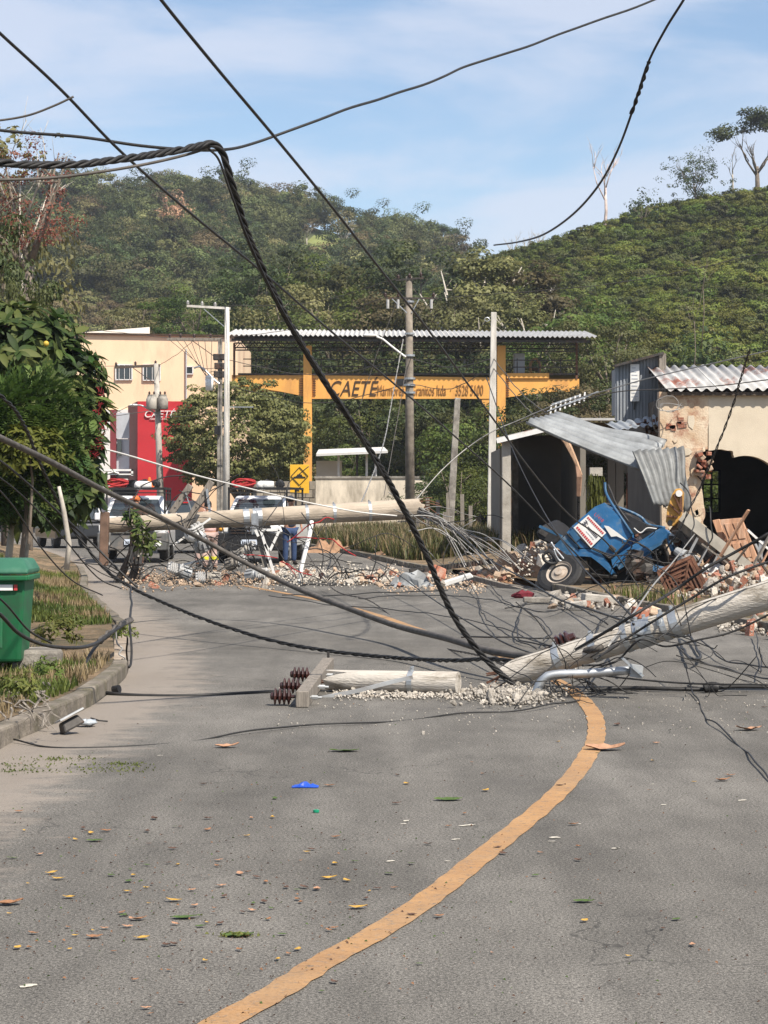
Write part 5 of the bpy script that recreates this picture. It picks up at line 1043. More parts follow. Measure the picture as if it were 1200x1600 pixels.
# crumpled corrugated sheets
def corr(name, label, c00, c10, c01, c11, nr_, amp, m, twist=0, bow=(0,0,0)):
    a, b, c, d_ = (P(*q) for q in (c00,c10,c01,c11)); bow = Vector(bow); nrm = ((b-a).cross(c-a)).normalized(); mb = MB(); nu = nr_*8
    def fn(u, v):
        p = (a.lerp(b, u)).lerp(c.lerp(d_, u), v); s_ = math.sin(u*nr_*2*math.pi); s_ = max(-.6, min(.6, s_))/.6
        return p+nrm*(amp*s_+.03*math.sin(v*9+u*4)*u)+bow*math.sin(math.pi*v)+Vector((0,0,.012*math.sin(u*40)*(v > .97)))
    mb.grid(fn, nu, 14); o = mb.build(name, m, smooth=True, solid=.004); tag(o, label, 'roof sheet'); return o
corr('roof_sheet', 'long pale corrugated metal sheet torn loose and slanting down', (822,658,43.6), (868,648,45.6), (1002,733,42.6), (1042,690,44.3), 6, .055, MT['sheet_zinc'], bow=(0,0,-.03))
corr('roof_sheet', 'bent grey corrugated sheet hanging in front of the house pier', (989,704,42.6), (1066,699,43.6), (1022,788,42.2), (1077,800,43.2), 7, .045, mat('sheet_hang', (.19,.195,.19), .6, .25, 3, metal=.2, dirt=(.11,.105,.10), dscale=2.5), bow=(0,-.1,0))
corr('roof_sheet', 'narrow rusty corrugated strip below the metal clad box', (945,661,47), (1025,650,47), (965,672,45.5), (1038,664,45.5), 6, .02, MT['sheet_grey'])
mb = MB()
for (xa,ya),(xb,yb) in (((1008,655),(1012,685)),((1012,660),(1030,690)),((1022,655),(1015,690)),((1008,672),(1030,668)),((1026,652),(1032,690)),((960,672),(1010,660))): mb.bar(P(xa,ya,46.2), P(xb,yb,46.2), .05,.05)
tag(mb.build('broken_rafters', MT['rust']), 'tangle of rusty roof rafters below the metal clad box', 'rafters')
# ------------------------------------------------------------------ the wrecked blue truck
D = 41.0
MT['truck_blue'] = mat('truck_blue', (.018,.115,.27), .45, .2, 2.5, coat=.1, spec=.4, dirt=(.13,.17,.20), dscale=5, dthr=(.52,.76))
MT['truck_worn'] = mat('truck_worn', (.022,.085,.17), .5, .2, 3, dirt=(.22,.25,.26), dscale=6, dthr=(.54,.66))
tk = thing('wrecked_truck', 'crushed blue truck cab lying tilted on the rubble', 'truck', G(930,925))
K = 4.8
def C(x, y, dd=0): return P(830+x/K, 770+y/K, D+dd)                    # crop coordinates used while measuring the cab
def shell(name, pts, dep, m, parent=tk, bevel=.03, vec=None): mb = MB(); mb.prism([C(*q) for q in pts], vec or (dep*.28, dep*.95, -dep*.12)); return mb.build(name, m, parent, bevel=bevel)
cab = shell('door_panel', [(268,300),(300,255),(400,170),(480,105),(550,75),(600,120),(690,215),(748,300),(755,330),(690,405),(600,482),(540,440),(455,418),(370,412),(330,380)], 1.3, MT['truck_blue'])
mb = MB(); mb.tube([C(268,305,-.03), C(370,415,-.03)], .014, 6); mb.tube([Vector(q) for q in crom([tuple(C(*q,-.03)) for q in ((300,252),(335,300),(430,400),(520,450),(598,482))], 5)], .012, 6); mb.build('door_seam', MT['black'], cab)
mb = MB(); mb.tube([Vector(q) for q in crom([tuple(C(*q,-.03)) for q in ((755,325),(690,400),(598,485),(560,470))], 5)], .016, 6); mb.build('door_seal', MT['black_rubber'], cab)
dtx = bpy.data.textures.new('dents', 'CLOUDS'); dtx.noise_scale = .45; dtx.noise_depth = 2
def crumple(o, k=.06):
    o.modifiers.clear(); s = o.modifiers.new('split', 'SUBSURF'); s.subdivision_type = 'SIMPLE'; s.levels = s.render_levels = 3
    d = o.modifiers.new('dents', 'DISPLACE'); d.texture = dtx; d.strength = k; d.mid_level = .5; d.texture_coords = 'GLOBAL'
crumple(cab, .035)
# advert plate
def quadplate(name, q4, off, m, parent, th=.006): mb = MB(); mb.prism([C(x,y,off) for x, y in q4], (0,th,0)); return mb.build(name, m, parent)
ad = quadplate('advert_plate', [(318,262),(430,165),(562,300),(448,412)], -.045, MT['white_paint'], tk)
MT['ad_red'] = mat('ad_red', (.45,.05,.05), .6, .1, 5); MT['ad_dark'] = mat('ad_dark', (.06,.06,.08), .6, .1, 5)
def uvq(u, v, q=((318,262),(430,165),(562,300),(448,412))):            # u along top edge 430->562, v from top to bottom
    a, b, c, d_ = q[1], q[2], q[0], q[3]; return (a[0]+(b[0]-a[0])*u)*(1-v)+(c[0]+(d_[0]-c[0])*u)*v, (a[1]+(b[1]-a[1])*u)*(1-v)+(c[1]+(d_[1]-c[1])*u)*v
def adbar(u0,u1,v0,v1,m): quadplate('print', [uvq(u0,v0),uvq(u1,v0),uvq(u1,v1),uvq(u0,v1)], -.052, m, ad, .004)
for k in range(11): adbar(.05+k*.083,.05+k*.083+.062,.07,.17,MT['ad_red'])
for k in range(5): adbar(.08+.05*(k%2),.2+.06*(k%2),.28+k*.055,.31+k*.055,MT['ad_dark'])
for k in range(9): adbar(.34+k*.062,.34+k*.062+.045,.40,.52,MT['ad_dark'])
for k in range(5): adbar(.42+k*.09,.49+k*.09,.62,.66,MT['grey_panel'])
for k in range(10): adbar(.06+k*.09,.06+k*.09+.07,.80,.92,MT['ad_red'])
quadplate('sticker', [(282,295),(318,265),(370,340),(335,370)], -.04, MT['truck_worn'], tk)
text('L1418', C(468,165,-.05), .085, MT['ad_red'], tk, extrude=.002).rotation_euler = (R(90), R(42), 0)
mb = MB(); mb.prism([C(x,y,-.035) for x, y in ((545,245),(580,250),(650,300),(718,355),(700,352),(640,325),(600,330))], (0,.004,0)); mb.build('scuff', MT['roof_white'], tk)
mb = MB(); mb.box(C(608,418,-.05), (.13,.03,.08), Matrix.Rotation(.7,3,'Y')); mb.build('door_handle', MT['steel_dark'], cab, bevel=.01)
# hood / front corner
hood = crumple_ = shell('front_corner', [(170,395),(262,318),(300,345),(352,395),(345,425),(262,462)], 1.1, MT['truck_worn'])
bmp = shell('bumper', [(38,300),(60,258),(95,240),(150,270),(232,335),(205,372),(165,395),(110,375),(45,345)], .9, MT['black'], bevel=.04, vec=(.3,.7,.1))
mb = MB(); mb.box(C(90,300,-.03), (.16,.03,.09), Matrix.Rotation(.6,3,'Y')); mb.build('fog_lamp', MT['steel_dark'], bmp)
mb = MB(); mb.bar(C(60,250,.02), C(235,330,.02), .05,.05); mb.build('bumper_trim', MT['truck_worn'], bmp)
# fender arch over the wheel
arc = [(262,462),(330,428),(400,418),(460,422),(520,455),(570,520),(625,600)]; inn = [(600,612),(545,545),(495,485),(450,450),(400,445),(335,455),(280,482)]
shell('fender', arc+inn, .9, MT['truck_blue'], bevel=.02)
# rear pillar and sill
shell('rear_pillar', [(600,490),(640,470),(960,268),(1000,262),(1030,300),(1015,345),(640,540),(615,560)], .5, MT['truck_blue'], bevel=.035)
shell('sill_edge', [(640,545),(1000,350),(985,385),(660,575)], .3, MT['truck_worn'], bevel=.02)
for o_c in list(tk.children):
    if o_c.name.split('.')[0] in ('front_corner','fender','rear_pillar','sill_edge'): crumple(o_c, .035)
# twisted window frames
def frame(pts, r, m, nm='window_frame'): mb = MB(); mb.tube([Vector(q) for q in crom([tuple(C(*q)) for q in pts], 5)], r, 8); return mb.build(nm, m, tk, smooth=True)
frame([(553,-75,.5),(560,-5,.4),(600,75,.2),(690,210,.0),(762,318,-.05)],.026,MT['truck_worn']); frame([(575,-60,.55),(600,-5,.45),(640,90,.25),(735,225,.05)],.022,MT['black_rubber'])
frame([(628,100,.5),(760,150,.5),(830,190,.45),(880,240,.4),(1000,262,.1)],.028,MT['truck_worn']); frame([(640,130,.55),(740,170,.5),(820,225,.45),(960,270,.2)],.02,MT['steel_dark'])
frame([(545,80,.9),(620,100,1.0),(720,160,1.0),(800,230,.9)],.022,MT['steel_dark']); frame([(770,265,.2),(820,300,.2),(870,265,.2),(940,270,.2)],.012,MT['cable_white'],'bent_trim')
frame([(780,330,.2),(840,290,.3),(900,280,.3)],.03,MT['rust'],'seat_frame')
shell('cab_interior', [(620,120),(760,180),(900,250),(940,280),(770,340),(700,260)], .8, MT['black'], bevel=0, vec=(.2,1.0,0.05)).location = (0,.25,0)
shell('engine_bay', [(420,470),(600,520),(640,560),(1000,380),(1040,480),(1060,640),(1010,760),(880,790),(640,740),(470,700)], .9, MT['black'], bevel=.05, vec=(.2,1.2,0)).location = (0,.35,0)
for k in range(34):                                                    # hoses, brackets and pipes in the crushed engine
    q = C(random.uniform(440,1010), random.uniform(480,740), .1+random.random()*.25); mb = MB(); e_ = q+Vector((random.uniform(-.5,.5), random.uniform(-.1,.1), random.uniform(-.4,.4))); mb.tube([q, q.lerp(e_,.5)+Vector((random.uniform(-.1,.1),-.05,random.uniform(-.1,.1))), e_], random.choice([.012,.02,.035]), 6); mb.build('engine_pipe', MT[random.choice(['black_rubber','steel_dark','rust','steel_dark'])], tk)
shell('far_fender', [(890,570),(960,545),(1010,640),(1005,760),(930,770),(900,690)], .4, MT['truck_blue'], bevel=.03).location = (0,-.1,0)
# wheel: tyre tilted toward the camera and the sky
wc = C(225,625,-.25); wa = Vector((-.38,-.60,.60)).normalized()
mb = MB(); mb.lathe(wc-wa*.13, wa, [(0,.20),(.0,.35),(.02,.42),(.05,.44),(.21,.44),(.245,.415),(.265,.35),(.25,.25),(.22,.245)], 36); ty = mb.build('tyre', MT['black_rubber'], tk, smooth=False)
for k in range(4): mb = MB(); mb.lathe(wc-wa*.13+wa*(.06+.043*k), wa, [(0,.443),(.012,.443)], 36); mb.build('tread_groove', MT['black'], ty)
mb = MB(); mb.lathe(wc+wa*.05, wa, [(0,.255),(.065,.258),(.07,.245),(.045,.225),(.035,.19),(.045,.13),(.06,.08),(.085,.07),(.085,.01)], 30); rim = mb.build('rim', mat('rim', (.40,.34,.28), .7, .15, 6, dirt=(.25,.17,.11), dscale=5), tk, smooth=False)
u_ = wa.orthogonal().normalized(); v_ = wa.cross(u_)
for k in range(8):
    a_ = k*math.pi/4; c = wc+wa*.066+(u_*math.cos(a_)+v_*math.sin(a_))*.105; mb = MB(); mb.cyl(c-wa*.02, c+wa*.02, .014, n=6); mb.build('wheel_nut', MT['rust'], rim)
    c = wc+wa*.062+(u_*math.cos(a_+.4)+v_*math.sin(a_+.4))*.172; mb = MB(); mb.cyl(c-wa*.03, c+wa*.0, .028, n=10); mb.build('vent_hole', MT['black'], rim)
# mirror and its bracket hanging in front
mb = MB(); mb.tube([Vector(q) for q in crom([tuple(C(*q,-.15)) for q in ((148,370),(180,420),(230,480),(248,505),(215,510),(185,470),(170,420))], 5)], .02, 8); mb.build('mirror_bracket', MT['galv'], tk, smooth=True)
mb = MB(); mb.tube([Vector(q) for q in crom([tuple(C(*q,-.2)) for q in ((95,460),(130,440),(165,470),(190,520),(150,530),(105,510),(90,480),(95,460))], 5)], .03, 7); mb.bar(C(120,455,-.2), C(160,520,-.2), .03,.03); mb.bar(C(100,490,-.2), C(175,480,-.2), .02,.02); mb.build('mirror_frame', MT['black'], tk)
# steering column / crushed hood parts right of the cab
shell('crumpled_grey_panel', [(1035,300),(1100,380),(1180,430),(1240,470),(1235,500),(1150,480),(1080,450),(1040,380)], .5, MT['galv_dull'], bevel=.02)
frame([(1045,300,-.1),(1040,360,-.1),(1070,440,-.15),(1130,500,-.2),(1200,505,-.2)],.05,MT['truck_worn'],'bent_mudguard')
for k in range(9):                                                     # torn panels and splintered planks round the cab
    x, y = random.uniform(985,1085), random.uniform(862,918); q = P(x, y, 40.3+random.uniform(-.3,.4)); s_ = random.uniform(.1,.32); mb = MB()
    mb.grid(lambda u, v: q+Vector(((u-.5)*s_*1.6+random.uniform(-.03,.03), random.uniform(-.05,.05), (v-.5)*s_+(u-.5)*random.uniform(-.1,.1))), 4, 3); mb.build('torn_panel', MT[random.choice(['truck_worn','steel_dark','black','steel_dark','truck_blue'])], tk, solid=.006)
for k in range(12):
    x, y = 1045+k*12.5+random.uniform(-4,4), random.uniform(845,925); q = P(x, y, 40.0+random.uniform(-.4,.6)); a_ = random.uniform(-1.2,1.2); mb = MB(); mb.bar(q, q+Vector((math.cos(a_), random.uniform(-.3,.3), math.sin(a_)))*random.uniform(.5,1.3), random.uniform(.04,.12), .03)
    tag(mb.build('broken_plank', MT[random.choice(['timber','door_wood','timber_dark','rust'])]), 'broken plank in the wreckage under the crane boom, %s of twelve from the left' % ['first','second','third','fourth','fifth','sixth','seventh','eighth','ninth','tenth','eleventh','twelfth'][k], 'plank', 'broken planks under the crane boom')
# nested square grate
gr = thing('iron_grate', 'rusty nested square iron window grate lying against the truck', 'grate', G(1070,948)); gc = P(1069,912,35.6)
Mg = Matrix.Rotation(-.42,3,'Y') @ Matrix.Rotation(-.25,3,'X')
for k, s_ in enumerate((.345,.27,.195,.125,.055)):
    mb = MB()
    for a_, b_ in (((-1,-1),(1,-1)),((1,-1),(1,1)),((1,1),(-1,1)),((-1,1),(-1,-1))): mb.bar(gc+Mg@Vector((a_[0]*s_*.85,-.02,a_[1]*s_)), gc+Mg@Vector((b_[0]*s_*.85,-.02,b_[1]*s_)), .05 if k == 0 else .028,.05 if k == 0 else .025, up=Mg@Vector((0,1,0)))
    mb.build('square_frame', MT['rust'], gr)
mb = MB(); mb.box(gc+Mg@Vector((0,.08,0)), (.56,.02,.66), Mg); mb.build('backing_plate', MT['door_dark'], gr)
for k in range(4): mb = MB(); a_ = k*1.57+.78; mb.bar(gc+Mg@Vector((.05*math.cos(a_),-.03,.05*math.sin(a_))), gc+Mg@Vector((.26*math.cos(a_)*1.2,-.03,.34*math.sin(a_)*1.3)), .025,.025); mb.build('diagonal_bar', MT['rust'], gr)
# yellow crane bracket and lattice boom
D2 = 40.2
br_ = thing('crane_boom', 'steel crane boom with yellow end bracket slanting across the wreck', 'crane boom', P(1130,880,D2)); MT['crane_yellow'] = mat('crane_yellow', (.50,.27,.06), .6, .15, 3, dirt=(.2,.11,.05), dscale=4)
mb = MB(); pts_ = [(1040,815),(1042,795),(1050,772),(1055,764),(1062,763),(1067,770),(1066,790),(1062,812),(1052,822),(1044,822)]; mb.prism([P(x,y,D2) for x, y in pts_], (.05,.16,0)); yb_ = mb.build('yellow_bracket', MT['crane_yellow'], br_, bevel=.015)
for (xa,ya),(xb,yb) in (((1053,772),(1064,797)),((1047,788),(1062,803)),((1042,806),(1058,808)),((1064,775),(1064,800))): mb = MB(); mb.bar(P(xa,ya,D2-.03), P(xb,yb,D2-.03), .05,.03); mb.build('web_rib', MT['rust'], yb_)
mb = MB(); mb.cyl(P(1061,771,D2-.08), P(1061,771,D2+.05), .06, n=14); mb.build('pin', MT['white_paint'], yb_); mb = MB(); mb.cyl(P(1047,817,D2-.06), P(1047,817,D2+.05), .05, n=14); mb.build('pin_hole', MT['black'], yb_)
MT['boom_steel'] = mat('boom_steel', (.40,.37,.31), .65, .2, 3, metal=.2, dirt=(.42,.30,.08), dscale=3, dthr=(.6,.68))
e0, e1 = P(1066,806,D2), P(1250,950,D2-.6); mb = MB(); mb.bar(e0, e1, .20,.10, up=(0,-1,0)); mb.build('flange', MT['boom_steel'], br_)
off = Vector((-.10,.25,-.14)); mb = MB(); mb.bar(e0+off, e1+off, .04,.34); mb.build('web', MT['steel_dark'], br_)
o2 = Vector((-.32,.05,-.42)); mb = MB(); mb.bar(e0+o2+Vector((.3,0,-.24)), e1+o2, .06,.06); mb.build('lower_chord', MT['rust'], br_); o3 = Vector((-.5,.1,-.66)); mb = MB(); mb.bar(e0+o3+Vector((.45,0,-.35)), e1+o3, .05,.05); mb.build('lower_chord', MT['rust'], br_)
for k in range(9):
    u_ = .18+k*.09; mb = MB(); mb.bar(e0.lerp(e1,u_)+Vector((-.1,0,-.1)), e0.lerp(e1,u_+.02)+o2, .045,.045); mb.build('lattice_strut', MT['galv_dull'], br_); mb = MB(); mb.bar(e0.lerp(e1,u_)+o2, e0.lerp(e1,u_+.03)+o3, .04,.04); mb.build('lattice_strut', MT['rust'], br_)
# engine block behind bracket
eb = thing('torn_engine', 'torn greasy engine parts between cab and crane boom', 'engine', P(1065,860,40.6))
for k in range(26):
    q = P(random.uniform(1052,1088), random.uniform(830,885), 40.6+random.random()*.3); mb = MB(); mb.box(q, (random.uniform(.05,.22),random.uniform(.05,.2),random.uniform(.04,.18)), Matrix.Rotation(random.uniform(0,3),3,Vector((random.random(),random.random(),random.random())).normalized())); mb.build('engine_piece', MT[random.choice(['steel_dark','rust','galv_dull','steel_dark'])], eb, bevel=.01)
mb = MB(); mb.cyl(P(1066,872,40.3), P(1080,880,40.1), .12,.12,16); mb.cyl(P(1056,860,40.3), P(1070,869,40.2), .07,.12,12); mb.build('exhaust_pipe', MT['galv_dull'], eb, smooth=False)
# doors leaning in the opening
for i, (q4, dd, lab, mm_) in enumerate([(((1124,812),(1158,809),(1184,874),(1150,880)),42.5,'light wooden panelled door leaning in the broken opening','door_wood'),(((1113,813),(1123,811),(1146,876),(1137,880)),42.7,'narrow pale wooden board leaning left of the panelled door','door_wood')]):
    dr = thing('leaning_door' if i == 0 else 'leaning_board', lab, 'door' if i == 0 else 'board', P(q4[3][0],q4[3][1],dd)); mb = MB(); mb.prism([P(x,y,dd) for x, y in q4], (.03,.05,0)); mb.build('leaf', MT[mm_], dr, bevel=.008)
    if i == 0:
        for (ua,ub,va,vb) in ((.14,.46,.1,.48),(.54,.86,.1,.48),(.14,.46,.56,.92),(.54,.86,.56,.92)):
            def dq(u, v): x = (q4[0][0]+(q4[1][0]-q4[0][0])*u)*(1-v)+(q4[3][0]+(q4[2][0]-q4[3][0])*u)*v; y = (q4[0][1]+(q4[1][1]-q4[0][1])*u)*(1-v)+(q4[3][1]+(q4[2][1]-q4[3][1])*u)*v; return P(x,y,dd-.02)
            mb = MB(); mb.prism([dq(ua,va),dq(ub,va),dq(ub,vb),dq(ua,vb)], (0,.015,0)); mb.build('raised_panel', MT['door_wood'], dr, bevel=.006)
for i, (xa,ya,xb,yb,w_,m_,lab) in enumerate([(1168,828,1205,862,.06,'white_paint','white painted lath leaning right of the panelled door'),(1180,850,1196,885,.12,'galv_dull','grey sheet strip standing at the right edge rubble'),(1156,870,1190,900,.08,'door_wood','broken brown door frame piece in the rubble'),(1166,826,1180,885,.05,'door_wood','thin brown stile leaning beside the panelled door'),(1190,845,1186,880,.09,'sheet_grey','grey louvre piece at the right edge')]):
    mb = MB(); mb.bar(P(xa,ya,41.8), P(xb,yb,41.8), w_,.04); tag(mb.build('broken_lath', MT[m_]), lab, 'debris')
wbg = thing('white_bag', 'crumpled white sack in the rubble under the boom', 'sack', P(1115,900,40)); mb = MB(); mb.ball(P(1118,898,40.2), (.32,.2,.2), 14)
mb.v = [tuple(Vector(v)+Vector((random.uniform(-.03,.03),random.uniform(-.03,.03),random.uniform(-.03,.03)))) for v in mb.v]; mb.build('body', MT['white_paint'], wbg); mb = MB(); mb.box(P(1108,888,40.1), (.25,.15,.12), Matrix.Rotation(.5,3,'Y'), taper=.6); mb.build('fold', MT['white_paint'], wbg)
pot = thing('clay_pot', 'orange brown clay pot in the rubble under the boom', 'pot', P(1128,910,39.6)); mb = MB(); mb.lathe(P(1128,908,39.6), (.2,-.3,1), [(0,.06),(.05,.09),(.12,.10),(.17,.075),(.2,.085)], 14); mb.build('body', mat('clay', (.42,.16,.06), .7, .15, 5), pot, smooth=True)
# ------------------------------------------------------------------ rubble
ROCK = [rock_mesh('chunk', i, MT['rubble']) for i in range(6)]; ROCKT = [rock_mesh('chunk', 10+i, MT['rubble_tan']) for i in range(5)]
bmesh_ = MB(); bmesh_.box((0,0,0), (2,1,.55)); BRK = bmesh_.mesh('brick', MT['brick'])
def heap(name, label, spots, big_n, fine_n, smin, smax, mixn=(.5,.35,.15), hgt=None, fm='rubble', seed=1, fs=(.012,.045)):
    r_ = random.Random(seed); c = spots(r_); root = thing(name, label, 'rubble', tuple(c)); rp = Vector(c)
    for k in range(big_n):
        p = spots(r_); u = r_.random(); me = r_.choice(ROCK) if u < mixn[0] else (r_.choice(ROCKT) if u < mixn[0]+mixn[1] else BRK)
        o = bpy.data.objects.new('brick' if me is BRK else 'chunk', me); COL.objects.link(o); o.parent = root; s = smin+(smax-smin)*r_.random()**2.2; o.scale = (s*r_.uniform(.7,1.4), s*r_.uniform(.7,1.3), s*r_.uniform(.5,.9)) if me is not BRK else (.10,.10,.11)
        o.location = Vector(p)-rp+Vector((0,0,s*.2)); o.rotation_euler = (r_.uniform(0,6), r_.uniform(0,6), r_.uniform(0,6))
    rng = np.random.default_rng(seed); V, Fq = [], []; tet = np.array([(1,1,1),(-1,-1,1),(-1,1,-1),(1,-1,-1)])*.6
    for k in range(fine_n):
        p = spots(r_); s = r_.uniform(*fs); V.append(tet*s*rng.uniform(.5,1.5,(4,3))+np.array(p)-np.array(rp)+np.array([0,0,s*.3])); o4 = 4*k; Fq += [(o4,o4+1,o4+2),(o4,o4+3,o4+1),(o4,o4+2,o4+3),(o4+1,o4+3,o4+2)]
    if fine_n: o = bpy.data.objects.new('fine_rubble', np_mesh('fine_rubble', np.concatenate(V), Fq, MT[fm])); COL.objects.link(o); o.parent = root; o['kind'] = 'stuff'
    return root
def sp_line(x0,x1,y0,y1,z0=0,peak=0,xm=None):
    def f(r):
        x = r.uniform(x0,x1); y = r.uniform(y0,y1); g_ = G(x,y,0); h = peak*max(0, 1-abs((x-(xm if xm is not None else (x0+x1)/2))/((x1-x0)/2)))*r.random(); return g_+Vector((0,0,z0+h))
    return f
heap('rubble_heap', 'tan and white rubble heap beside the truck wheel', sp_line(735,890,894,913,.06,.8,850), 240, 1400, .04,.22,(.32,.50,.18),seed=2)
heap('rubble_heap', 'rubble and broken tiles under the slanting crane boom', sp_line(1040,1210,918,950,.1,.5,1150), 180, 900, .04,.17,(.4,.4,.2),seed=3)
heap('rubble_strip', 'strip of pale rubble along the road in front of the pickups', lambda r: G(r.uniform(390,620),r.gauss(903,7),0)+Vector((0,0,.08*r.random())), 150, 2600, .02,.13,(.45,.5,.05),seed=4,fs=(.008,.03),fm='rubble')
heap('rubble_strip', 'grey debris strip below the smashed transformers', lambda r: G(r.uniform(190,430),r.gauss(908,7),0)+Vector((0,0,.12*r.random())), 110, 1800, .02,.12,(.4,.55,.05),seed=5,fs=(.008,.03),fm='rubble_tan')
heap('rubble_scatter', 'scattered pale rubble on the road by the rubbish panel', lambda r: G(r.uniform(600,760),r.gauss(908,8),0), 110, 1400, .02,.14,(.45,.5,.05),seed=6,fs=(.008,.03),fm='rubble_tan')
heap('concrete_crumbs', 'white crushed concrete crumbs between the two broken pole ends', lambda r: G(r.gauss(800,32),r.gauss(1090,7),0)+Vector((0,0,.05*r.random())), 150, 1200, .012,.06,(1,0,0),seed=7,fs=(.006,.025))
heap('concrete_crumbs', 'white crumbs lying along the short pole piece', lambda r: G(r.uniform(520,740),r.gauss(1087,3.5),0)+Vector((0,0,.01)), 110, 700, .01,.045,(1,0,0),seed=8,fs=(.005,.02))
heap('concrete_crumbs', 'thin scatter of small white crumbs across the road', lambda r: G(r.uniform(430,1200),r.gauss(1098,22) if r.random() < .6 else r.uniform(1040,1150),0), 60, 420, .006,.022,(1,0,0),seed=9,fs=(.004,.012))
heap('rubble_strip', 'broken kerb stones and bricks at the road edge below the truck', lambda r: G(r.uniform(860,1010),r.gauss(940,6)+max(0,0),.05), 46, 200, .04,.17,(.55,.3,.15),seed=10)
heap('rubble_heap', 'bricks and rubble below the right end of the broken pole', lambda r: G(r.uniform(1120,1210),r.gauss(975,9),.05), 40, 150, .04,.14,(.4,.35,.25),seed=11)
for i, (x,y,z,sx_,sy_,sz_,ry,lab,mm_) in enumerate([(935,935,.12,.5,.25,.12,.2,'broken grey kerb slab below the truck','concrete'),(900,945,.08,.3,.2,.1,-.3,'pale concrete slab in front of the truck wheel','concrete'),(1000,958,.08,.22,.16,.16,.3,'dark reddish broken block at the road edge','brick'),(1020,955,.1,.2,.15,.12,.6,'tan rubble block at the road edge','rubble_tan'),(862,938,.06,.9,.14,.09,.05,'mossy kerbstone pushed out beside the truck wheel','concrete_old')]):
    mb = MB(); mb.box(G(x,y,z), (sx_,sy_,sz_), Matrix.Rotation(ry,3,'Z') @ Matrix.Rotation(ry*.5,3,'Y')); tag(mb.build('broken_slab', MT[mm_], bevel=.02), lab, 'slab')
# crumpled metal panel on the road
cp_ = thing('crumpled_panel', 'crumpled grey sheet metal panel lying on the road debris', 'panel', G(645,918)); mb = MB(); rq = random.Random(4)
def fnp(u, v): x = 612+62*u; y = 917-26*v*math.sin(math.pi*(.12+.8*u)); d_ = 42.3+.5*v; p = P(x,y,d_); return p+Vector((.05*rq.uniform(-1,1), .09*rq.uniform(-1,1), .06*rq.uniform(-1,1)))
mb.grid(fnp, 9, 5); mb.build('sheet', MT['sheet_zinc'], cp_, solid=.01)
mb = MB(); mb.prism([P(x,y,42.2) for x, y in ((686,912),(735,897),(740,902),(695,917))], (0,.3,.02)); tag(mb.build('pale_board', MT['roof_white'], bevel=.01), 'pale board lying right of the crumpled panel', 'board')
mb = MB(); mb.box(P(685,893,42.6), (.35,.2,.2), Matrix.Rotation(.4,3,'Y'), taper=.7); tag(mb.build('red_block', MT['brick'], bevel=.02), 'dark red brick block behind the crumpled panel', 'brick')
mb = MB(); mb.ball(G(818,930,.05), (.2,.1,.07), 10); mb.v = [tuple(Vector(v)+Vector((random.uniform(-.03,.03),0,random.uniform(-.02,.03)))) for v in mb.v]; tag(mb.build('red_cloth', mat('red_cloth', (.13,.012,.02), .8, .3, 8)), 'dark red crumpled cloth on the road near the truck wheel', 'cloth')
mb = MB(); mb.bar(P(720,898,43.5), P(862,935,40.2), .09,.09); tag(mb.build('long_timber', MT['timber']), 'long timber lying beside the rubble heap', 'timber')
mb = MB(); mb.bar(P(640,893,44.5), P(770,877,45), .08,.1); tag(mb.build('dark_beam', MT['steel_dark']), 'dark steel beam lying behind the crumpled panel', 'beam')
# earth mounds behind
mb = MB()
def mound(x0,x1,yb,h,dd): 
    m_ = MB(); m_.grid(lambda u, v: P(x0+(x1-x0)*u, yb, dd)+Vector((0,(v-.5)*2.4,-.05+h*max(0,math.sin(math.pi*u))*max(0,math.sin(math.pi*v))*(1+.25*math.sin(u*23)+.2*math.sin(u*51+v*9)))), 26, 10); return m_
MT['red_earth'] = mat('red_earth', (.34,.20,.115), 1, .25, 3, .6, bscale=14, dirt=(.2,.12,.07), dscale=4)
tag(mound(570,700,872,.5,64).build('earth_mound', MT['red_earth'], smooth=True), 'bare reddish earth mound on the far right verge', kind='structure'); tag(mound(470,560,862,.4,72).build('earth_mound', MT['red_earth'], smooth=True), 'bare earth mound beside the standing man', kind='structure')
tag(mound(730,905,908,.6,45.5).build('earth_mound', MT['red_earth'], smooth=True), 'earth under the rubble heap', kind='structure'); tag(mound(1040,1260,946,.5,39.6).build('earth_mound', MT['red_earth'], smooth=True), 'earth under the boom rubble', kind='structure')
# ================================================================== VEHICLES
MT['car_white'] = mat('car_white', (.74,.74,.73), .3, .03, 2, coat=.5, spec=.5, dirt=(.6,.58,.54), dscale=2, dthr=(.55,.8))
MT['car_dark'] = mat('car_dark', (.03,.032,.036), .3, .1, 2, coat=.5, spec=.5); MT['car_grey'] = mat('car_grey', (.20,.20,.20), .4, .1, 2, coat=.3)
MT['bumper_grey'] = mat('bumper_grey', (.11,.11,.105), .55, .2, 3, dirt=(.2,.16,.13), dscale=3); MT['chrome'] = mat('chrome', (.7,.7,.7), .15, .05, 3, metal=1)
MT['lens'] = mat('lens', (.75,.75,.72), .1, .05, 8, spec=.8); MT['lens_amber'] = mat('lens_amber', (.75,.38,.06), .15, .05, 8); MT['lens_red'] = mat('lens_red', (.5,.02,.02), .2, .05, 8)
MT['rope_red'] = mat('rope_red', (.36,.025,.025), .7, .2, 12); MT['cone_orange'] = mat('cone_orange', (.65,.16,.03), .6, .1, 4); MT['plate'] = mat('plate', (.62,.68,.78), .5, .05, 4)
def section(mb, rows, mi=0):                                           # loft through closed (x,y,z) rings
    n = len(rows[0]); vs = [p for r in rows for p in r]; fs = [(i*n+j, i*n+(j+1)%n, (i+1)*n+(j+1)%n, (i+1)*n+j) for i in range(len(rows)-1) for j in range(n)]
    fs += [tuple(reversed(range(n))), tuple((len(rows)-1)*n+j for j in range(n))]; mb.add(vs, fs, mi)
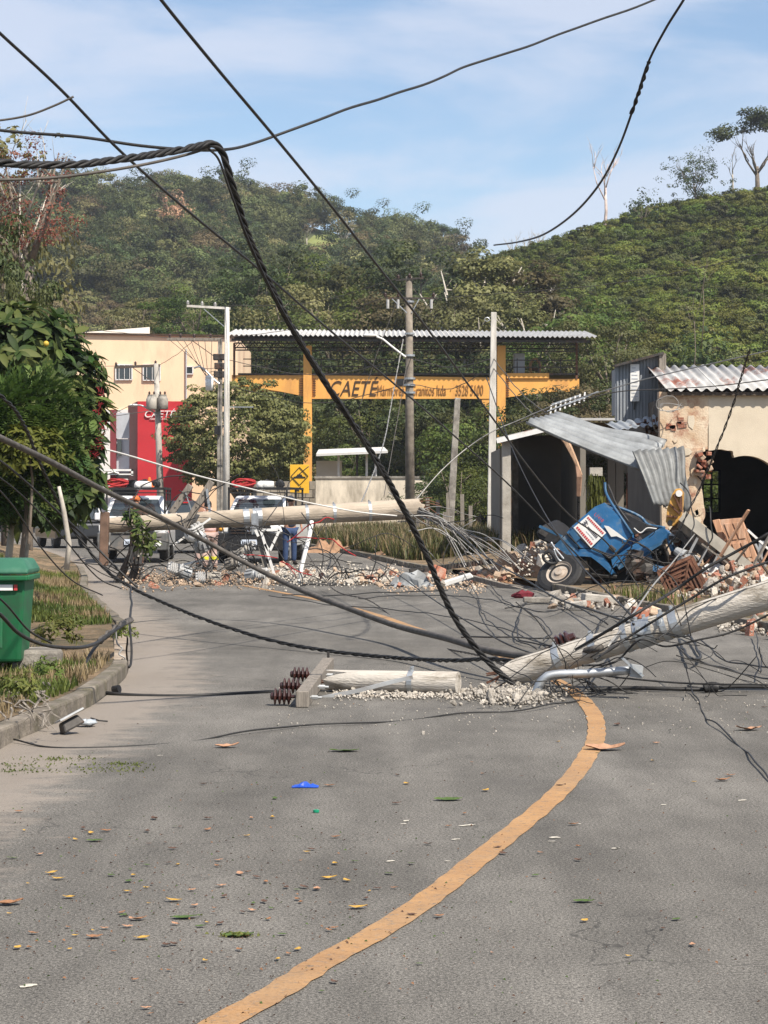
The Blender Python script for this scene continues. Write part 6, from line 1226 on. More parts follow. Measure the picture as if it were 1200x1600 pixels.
def ring(hw, y, z0, z1, top=1.0, dy=0): return [(-hw,y,z0),(hw,y,z0),(hw*1.0,y,(z0+z1)/2),(hw*top,y+dy,z1),(-hw*top,y+dy,z1),(-hw*1.0,y,(z0+z1)/2)]
def wheel(parent, x, y, r=.37):
    s = 1 if x > 0 else -1; mb = MB(); mb.lathe((x-s*.12,y,r), (s,0,0), [(0,.2),(0,r*.9),(.03,r),(.2,r),(.235,r*.9),(.235,.22)], 26); t_ = mb.build('tyre', MT['black_rubber'], None); t_.parent = parent
    mb = MB(); mb.lathe((x+s*.10,y,r), (s,0,0), [(0,.225),(.02,.22),(.0,.16),(.01,.06),(.03,.03)], 20); q = mb.build('rim', MT['galv_dull'], None); q.parent = t_
def pickup(loc, rz, label, front, body, lamp_on=False, emblem=True):
    r = thing('pickup_truck', label, 'pickup truck', loc, 'pickups standing behind the fallen pole'); r.rotation_euler = (0,0,rz)
    def put(mb, nm, m, par=None, **k): o = mb.build(nm, m, None, **k); o.parent = par or r; return o
    mb = MB(); section(mb, [ring(.86,0,.52,.98,.93), ring(.90,.12,.45,1.03,.93), ring(.915,.6,.42,1.10,.92), ring(.92,1.25,.42,1.15,.92), ring(.92,3.0,.42,1.16,.93), ring(.92,5.0,.45,1.10,.97), ring(.9,5.1,.5,1.08,.97)]); bd = put(mb, 'body', body, bevel=.04)
    mb = MB(); section(mb, [[(-.84,1.22,1.12),(.84,1.22,1.12),(.84,1.25,1.15),(.66,2.05,1.72),(-.66,2.05,1.72),(-.84,1.25,1.15)], [(-.87,1.6,1.12),(.87,1.6,1.12),(.84,1.8,1.35),(.69,2.25,1.78),(-.69,2.25,1.78),(-.84,1.8,1.35)], [(-.87,3.3,1.12),(.87,3.3,1.12),(.82,3.3,1.4),(.68,3.15,1.77),(-.68,3.15,1.77),(-.82,3.3,1.4)], [(-.86,3.5,1.12),(.86,3.5,1.12),(.80,3.48,1.4),(.64,3.3,1.70),(-.64,3.3,1.70),(-.80,3.48,1.4)]]); put(mb, 'cab', body, bevel=.03)
    nrm = Vector((0,-.57,.80)).normalized()
    mb = MB(); mb.prism([Vector(p)+nrm*.012 for p in ((-.72,1.36,1.225),(.72,1.36,1.225),(.585,1.97,1.665),(-.585,1.97,1.665))], nrm*.012); ws = put(mb, 'windscreen', MT['glass'])
    for s in (-1,1): mb = MB(); mb.tube([(s*.2-.3,1.33,1.235), (s*.15+.1,1.5,1.345)], .010, 5); put(mb, 'wiper', MT['black'], ws)
    for s in (-1,1):
        mb = MB(); mb.prism([(s*.865,1.75,1.22),(s*.865,3.2,1.22),(s*.735,3.05,1.66),(s*.735,2.2,1.66)], (s*.01,0,0)); put(mb, 'side_window', MT['glass'])
        mb = MB(); mb.box((s*1.02,1.55,1.22), (.18,.09,.2)); put(mb, 'mirror', MT['black'] if front == 'black' else body, bevel=.03)
        mb = MB(); mb.prism([(s*.58,-.045,.83),(s*.88,.03,.84),(s*.89,.06,1.0),(s*.56,-.03,.99)], (0,.08,0)); hl = put(mb, 'headlight', MT['lens'], bevel=.01)
        if lamp_on and s < 0: mb = MB(); mb.ball((s*.76,-.02,.92), .085, 10); put(mb, 'turn_lamp', MT['lens_amber'], hl, smooth=True)
    fm = MT['black'] if front == 'black' else MT['bumper_grey']
    mb = MB(); section(mb, [[(-.88,-.08,.34),(.88,-.08,.34),(.93,-.06,.58),(.91,-.05,.80),(-.91,-.05,.80),(-.93,-.06,.58)], [(-.94,.4,.34),(.94,.4,.34),(.96,.4,.58),(.945,.35,.82),(-.945,.35,.82),(-.96,.4,.58)]]); bp = put(mb, 'bumper', fm, bevel=.03)
    mb = MB(); mb.prism([(-.56,-.06,.74),(.56,-.06,.74),(.54,-.04,1.03),(-.54,-.04,1.03)], (0,.10,0)); gl = put(mb, 'grille', MT['black'])
    for k in range(3): mb = MB(); mb.box((0,-.07,.80+k*.075), (1.0,.03,.018)); put(mb, 'grille_slat', MT['chrome'] if front == 'grey' else MT['steel_dark'], gl)
    if emblem:
        mb = MB(); mb.tube([(.11*math.cos(a), -.085, .90+.065*math.sin(a)) for a in [k*math.pi/8 for k in range(17)]], .014, 6, caps=False); mb.tube([(.05*math.cos(a), -.085, .90+.06*math.sin(a)) for a in [k*math.pi/6 for k in range(13)]], .009, 5, caps=False); put(mb, 'emblem', MT['chrome'], gl)
    mb = MB(); mb.box((0,-.105,.56), (.42,.015,.14)); pt = put(mb, 'number_plate', MT['plate'])
    for k in range(7): mb = MB(); mb.box((-.16+k*.053,-.116,.545), (.03,.004,.07)); put(mb, 'plate_mark', MT['car_dark'], pt)
    for s in (-1,1): mb = MB(); mb.lathe((s*.68,-.075,.52), (0,-1,0), [(0,.085),(.012,.085),(.014,.06)], 14); put(mb, 'fog_light', MT['lens'] if front == 'grey' else MT['steel_dark'], bp)
    for x, y in ((-.80,.85),(.80,.85),(-.80,4.0),(.80,4.0)): wheel(r, x, y)
    mb = MB()
    for s in (-1,1):
        for y in (1.5,3.4,4.9): mb.bar((s*.78,y,1.1), (s*.78,y,1.98), .05,.05)
        mb.bar((s*.78,1.45,1.98), (s*.78,5.0,1.98), .05,.06); mb.bar((s*.78,1.45,1.86), (s*.78,5.0,1.86), .03,.03)
    for y in (1.5,2.4,3.4,4.9): mb.bar((-.78,y,1.98), (.78,y,1.98), .04,.05)
    mb.bar((-.78,1.48,1.86), (.78,1.48,1.86), .03,.03); put(mb, 'roof_rack', MT['black'])
    return r
def on_rack(rt, off): return rt.matrix_world if False else Vector((rt.location.x+off[0]*math.cos(rt.rotation_euler.z)-off[1]*math.sin(rt.rotation_euler.z), rt.location.y+off[0]*math.sin(rt.rotation_euler.z)+off[1]*math.cos(rt.rotation_euler.z), off[2]))
def gear(rt, side, which):
    q = on_rack(rt, (side,1.9,2.02)); mb = MB()
    for k in range(5): mb.tube([q+Vector(((.27+.05*math.sin(k*2.3+a))*math.cos(a+.3*k), (.2+.05*math.sin(k*1.7))*math.sin(a+.3*k), .03+k*.036+.035*math.sin(2*a+k*1.9))) for a in [j*math.pi/9 for j in range(19)]], .026, 6, caps=False)
    tag(mb.build('rope_coil', MT['rope_red'], smooth=True), 'coil of red rope on the roof rack of the %s pickup' % which, 'rope')
    q = on_rack(rt, (-side*.1,1.7,2.06)); mb = MB(); mb.tube([q+Vector((0,0,0)), q+Vector((.35,.05,.02))], [.13,.09], 12); mb.ball(q, (.12,.15,.12), 10); tag(mb.build('floodlight', MT['white_paint'], smooth=True), 'white lamp housing on the roof rack of the %s pickup' % which, 'lamp')
    for k, (x, z, w_) in enumerate(((.25,2.08,.3),(.55,2.07,.22),(.0,2.06,.2))):
        mb = MB(); mb.ball(on_rack(rt, (x-.05,2.0+.3*k,z+.03)), (w_*.6,w_*.5,.11), 10); mb.v = [tuple(Vector(v)+Vector((random.uniform(-.025,.025),random.uniform(-.02,.02),random.uniform(-.025,.025)))) for v in mb.v]
        tag(mb.build('dark_bag', MT['black']), '%s dark canvas bag on the roof rack of the %s pickup' % (['largest','rightmost','leftmost'][k], which), 'bag')
pk1 = pickup(((207-600)*59/F, 59.0, 0), R(3), 'white pickup with grey bumper standing at the left behind the pole', 'grey', MT['car_white'], emblem=False)
pk2 = pickup(((390-600)*58.5/F, 58.5, 0), R(-5), 'white pickup with black front and one amber lamp behind the pole', 'black', MT['car_white'], True)
gear(pk1, -.55, 'left'); gear(pk2, -.45, 'right')
cn = thing('traffic_cone', 'orange traffic cone on the left pickup rack', 'cone', on_rack(pk1, (.35,1.8,2.02))); mb = MB(); mb.lathe(cn.location, (0,0,1), [(0,.14),(.02,.14),(.03,.09),(.26,.03),(.27,.0)], 14); mb.build('body', MT['cone_orange'], cn, smooth=False)
def estate(loc, rz, label, m, h=1.65, wd=.88):
    r = thing('parked_car', label, 'car', loc); r.rotation_euler = (0,0,rz)
    def put(mb, nm, mm, par=None, **k): o = mb.build(nm, mm, None, **k); o.parent = par or r; return o
    mb = MB(); section(mb, [ring(wd*.95,0,.4,.85,.95), ring(wd,.3,.32,.95,.95), ring(wd,3.8,.32,1.0,.95), ring(wd*.95,4.2,.4,.9,.95)]); put(mb, 'body', m, bevel=.05)
    mb = MB(); section(mb, [[(-wd*.9,.05,.9),(wd*.9,.05,.9),(wd*.86,.15,1.2),(wd*.72,.35,h),(-wd*.72,.35,h),(-wd*.86,.15,1.2)], [(-wd*.9,2.9,.9),(wd*.9,2.9,.9),(wd*.86,2.7,1.2),(wd*.72,2.2,h),(-wd*.72,2.2,h),(-wd*.86,2.7,1.2)]]); put(mb, 'cabin', m, bevel=.05)
    mb = MB(); mb.prism([(-wd*.8,.06,1.02),(wd*.8,.06,1.02),(wd*.66,.25,h-.12),(-wd*.66,.25,h-.12)], (0,-.02,0)); put(mb, 'rear_window', MT['glass'])
    for s in (-1,1): mb = MB(); mb.box((s*wd*.85,-.02,.82), (.14,.08,.26)); put(mb, 'tail_light', MT['lens_red'], bevel=.01)
    mb = MB(); mb.box((0,.25,h-.05), (.28,.05,.04)); put(mb, 'brake_light', MT['lens_red'])
    for x, y in ((-.75,.8),(.75,.8),(-.75,3.3),(.75,3.3)): wheel(r, x, y, .33)
    return r
estate(((286-600)*70/F, 70, 0), 0, 'dark car seen between the two pickups', MT['car_dark'])
estate(((128-600)*78/F, 78, 0), R(20), 'dark grey car half hidden behind the left bank foliage', MT['car_dark'])
# ================================================================== PEOPLE
def skinned(name, verts, edges, radii, m, parent, sub=2, root=0):
    me = bpy.data.meshes.new(name); me.from_pydata([tuple(v) for v in verts], edges, []); me.materials.append(m); o = bpy.data.objects.new(name, me); COL.objects.link(o)
    md = o.modifiers.new('skin', 'SKIN'); md.use_smooth_shade = True
    for v, r_ in zip(me.skin_vertices[0].data, radii): v.radius = r_ if hasattr(r_, '__len__') else (r_, r_)
    me.skin_vertices[0].data[root].use_root = True
    s = o.modifiers.new('sub', 'SUBSURF'); s.levels = s.render_levels = sub; o.parent = parent; return o
SK = mat('skin_tone', (.36,.19,.12), .6, .1, 6); HAIR = mat('hair', (.015,.011,.009), .7, .3, 20); BOOT = mat('boots', (.03,.025,.022), .7, .3, 8)
def person(loc, rz, label, shirt, trousers, lean=0.0, arms=((.32,.0,1.02),(.34,-.12,1.0)), knee=0.0, cap=None, reflective=None, h=1.0, sit=0.0):
    r = thing('person', label, 'person', loc); r.rotation_euler = (0,0,rz); r.scale = (h,h,h)
    def L_(p):                                                         # lean forward from the hips (front is -Y), lowered by bent knees
        x, y, z = p; dz = z-.93
        if dz > 0: y, z = y*math.cos(lean)-dz*math.sin(lean), .93+dz*math.cos(lean)+y*math.sin(lean)
        return Vector((x, y, z-sit))
    hip, waist, chest, neck0, head0, head1 = L_((0,0,.93)), L_((0,.0,1.08)), L_((0,.01,1.30)), L_((0,0,1.47)), L_((0,-.02,1.58)), L_((0,-.02,1.68))
    def arm(s, hand): sh = L_((s*.19,0,1.41)); hd = Vector((s*hand[0], hand[1], hand[2]-sit*.3)); el = sh.lerp(hd,.5)+Vector((s*.05,.07,-.02)); fin = hd+(hd-el).normalized()*.09; return [sh, el, hd, fin]
    aL, aR = arm(-1, arms[0]), arm(1, arms[1])
    def leg(s): k = Vector((s*.11, -knee, .50-sit*.5)); return [L_((s*.10,0,.88)), k, Vector((s*.12, .03, .09)), Vector((s*.13,-.14,.04))]
    lL, lR = leg(-1), leg(1)
    V = [hip, waist, chest, neck0, head0, head1]+aL+aR+lL+lR
    E = [(0,1),(1,2),(2,3),(3,4),(4,5),(2,6),(6,7),(7,8),(8,9),(2,10),(10,11),(11,12),(12,13),(0,14),(14,15),(15,16),(16,17),(0,18),(18,19),(19,20),(20,21)]
    rad = [(.15,.11),(.14,.10),(.16,.11),.055,(.078,.092),(.07,.085)]+[.055,.042,.03,(.035,.018)]*2+[.085,.058,.042,(.042,.035)]*2
    skinned('body', V, E, rad, SK, r)
    # fingers
    for a in (aL, aR):
        d_ = (a[3]-a[2]).normalized(); sd_ = d_.orthogonal().normalized(); mb = MB()
        for k in range(4): q = a[3]+sd_*(k-1.5)*.017; mb.tube([q-d_*.02, q+d_*.03, q+d_*.055+Vector((0,-.012,-.01))], [.009,.0085,.006], 6)
        q = a[2]+d_*.03+sd_*.03; mb.tube([q, q+d_*.03+sd_*.02, q+d_*.05+sd_*.022], [.011,.009,.007], 6); mb.build('fingers', SK, None, smooth=True).parent = r
    skinned('shirt', [hip, waist, chest, L_((0,0,1.44)), aL[0], aL[0].lerp(aL[1],.9), aR[0], aR[0].lerp(aR[1],.9)], [(0,1),(1,2),(2,3),(2,4),(4,5),(2,6),(6,7)], [(.175,.135),(.165,.125),(.185,.135),.075,.078,.066,.078,.066], shirt, r)
    skinned('trousers', [L_((0,0,.95)), lL[0], lL[1], lL[2], lR[0], lR[1], lR[2]], [(0,1),(1,2),(2,3),(0,4),(4,5),(5,6)], [(.165,.125),.105,.08,.07,.105,.08,.07], trousers, r)
    for l_ in (lL, lR): mb = MB(); mb.ball((l_[2]+l_[3])/2+Vector((0,0,.0)), (.055,.14,.055), 10); mb.build('boot', BOOT, None, smooth=True).parent = r
    if reflective:
        for l_ in (lL, lR): q = l_[1].lerp(l_[2],.55); mb = MB(); mb.cyl(q, q+Vector((0,0,.07)), .094,.094,14); mb.build('reflective_band', reflective, None).parent = r
    c = (head0+head1)/2+Vector((0,.015,.035)); mb = MB(); mb.ball(c, (.088,.108,.10), 14); mb.v = [tuple(v) for v in mb.v]; hm_ = mb.build('hair', HAIR if not cap else HAIR, None, smooth=True); hm_.parent = r
    f = (head0+head1)/2
    mb = MB(); mb.ball(f+Vector((0,-.105,-.02)), (.014,.02,.02), 6); 
    for s in (-1,1): mb.ball(f+Vector((s*.085,.0,-.01)), (.012,.02,.03), 6)
    mb.build('nose_and_ears', SK, None, smooth=True).parent = r
    mb = MB()
    for s in (-1,1): mb.ball(f+Vector((s*.032,-.088,.012)), (.012,.008,.007), 6)
    mb.box(f+Vector((0,-.09,-.062)), (.045,.01,.008)); mb.build('eyes_and_mouth', HAIR, None).parent = r
    if cap: mb = MB(); mb.ball(c+Vector((0,0,.02)), (.098,.115,.095), 14); mb.box(c+Vector((0,-.14,.02)), (.14,.12,.015)); mb.build('cap', cap, None, smooth=False).parent = r
    return r
CL = lambda n, c: mat(n, c, .9, .15, 8, .2, bscale=20)
PINK, BEIGE, NAVY, JEANS, DARK, HIVIS = CL('shirt_pink',(.62,.40,.36)), CL('trousers_beige',(.42,.30,.26)), CL('shirt_navy',(.03,.035,.05)), CL('jeans',(.035,.06,.13)), CL('shirt_dark',(.10,.06,.045)), CL('hivis',(.62,.60,.04))
def at_ground(x, d): return ((x-600)*d/F, d, 0)
person(at_ground(328,52.5), R(195), 'worker in pale pink shirt with yellow reflective ankle bands bending at the debris', PINK, BEIGE, .35, ((.20,-.35,.85),(.22,-.38,.82)), .12, reflective=HIVIS, sit=.06)
person(at_ground(316,55), R(160), 'worker in pale shirt standing behind the bending worker', PINK, BEIGE, .08, ((.26,-.15,1.0),(.25,-.05,1.0)))
person(at_ground(453,57), R(25), 'man in dark shirt, blue jeans and cap right of the black fronted pickup', NAVY, JEANS, .05, ((.22,-.2,1.08),(.28,-.08,1.0)), cap=NAVY)
person(at_ground(214,56), R(-20), 'worker in dark clothes in front of the left pickup behind the pole', DARK, DARK, .05, ((.24,-.2,1.1),(.26,-.1,1.0)), cap=mat('cap_orange',(.50,.13,.03),.7))
# ================================================================== CABLES
def cable(label, pts, r, m='black_rubber', strands=1, pitch=.35, wob=0, k=8, name='cable', seed=0, n=6):
    """pts: (photo x, photo y, depth)"""
    w_ = [P(x, y, d) for x, y, d in pts]; pp = [Vector(q) for q in crom([tuple(p) for p in w_], k)]; rr = random.Random(seed or len(label)); mb = MB()
    if wob: 
        ph = [rr.uniform(0,6) for _ in range(6)]; ac = 0
        for i in range(len(pp)):
            if i: ac += (pp[i]-pp[i-1]).length if i < len(pp) else 0
            pp[i] = pp[i]+Vector((math.sin(ac*2.1+ph[0])+.5*math.sin(ac*5.3+ph[1]), 0, math.sin(ac*2.7+ph[2])+.5*math.sin(ac*6.1+ph[3])))*wob
    if strands == 1: mb.tube(pp, r, n)
    else:
        fine = [Vector(q) for q in crom([tuple(p) for p in pp], 5)]; s_ = [0]
        for a, b in zip(fine, fine[1:]): s_.append(s_[-1]+(b-a).length)
        for st in range(strands):
            q = []
            for i, p in enumerate(fine):
                t_ = (fine[min(i+1,len(fine)-1)]-fine[max(i-1,0)]).normalized(); u = t_.cross(Vector((0,1,0))).normalized(); v_ = u.cross(t_); a_ = s_[i]/pitch*2*math.pi+st*2*math.pi/strands+.9*math.sin(s_[i]*1.7)+.5*math.sin(s_[i]*4.3+st); q.append(p+(u*math.cos(a_)+v_*math.sin(a_))*r*.62)
            mb.tube(q, r*.52, 5)
    return tag(mb.build(name, MT[m], smooth=True), label, 'cable', 'fallen cables')
Z = 'black_rubber'
cable('thick twisted black cable running in from the left and hanging down to the broken pole', [(-60,249,13.5),(0,254,13.6),(60,258,13.8),(130,256,14),(200,247,14.3),(260,238,14.6),(310,228,14.9),(332,225,15),(348,240,15.1),(362,285,15.2),(385,360,15.5),(415,430,15.8),(455,510,16.2),(510,600,16.8),(570,690,17.4),(620,775,18),(665,865,18.4),(705,955,18.7),(750,1020,18.9),(800,1068,19),(828,1090,19)], .0235, 'black_rubber', 4, .36)
cable('thin black cable hanging beside the thick twisted cable', [(325,232,15),(342,250,15.05),(360,300,15.15),(386,370,15.4),(425,455,15.8),(480,550,16.4),(545,650,17.1),(600,745,17.7)], .008)
cable('straight black cable falling from the upper left corner across the whole picture', [(-60,-5,15),(0,52,16),(95,140,17),(190,238,18),(300,335,20),(410,425,22),(520,520,25),(640,620,29),(720,690,32),(800,762,35),(880,845,38),(960,925,39)], .012)
cable('straight black cable falling from the top edge toward the truck cab', [(225,-40,15),(252,0,15.4),(340,108,16.5),(430,215,18),(520,325,20),(600,428,22),(680,530,25),(760,640,29),(830,735,33),(890,805,37),(950,850,39),(1010,935,39)], .0125)
cable('black cable sagging across the sky from the left edge to the top right', [(-60,198,20),(0,203,20),(110,212,20),(220,228,20),(330,236,20),(400,222,20.5),(500,186,21),(600,152,22),(690,122,23),(730,103,23.5),(800,80,24),(900,45,25),(1020,0,26),(1080,-24,27)], .014, wob=.006)
cable('grey cable rising from the left edge to join the twisted cable', [(-60,280,14.5),(0,281,14.5),(80,278,14.6),(160,268,14.7),(230,256,14.8),(290,242,14.9),(328,230,15)], .010, 'cable_grey')
cable('black cable curving down from the top right corner to the ridge', [(1090,-40,22),(1068,0,22),(1040,45,22.5),(1012,100,23),(990,168,23.5),(965,235,24.5),(935,290,26),(895,335,28),(850,366,31),(810,378,34),(772,383,37)], .014)
cable('spliced wrapping on the cable curving down at the upper right', [(1014,96,22.9),(1004,128,23.1),(993,160,23.4),(986,178,23.5)], .021, Z, 2, .25)
cable('short grey cable end floating at the upper left edge', [(-40,190,16),(0,188,16),(45,180,16),(85,165,16),(115,151,16)], .008, 'cable_grey')
cable('thick grey brown cable slanting from the left edge down to the broken pole', [(-60,655,20),(0,684,21),(80,722,23),(160,765,26),(240,803,28),(320,845,30),(400,888,30),(470,922,29),(545,951,27),(620,978,25),(700,998,22),(770,1018,20.5),(850,1026,19.5),(940,1012,19)], .033, 'cable_grey')
cable('pale service wire slanting from the left edge to the broken pole end', [(-40,630,30),(0,648,31),(40,668,32),(80,684,33),(180,706,36),(300,741,39),(400,766,42),(480,785,44),(560,800,44.5),(620,806,45)], .016, 'cable_white')
cable('pale service wire rising from the propped pole to the house corner', [(622,815,46),(655,775,46.5),(690,735,47),(730,700,47.5),(770,674,47.5),(810,657,47.5),(870,632,47),(940,612,46),(1010,592,45),(1100,571,43),(1210,546,41)], .013, 'cable_alu')
cable('second thin wire running along the pale service wire to the house', [(800,665,47.5),(880,635,47),(960,613,46),(1040,608,44.5),(1120,603,43),(1210,592,41)], .011, 'cable_grey')
cable('long twisted dark cable drooping from the left foliage across the road', [(-20,600,24),(30,650,25),(70,740,27),(110,820,28),(160,885,28),(205,918,27.5),(270,948,26.5),(340,975,25.5),(430,1002,24.5),(520,1018,23.5),(620,1028,22.5),(700,1032,21),(775,1030,20),(830,1040,19.5)], .020, Z, 3, .5)
cable('dark cable from the left edge joining the drooping twisted cable', [(-30,700,25),(20,735,26),(80,790,27),(140,845,28),(190,895,28),(215,918,28)], .014)
cable('thin cable slanting from the left foliage toward the driveway', [(-30,725,24),(30,770,25),(90,830,26),(150,900,27),(190,920,27)], .008)
cable('thin dark cable across the grass in front of the bin', [(-30,735,22),(20,790,23),(60,850,24),(110,905,25),(160,930,26)], .008)
cable('black cable sagging from the left edge to the driveway bundle', [(-40,930,17),(0,960,17.5),(30,990,18),(70,1008,18.5),(120,1012,19),(150,1005,20),(175,988,20.5),(195,975,21)], .016)
cable('thin black cable curving past the green bin', [(-30,910,17),(10,945,17.6),(45,985,18.2),(80,1005,19)], .009)
cable('big black cable loop at the left kerb running along the road to the crossarm', [(195,972,21),(170,990,20.6),(148,1012,20.2),(136,1035,19.8),(136,1058,19.2),(148,1075,18.8),(170,1083,18.6),(230,1087,18.5),(300,1087,18.5),(380,1083,18.7),(445,1080,18.9)], .017)
cable('short pale frayed bundle at the top of the kerb loop', [(205,968,22),(190,975,21),(172,988,20.6),(155,1003,20.3)], .028, 'cable_grey', 3, .6)
cable('black wire hanging down beside the driveway to the gutter', [(203,915,27),(205,940,24),(203,965,22.5),(206,1000,22),(206,1025,21.8),(202,1042,21.6),(190,1030,21.6)], .012, wob=.006)
cable('wavy pale wire end curling at the kerb beside the driveway', [(181,985,21.8),(183,1005,21.8),(191,1013,21.8),(186,1022,21.7),(195,1028,21.7),(192,1036,21.7),(200,1043,21.6)], .009, 'cable_alu')
cable('thin wire lying from the left kerb across the road to the pole end', [(20,1158,14.9),(80,1168,14.6),(180,1167,14.65),(280,1158,14.95),(380,1145,15.4),(470,1135,15.9),(560,1130,16.1),(640,1122,16.5),(730,1114,16.9),(800,1112,17),(850,1105,17.3),(905,1092,18)], .0065, wob=.01)
cable('thin wire lying on the road down the right side', [(1060,1000,20),(1072,1040,19),(1085,1082,18.6),(1100,1118,16.7),(1125,1135,15.8),(1150,1160,14.8),(1200,1212,13),(1240,1250,12)], .006, wob=.012)
cable('thick black cable lying along the road at the right edge', [(925,1078,18.9),(970,1075,19),(1040,1076,18.9),(1100,1077,18.9),(1140,1073,18.9),(1215,1073,18.9)], .018)
cable('lumpy joint on the thick cable at the right edge', [(1100,1076,18.85),(1112,1073,18.85),(1122,1075,18.85)], .045)
cable('straight black cable lying from the pole end toward the right edge', [(900,1050,19),(980,1060,18.6),(1080,1068,18.4),(1210,1070,18.2)], .008)
cable('twisted black cable dropping from the eave to the wrecked cab', [(1172,545,36),(1158,590,37),(1143,640,38),(1120,700,38.5),(1095,760,39),(1080,790,39),(1060,830,39),(1040,860,39.2)], .020, Z, 2, .5)
cable('black cable from the right edge sweeping over the broken pole', [(1230,815,18.4),(1190,840,18.4),(1150,862,18.5),(1100,890,18.5),(1050,925,18.6),(1000,955,18),(950,985,18.2),(900,1015,18.5)], .014)
cable('second black cable from the right edge lying along the broken pole', [(1230,868,18.4),(1180,885,18.4),(1130,905,18.4),(1080,935,18.5),(1030,965,18.5),(975,1000,18.6),(930,1030,18.2)], .011)
cable('black wire lying over the upper side of the broken pole', [(1230,945,18.3),(1150,985,18.4),(1090,1000,18.4),(1040,1010,18.5),(1000,1000,18.5),(960,1035,18.6),(910,1040,18.3)], .009)
cable('black wire slanting from the rubble heap to the broken pole', [(700,820,44),(760,870,36),(820,905,30),(870,935,26),(930,955,22),(990,975,19)], .012)
cable('pale steel wire from cab to the broken pole crossing the pole end', [(1085,835,38),(1050,880,32),(1020,915,26),(985,965,20),(950,1010,18.5)], .010, 'cable_alu')
cable('wire slanting down from the cab door to the lamp arm', [(760,590,50),(800,700,44),(850,800,40),(905,880,34),(960,935,27),(1010,985,20)], .012)
cable('thin wire crossing the road from the left debris to the broken pole', [(560,865,44),(610,890,40),(660,925,34),(720,965,28),(790,1005,23),(860,1030,19.5)], .009)
cable('thin grey wire from propped pole to the road beside the stripe', [(480,865,44),(520,920,38),(580,940,35),(660,1000,27),(750,1025,22),(820,1050,19.5)], .012, 'cable_grey', 2, .5)
cable('thin twisted wire from the plaster wall top down to the propped pole', [(630,530,78),(615,610,76),(600,690,70),(575,760,60),(552,810,50)], .02, 'cable_alu', 2, 1.0)
cable('thin wire beside the twisted wire below the wired pole', [(637,560,79),(622,650,76),(608,730,72),(600,775,66)], .012, 'cable_grey')
for i, (a, b, sag) in enumerate([((262,528,89.4),(-40,470,70),10),((345,529,89.4),(602,464,79.9),14),((180,572,95.9),(-40,555,70),8),((250,570,95.9),(302,532,89.4),3),((684,466,79.9),(1260,380,60),18),((618,436,79.9),(350,478,88),16),((344,560,89.4),(640,560,79.9),26),((344,600,89.4),(640,600,79.9),30),((641,560,79.9),(771,560,70),14),((641,600,79.9),(771,570,70),22),((771,560,70),(860,650,58),10),((771,575,70),(845,660,57),4),((250,640,95.8),(0,660,75),6),((344,640,89.4),(250,650,95.8),5),((620,470,79.9),(560,640,80),-4),((208,632,95.8),(120,665,80),3)]):
    mid = tuple((u+v)/2 for u, v in zip(a, b)); cable(['long wire from the old pole crossarm toward the left hill','upper wire between the old pole and the wired pole','wire from the transformer pole toward the left edge','jumper wire between transformer pole and old pole','wire from the wired pole toward the coffee hill','top wire between the wired pole and the pale pole','sagging telephone wire below the gantry roof','lower sagging wire across the painted beam','wire between wired pole and square white pole','lower looped wire between wired pole and square white pole','drop wire from the white pole to the carport','thin drop wire to the carport corner','service wire from transformer pole to the left','low jumper wire at the round tree top','hanging broken wire in front of the gantry lettering','wire from shop lamp to the left foliage'][i], [a, (mid[0], mid[1]+sag, mid[2]), b], .011 if i < 6 else .014, 'cable_grey', wob=.01)
for i in range(7): 
    x = 290+i*7; cable('jumper wire %s of seven hanging from the old pole crossarm' % ['first','second','third','fourth','fifth','sixth','seventh'][i], [(265+i*11,531,89.3),(300+i*5,560+i*5,89.3),(318+i*3,575+i*6,89.3),(338,575+i*4,89.3)], .012, 'cable_grey')
# loose loops of wire on and above the road near the stripe
LOOPS = [('wide loop of thin black wire lying on the road right of the stripe', [(760,905),(775,925),(800,945),(845,955),(880,952),(872,946),(830,944),(790,950)], .008),
 ('large upright loop of black wire left of the broken pole', [(838,932),(822,940),(812,960),(808,985),(812,1000),(850,1008),(900,1006),(905,998),(850,996),(780,996),(720,996)], .008),
 ('thin wire curve lying on the road above the stripe', [(560,935),(640,930),(720,932),(780,940),(830,958),(860,985),(850,1000)], .007),
 ('thin wire arc from the rubble heap to the road', [(720,890),(745,930),(755,960),(790,990),(840,1015)], .007),
 ('twin wire arc standing beside the broken pole', [(930,1000),(938,972),(955,962),(985,968),(1000,980),(985,1000),(960,990)], .008),
 ('wire bow hanging under the right part of the broken pole', [(1070,985),(1085,1005),(1094,1025),(1085,1030),(1070,1020),(1062,1000)], .013),
 ('wire curve on the road below the right part of the broken pole', [(1095,1000),(1130,1030),(1170,1040),(1215,1042)], .007),
 ('long thin wire curving on the road at the right', [(1060,1015),(1100,1035),(1150,1050),(1210,1062)], .007),
 ('thin wire hanging at the right edge with a black tag', [(1180,985),(1185,1010),(1190,1035),(1188,1050)], .006),
 ('thin straight wire across the road behind the stripe', [(420,930),(520,945),(640,955),(760,975),(860,1010)], .006),
 ('faint wire lying on the road in the middle distance', [(440,930),(520,930),(620,925),(700,922)], .008),
 ('wire springing from the rubble to the cab wheel', [(730,870),(790,905),(850,925),(905,950),(950,975)], .010),
 ('bundle wire sweeping low beside the crumpled panel', [(560,905),(600,915),(640,905),(660,890)], .010)]
for lab, pp, r_ in LOOPS:
    cable(lab, [(x, y, min(44, EYE*F/max(1,(y-HOR))*.97)) if i % 3 else (x, y, min(44, EYE*F/max(1,(y-HOR))*.94)) for i, (x, y) in enumerate(pp)], r_*1.15, wob=.008)
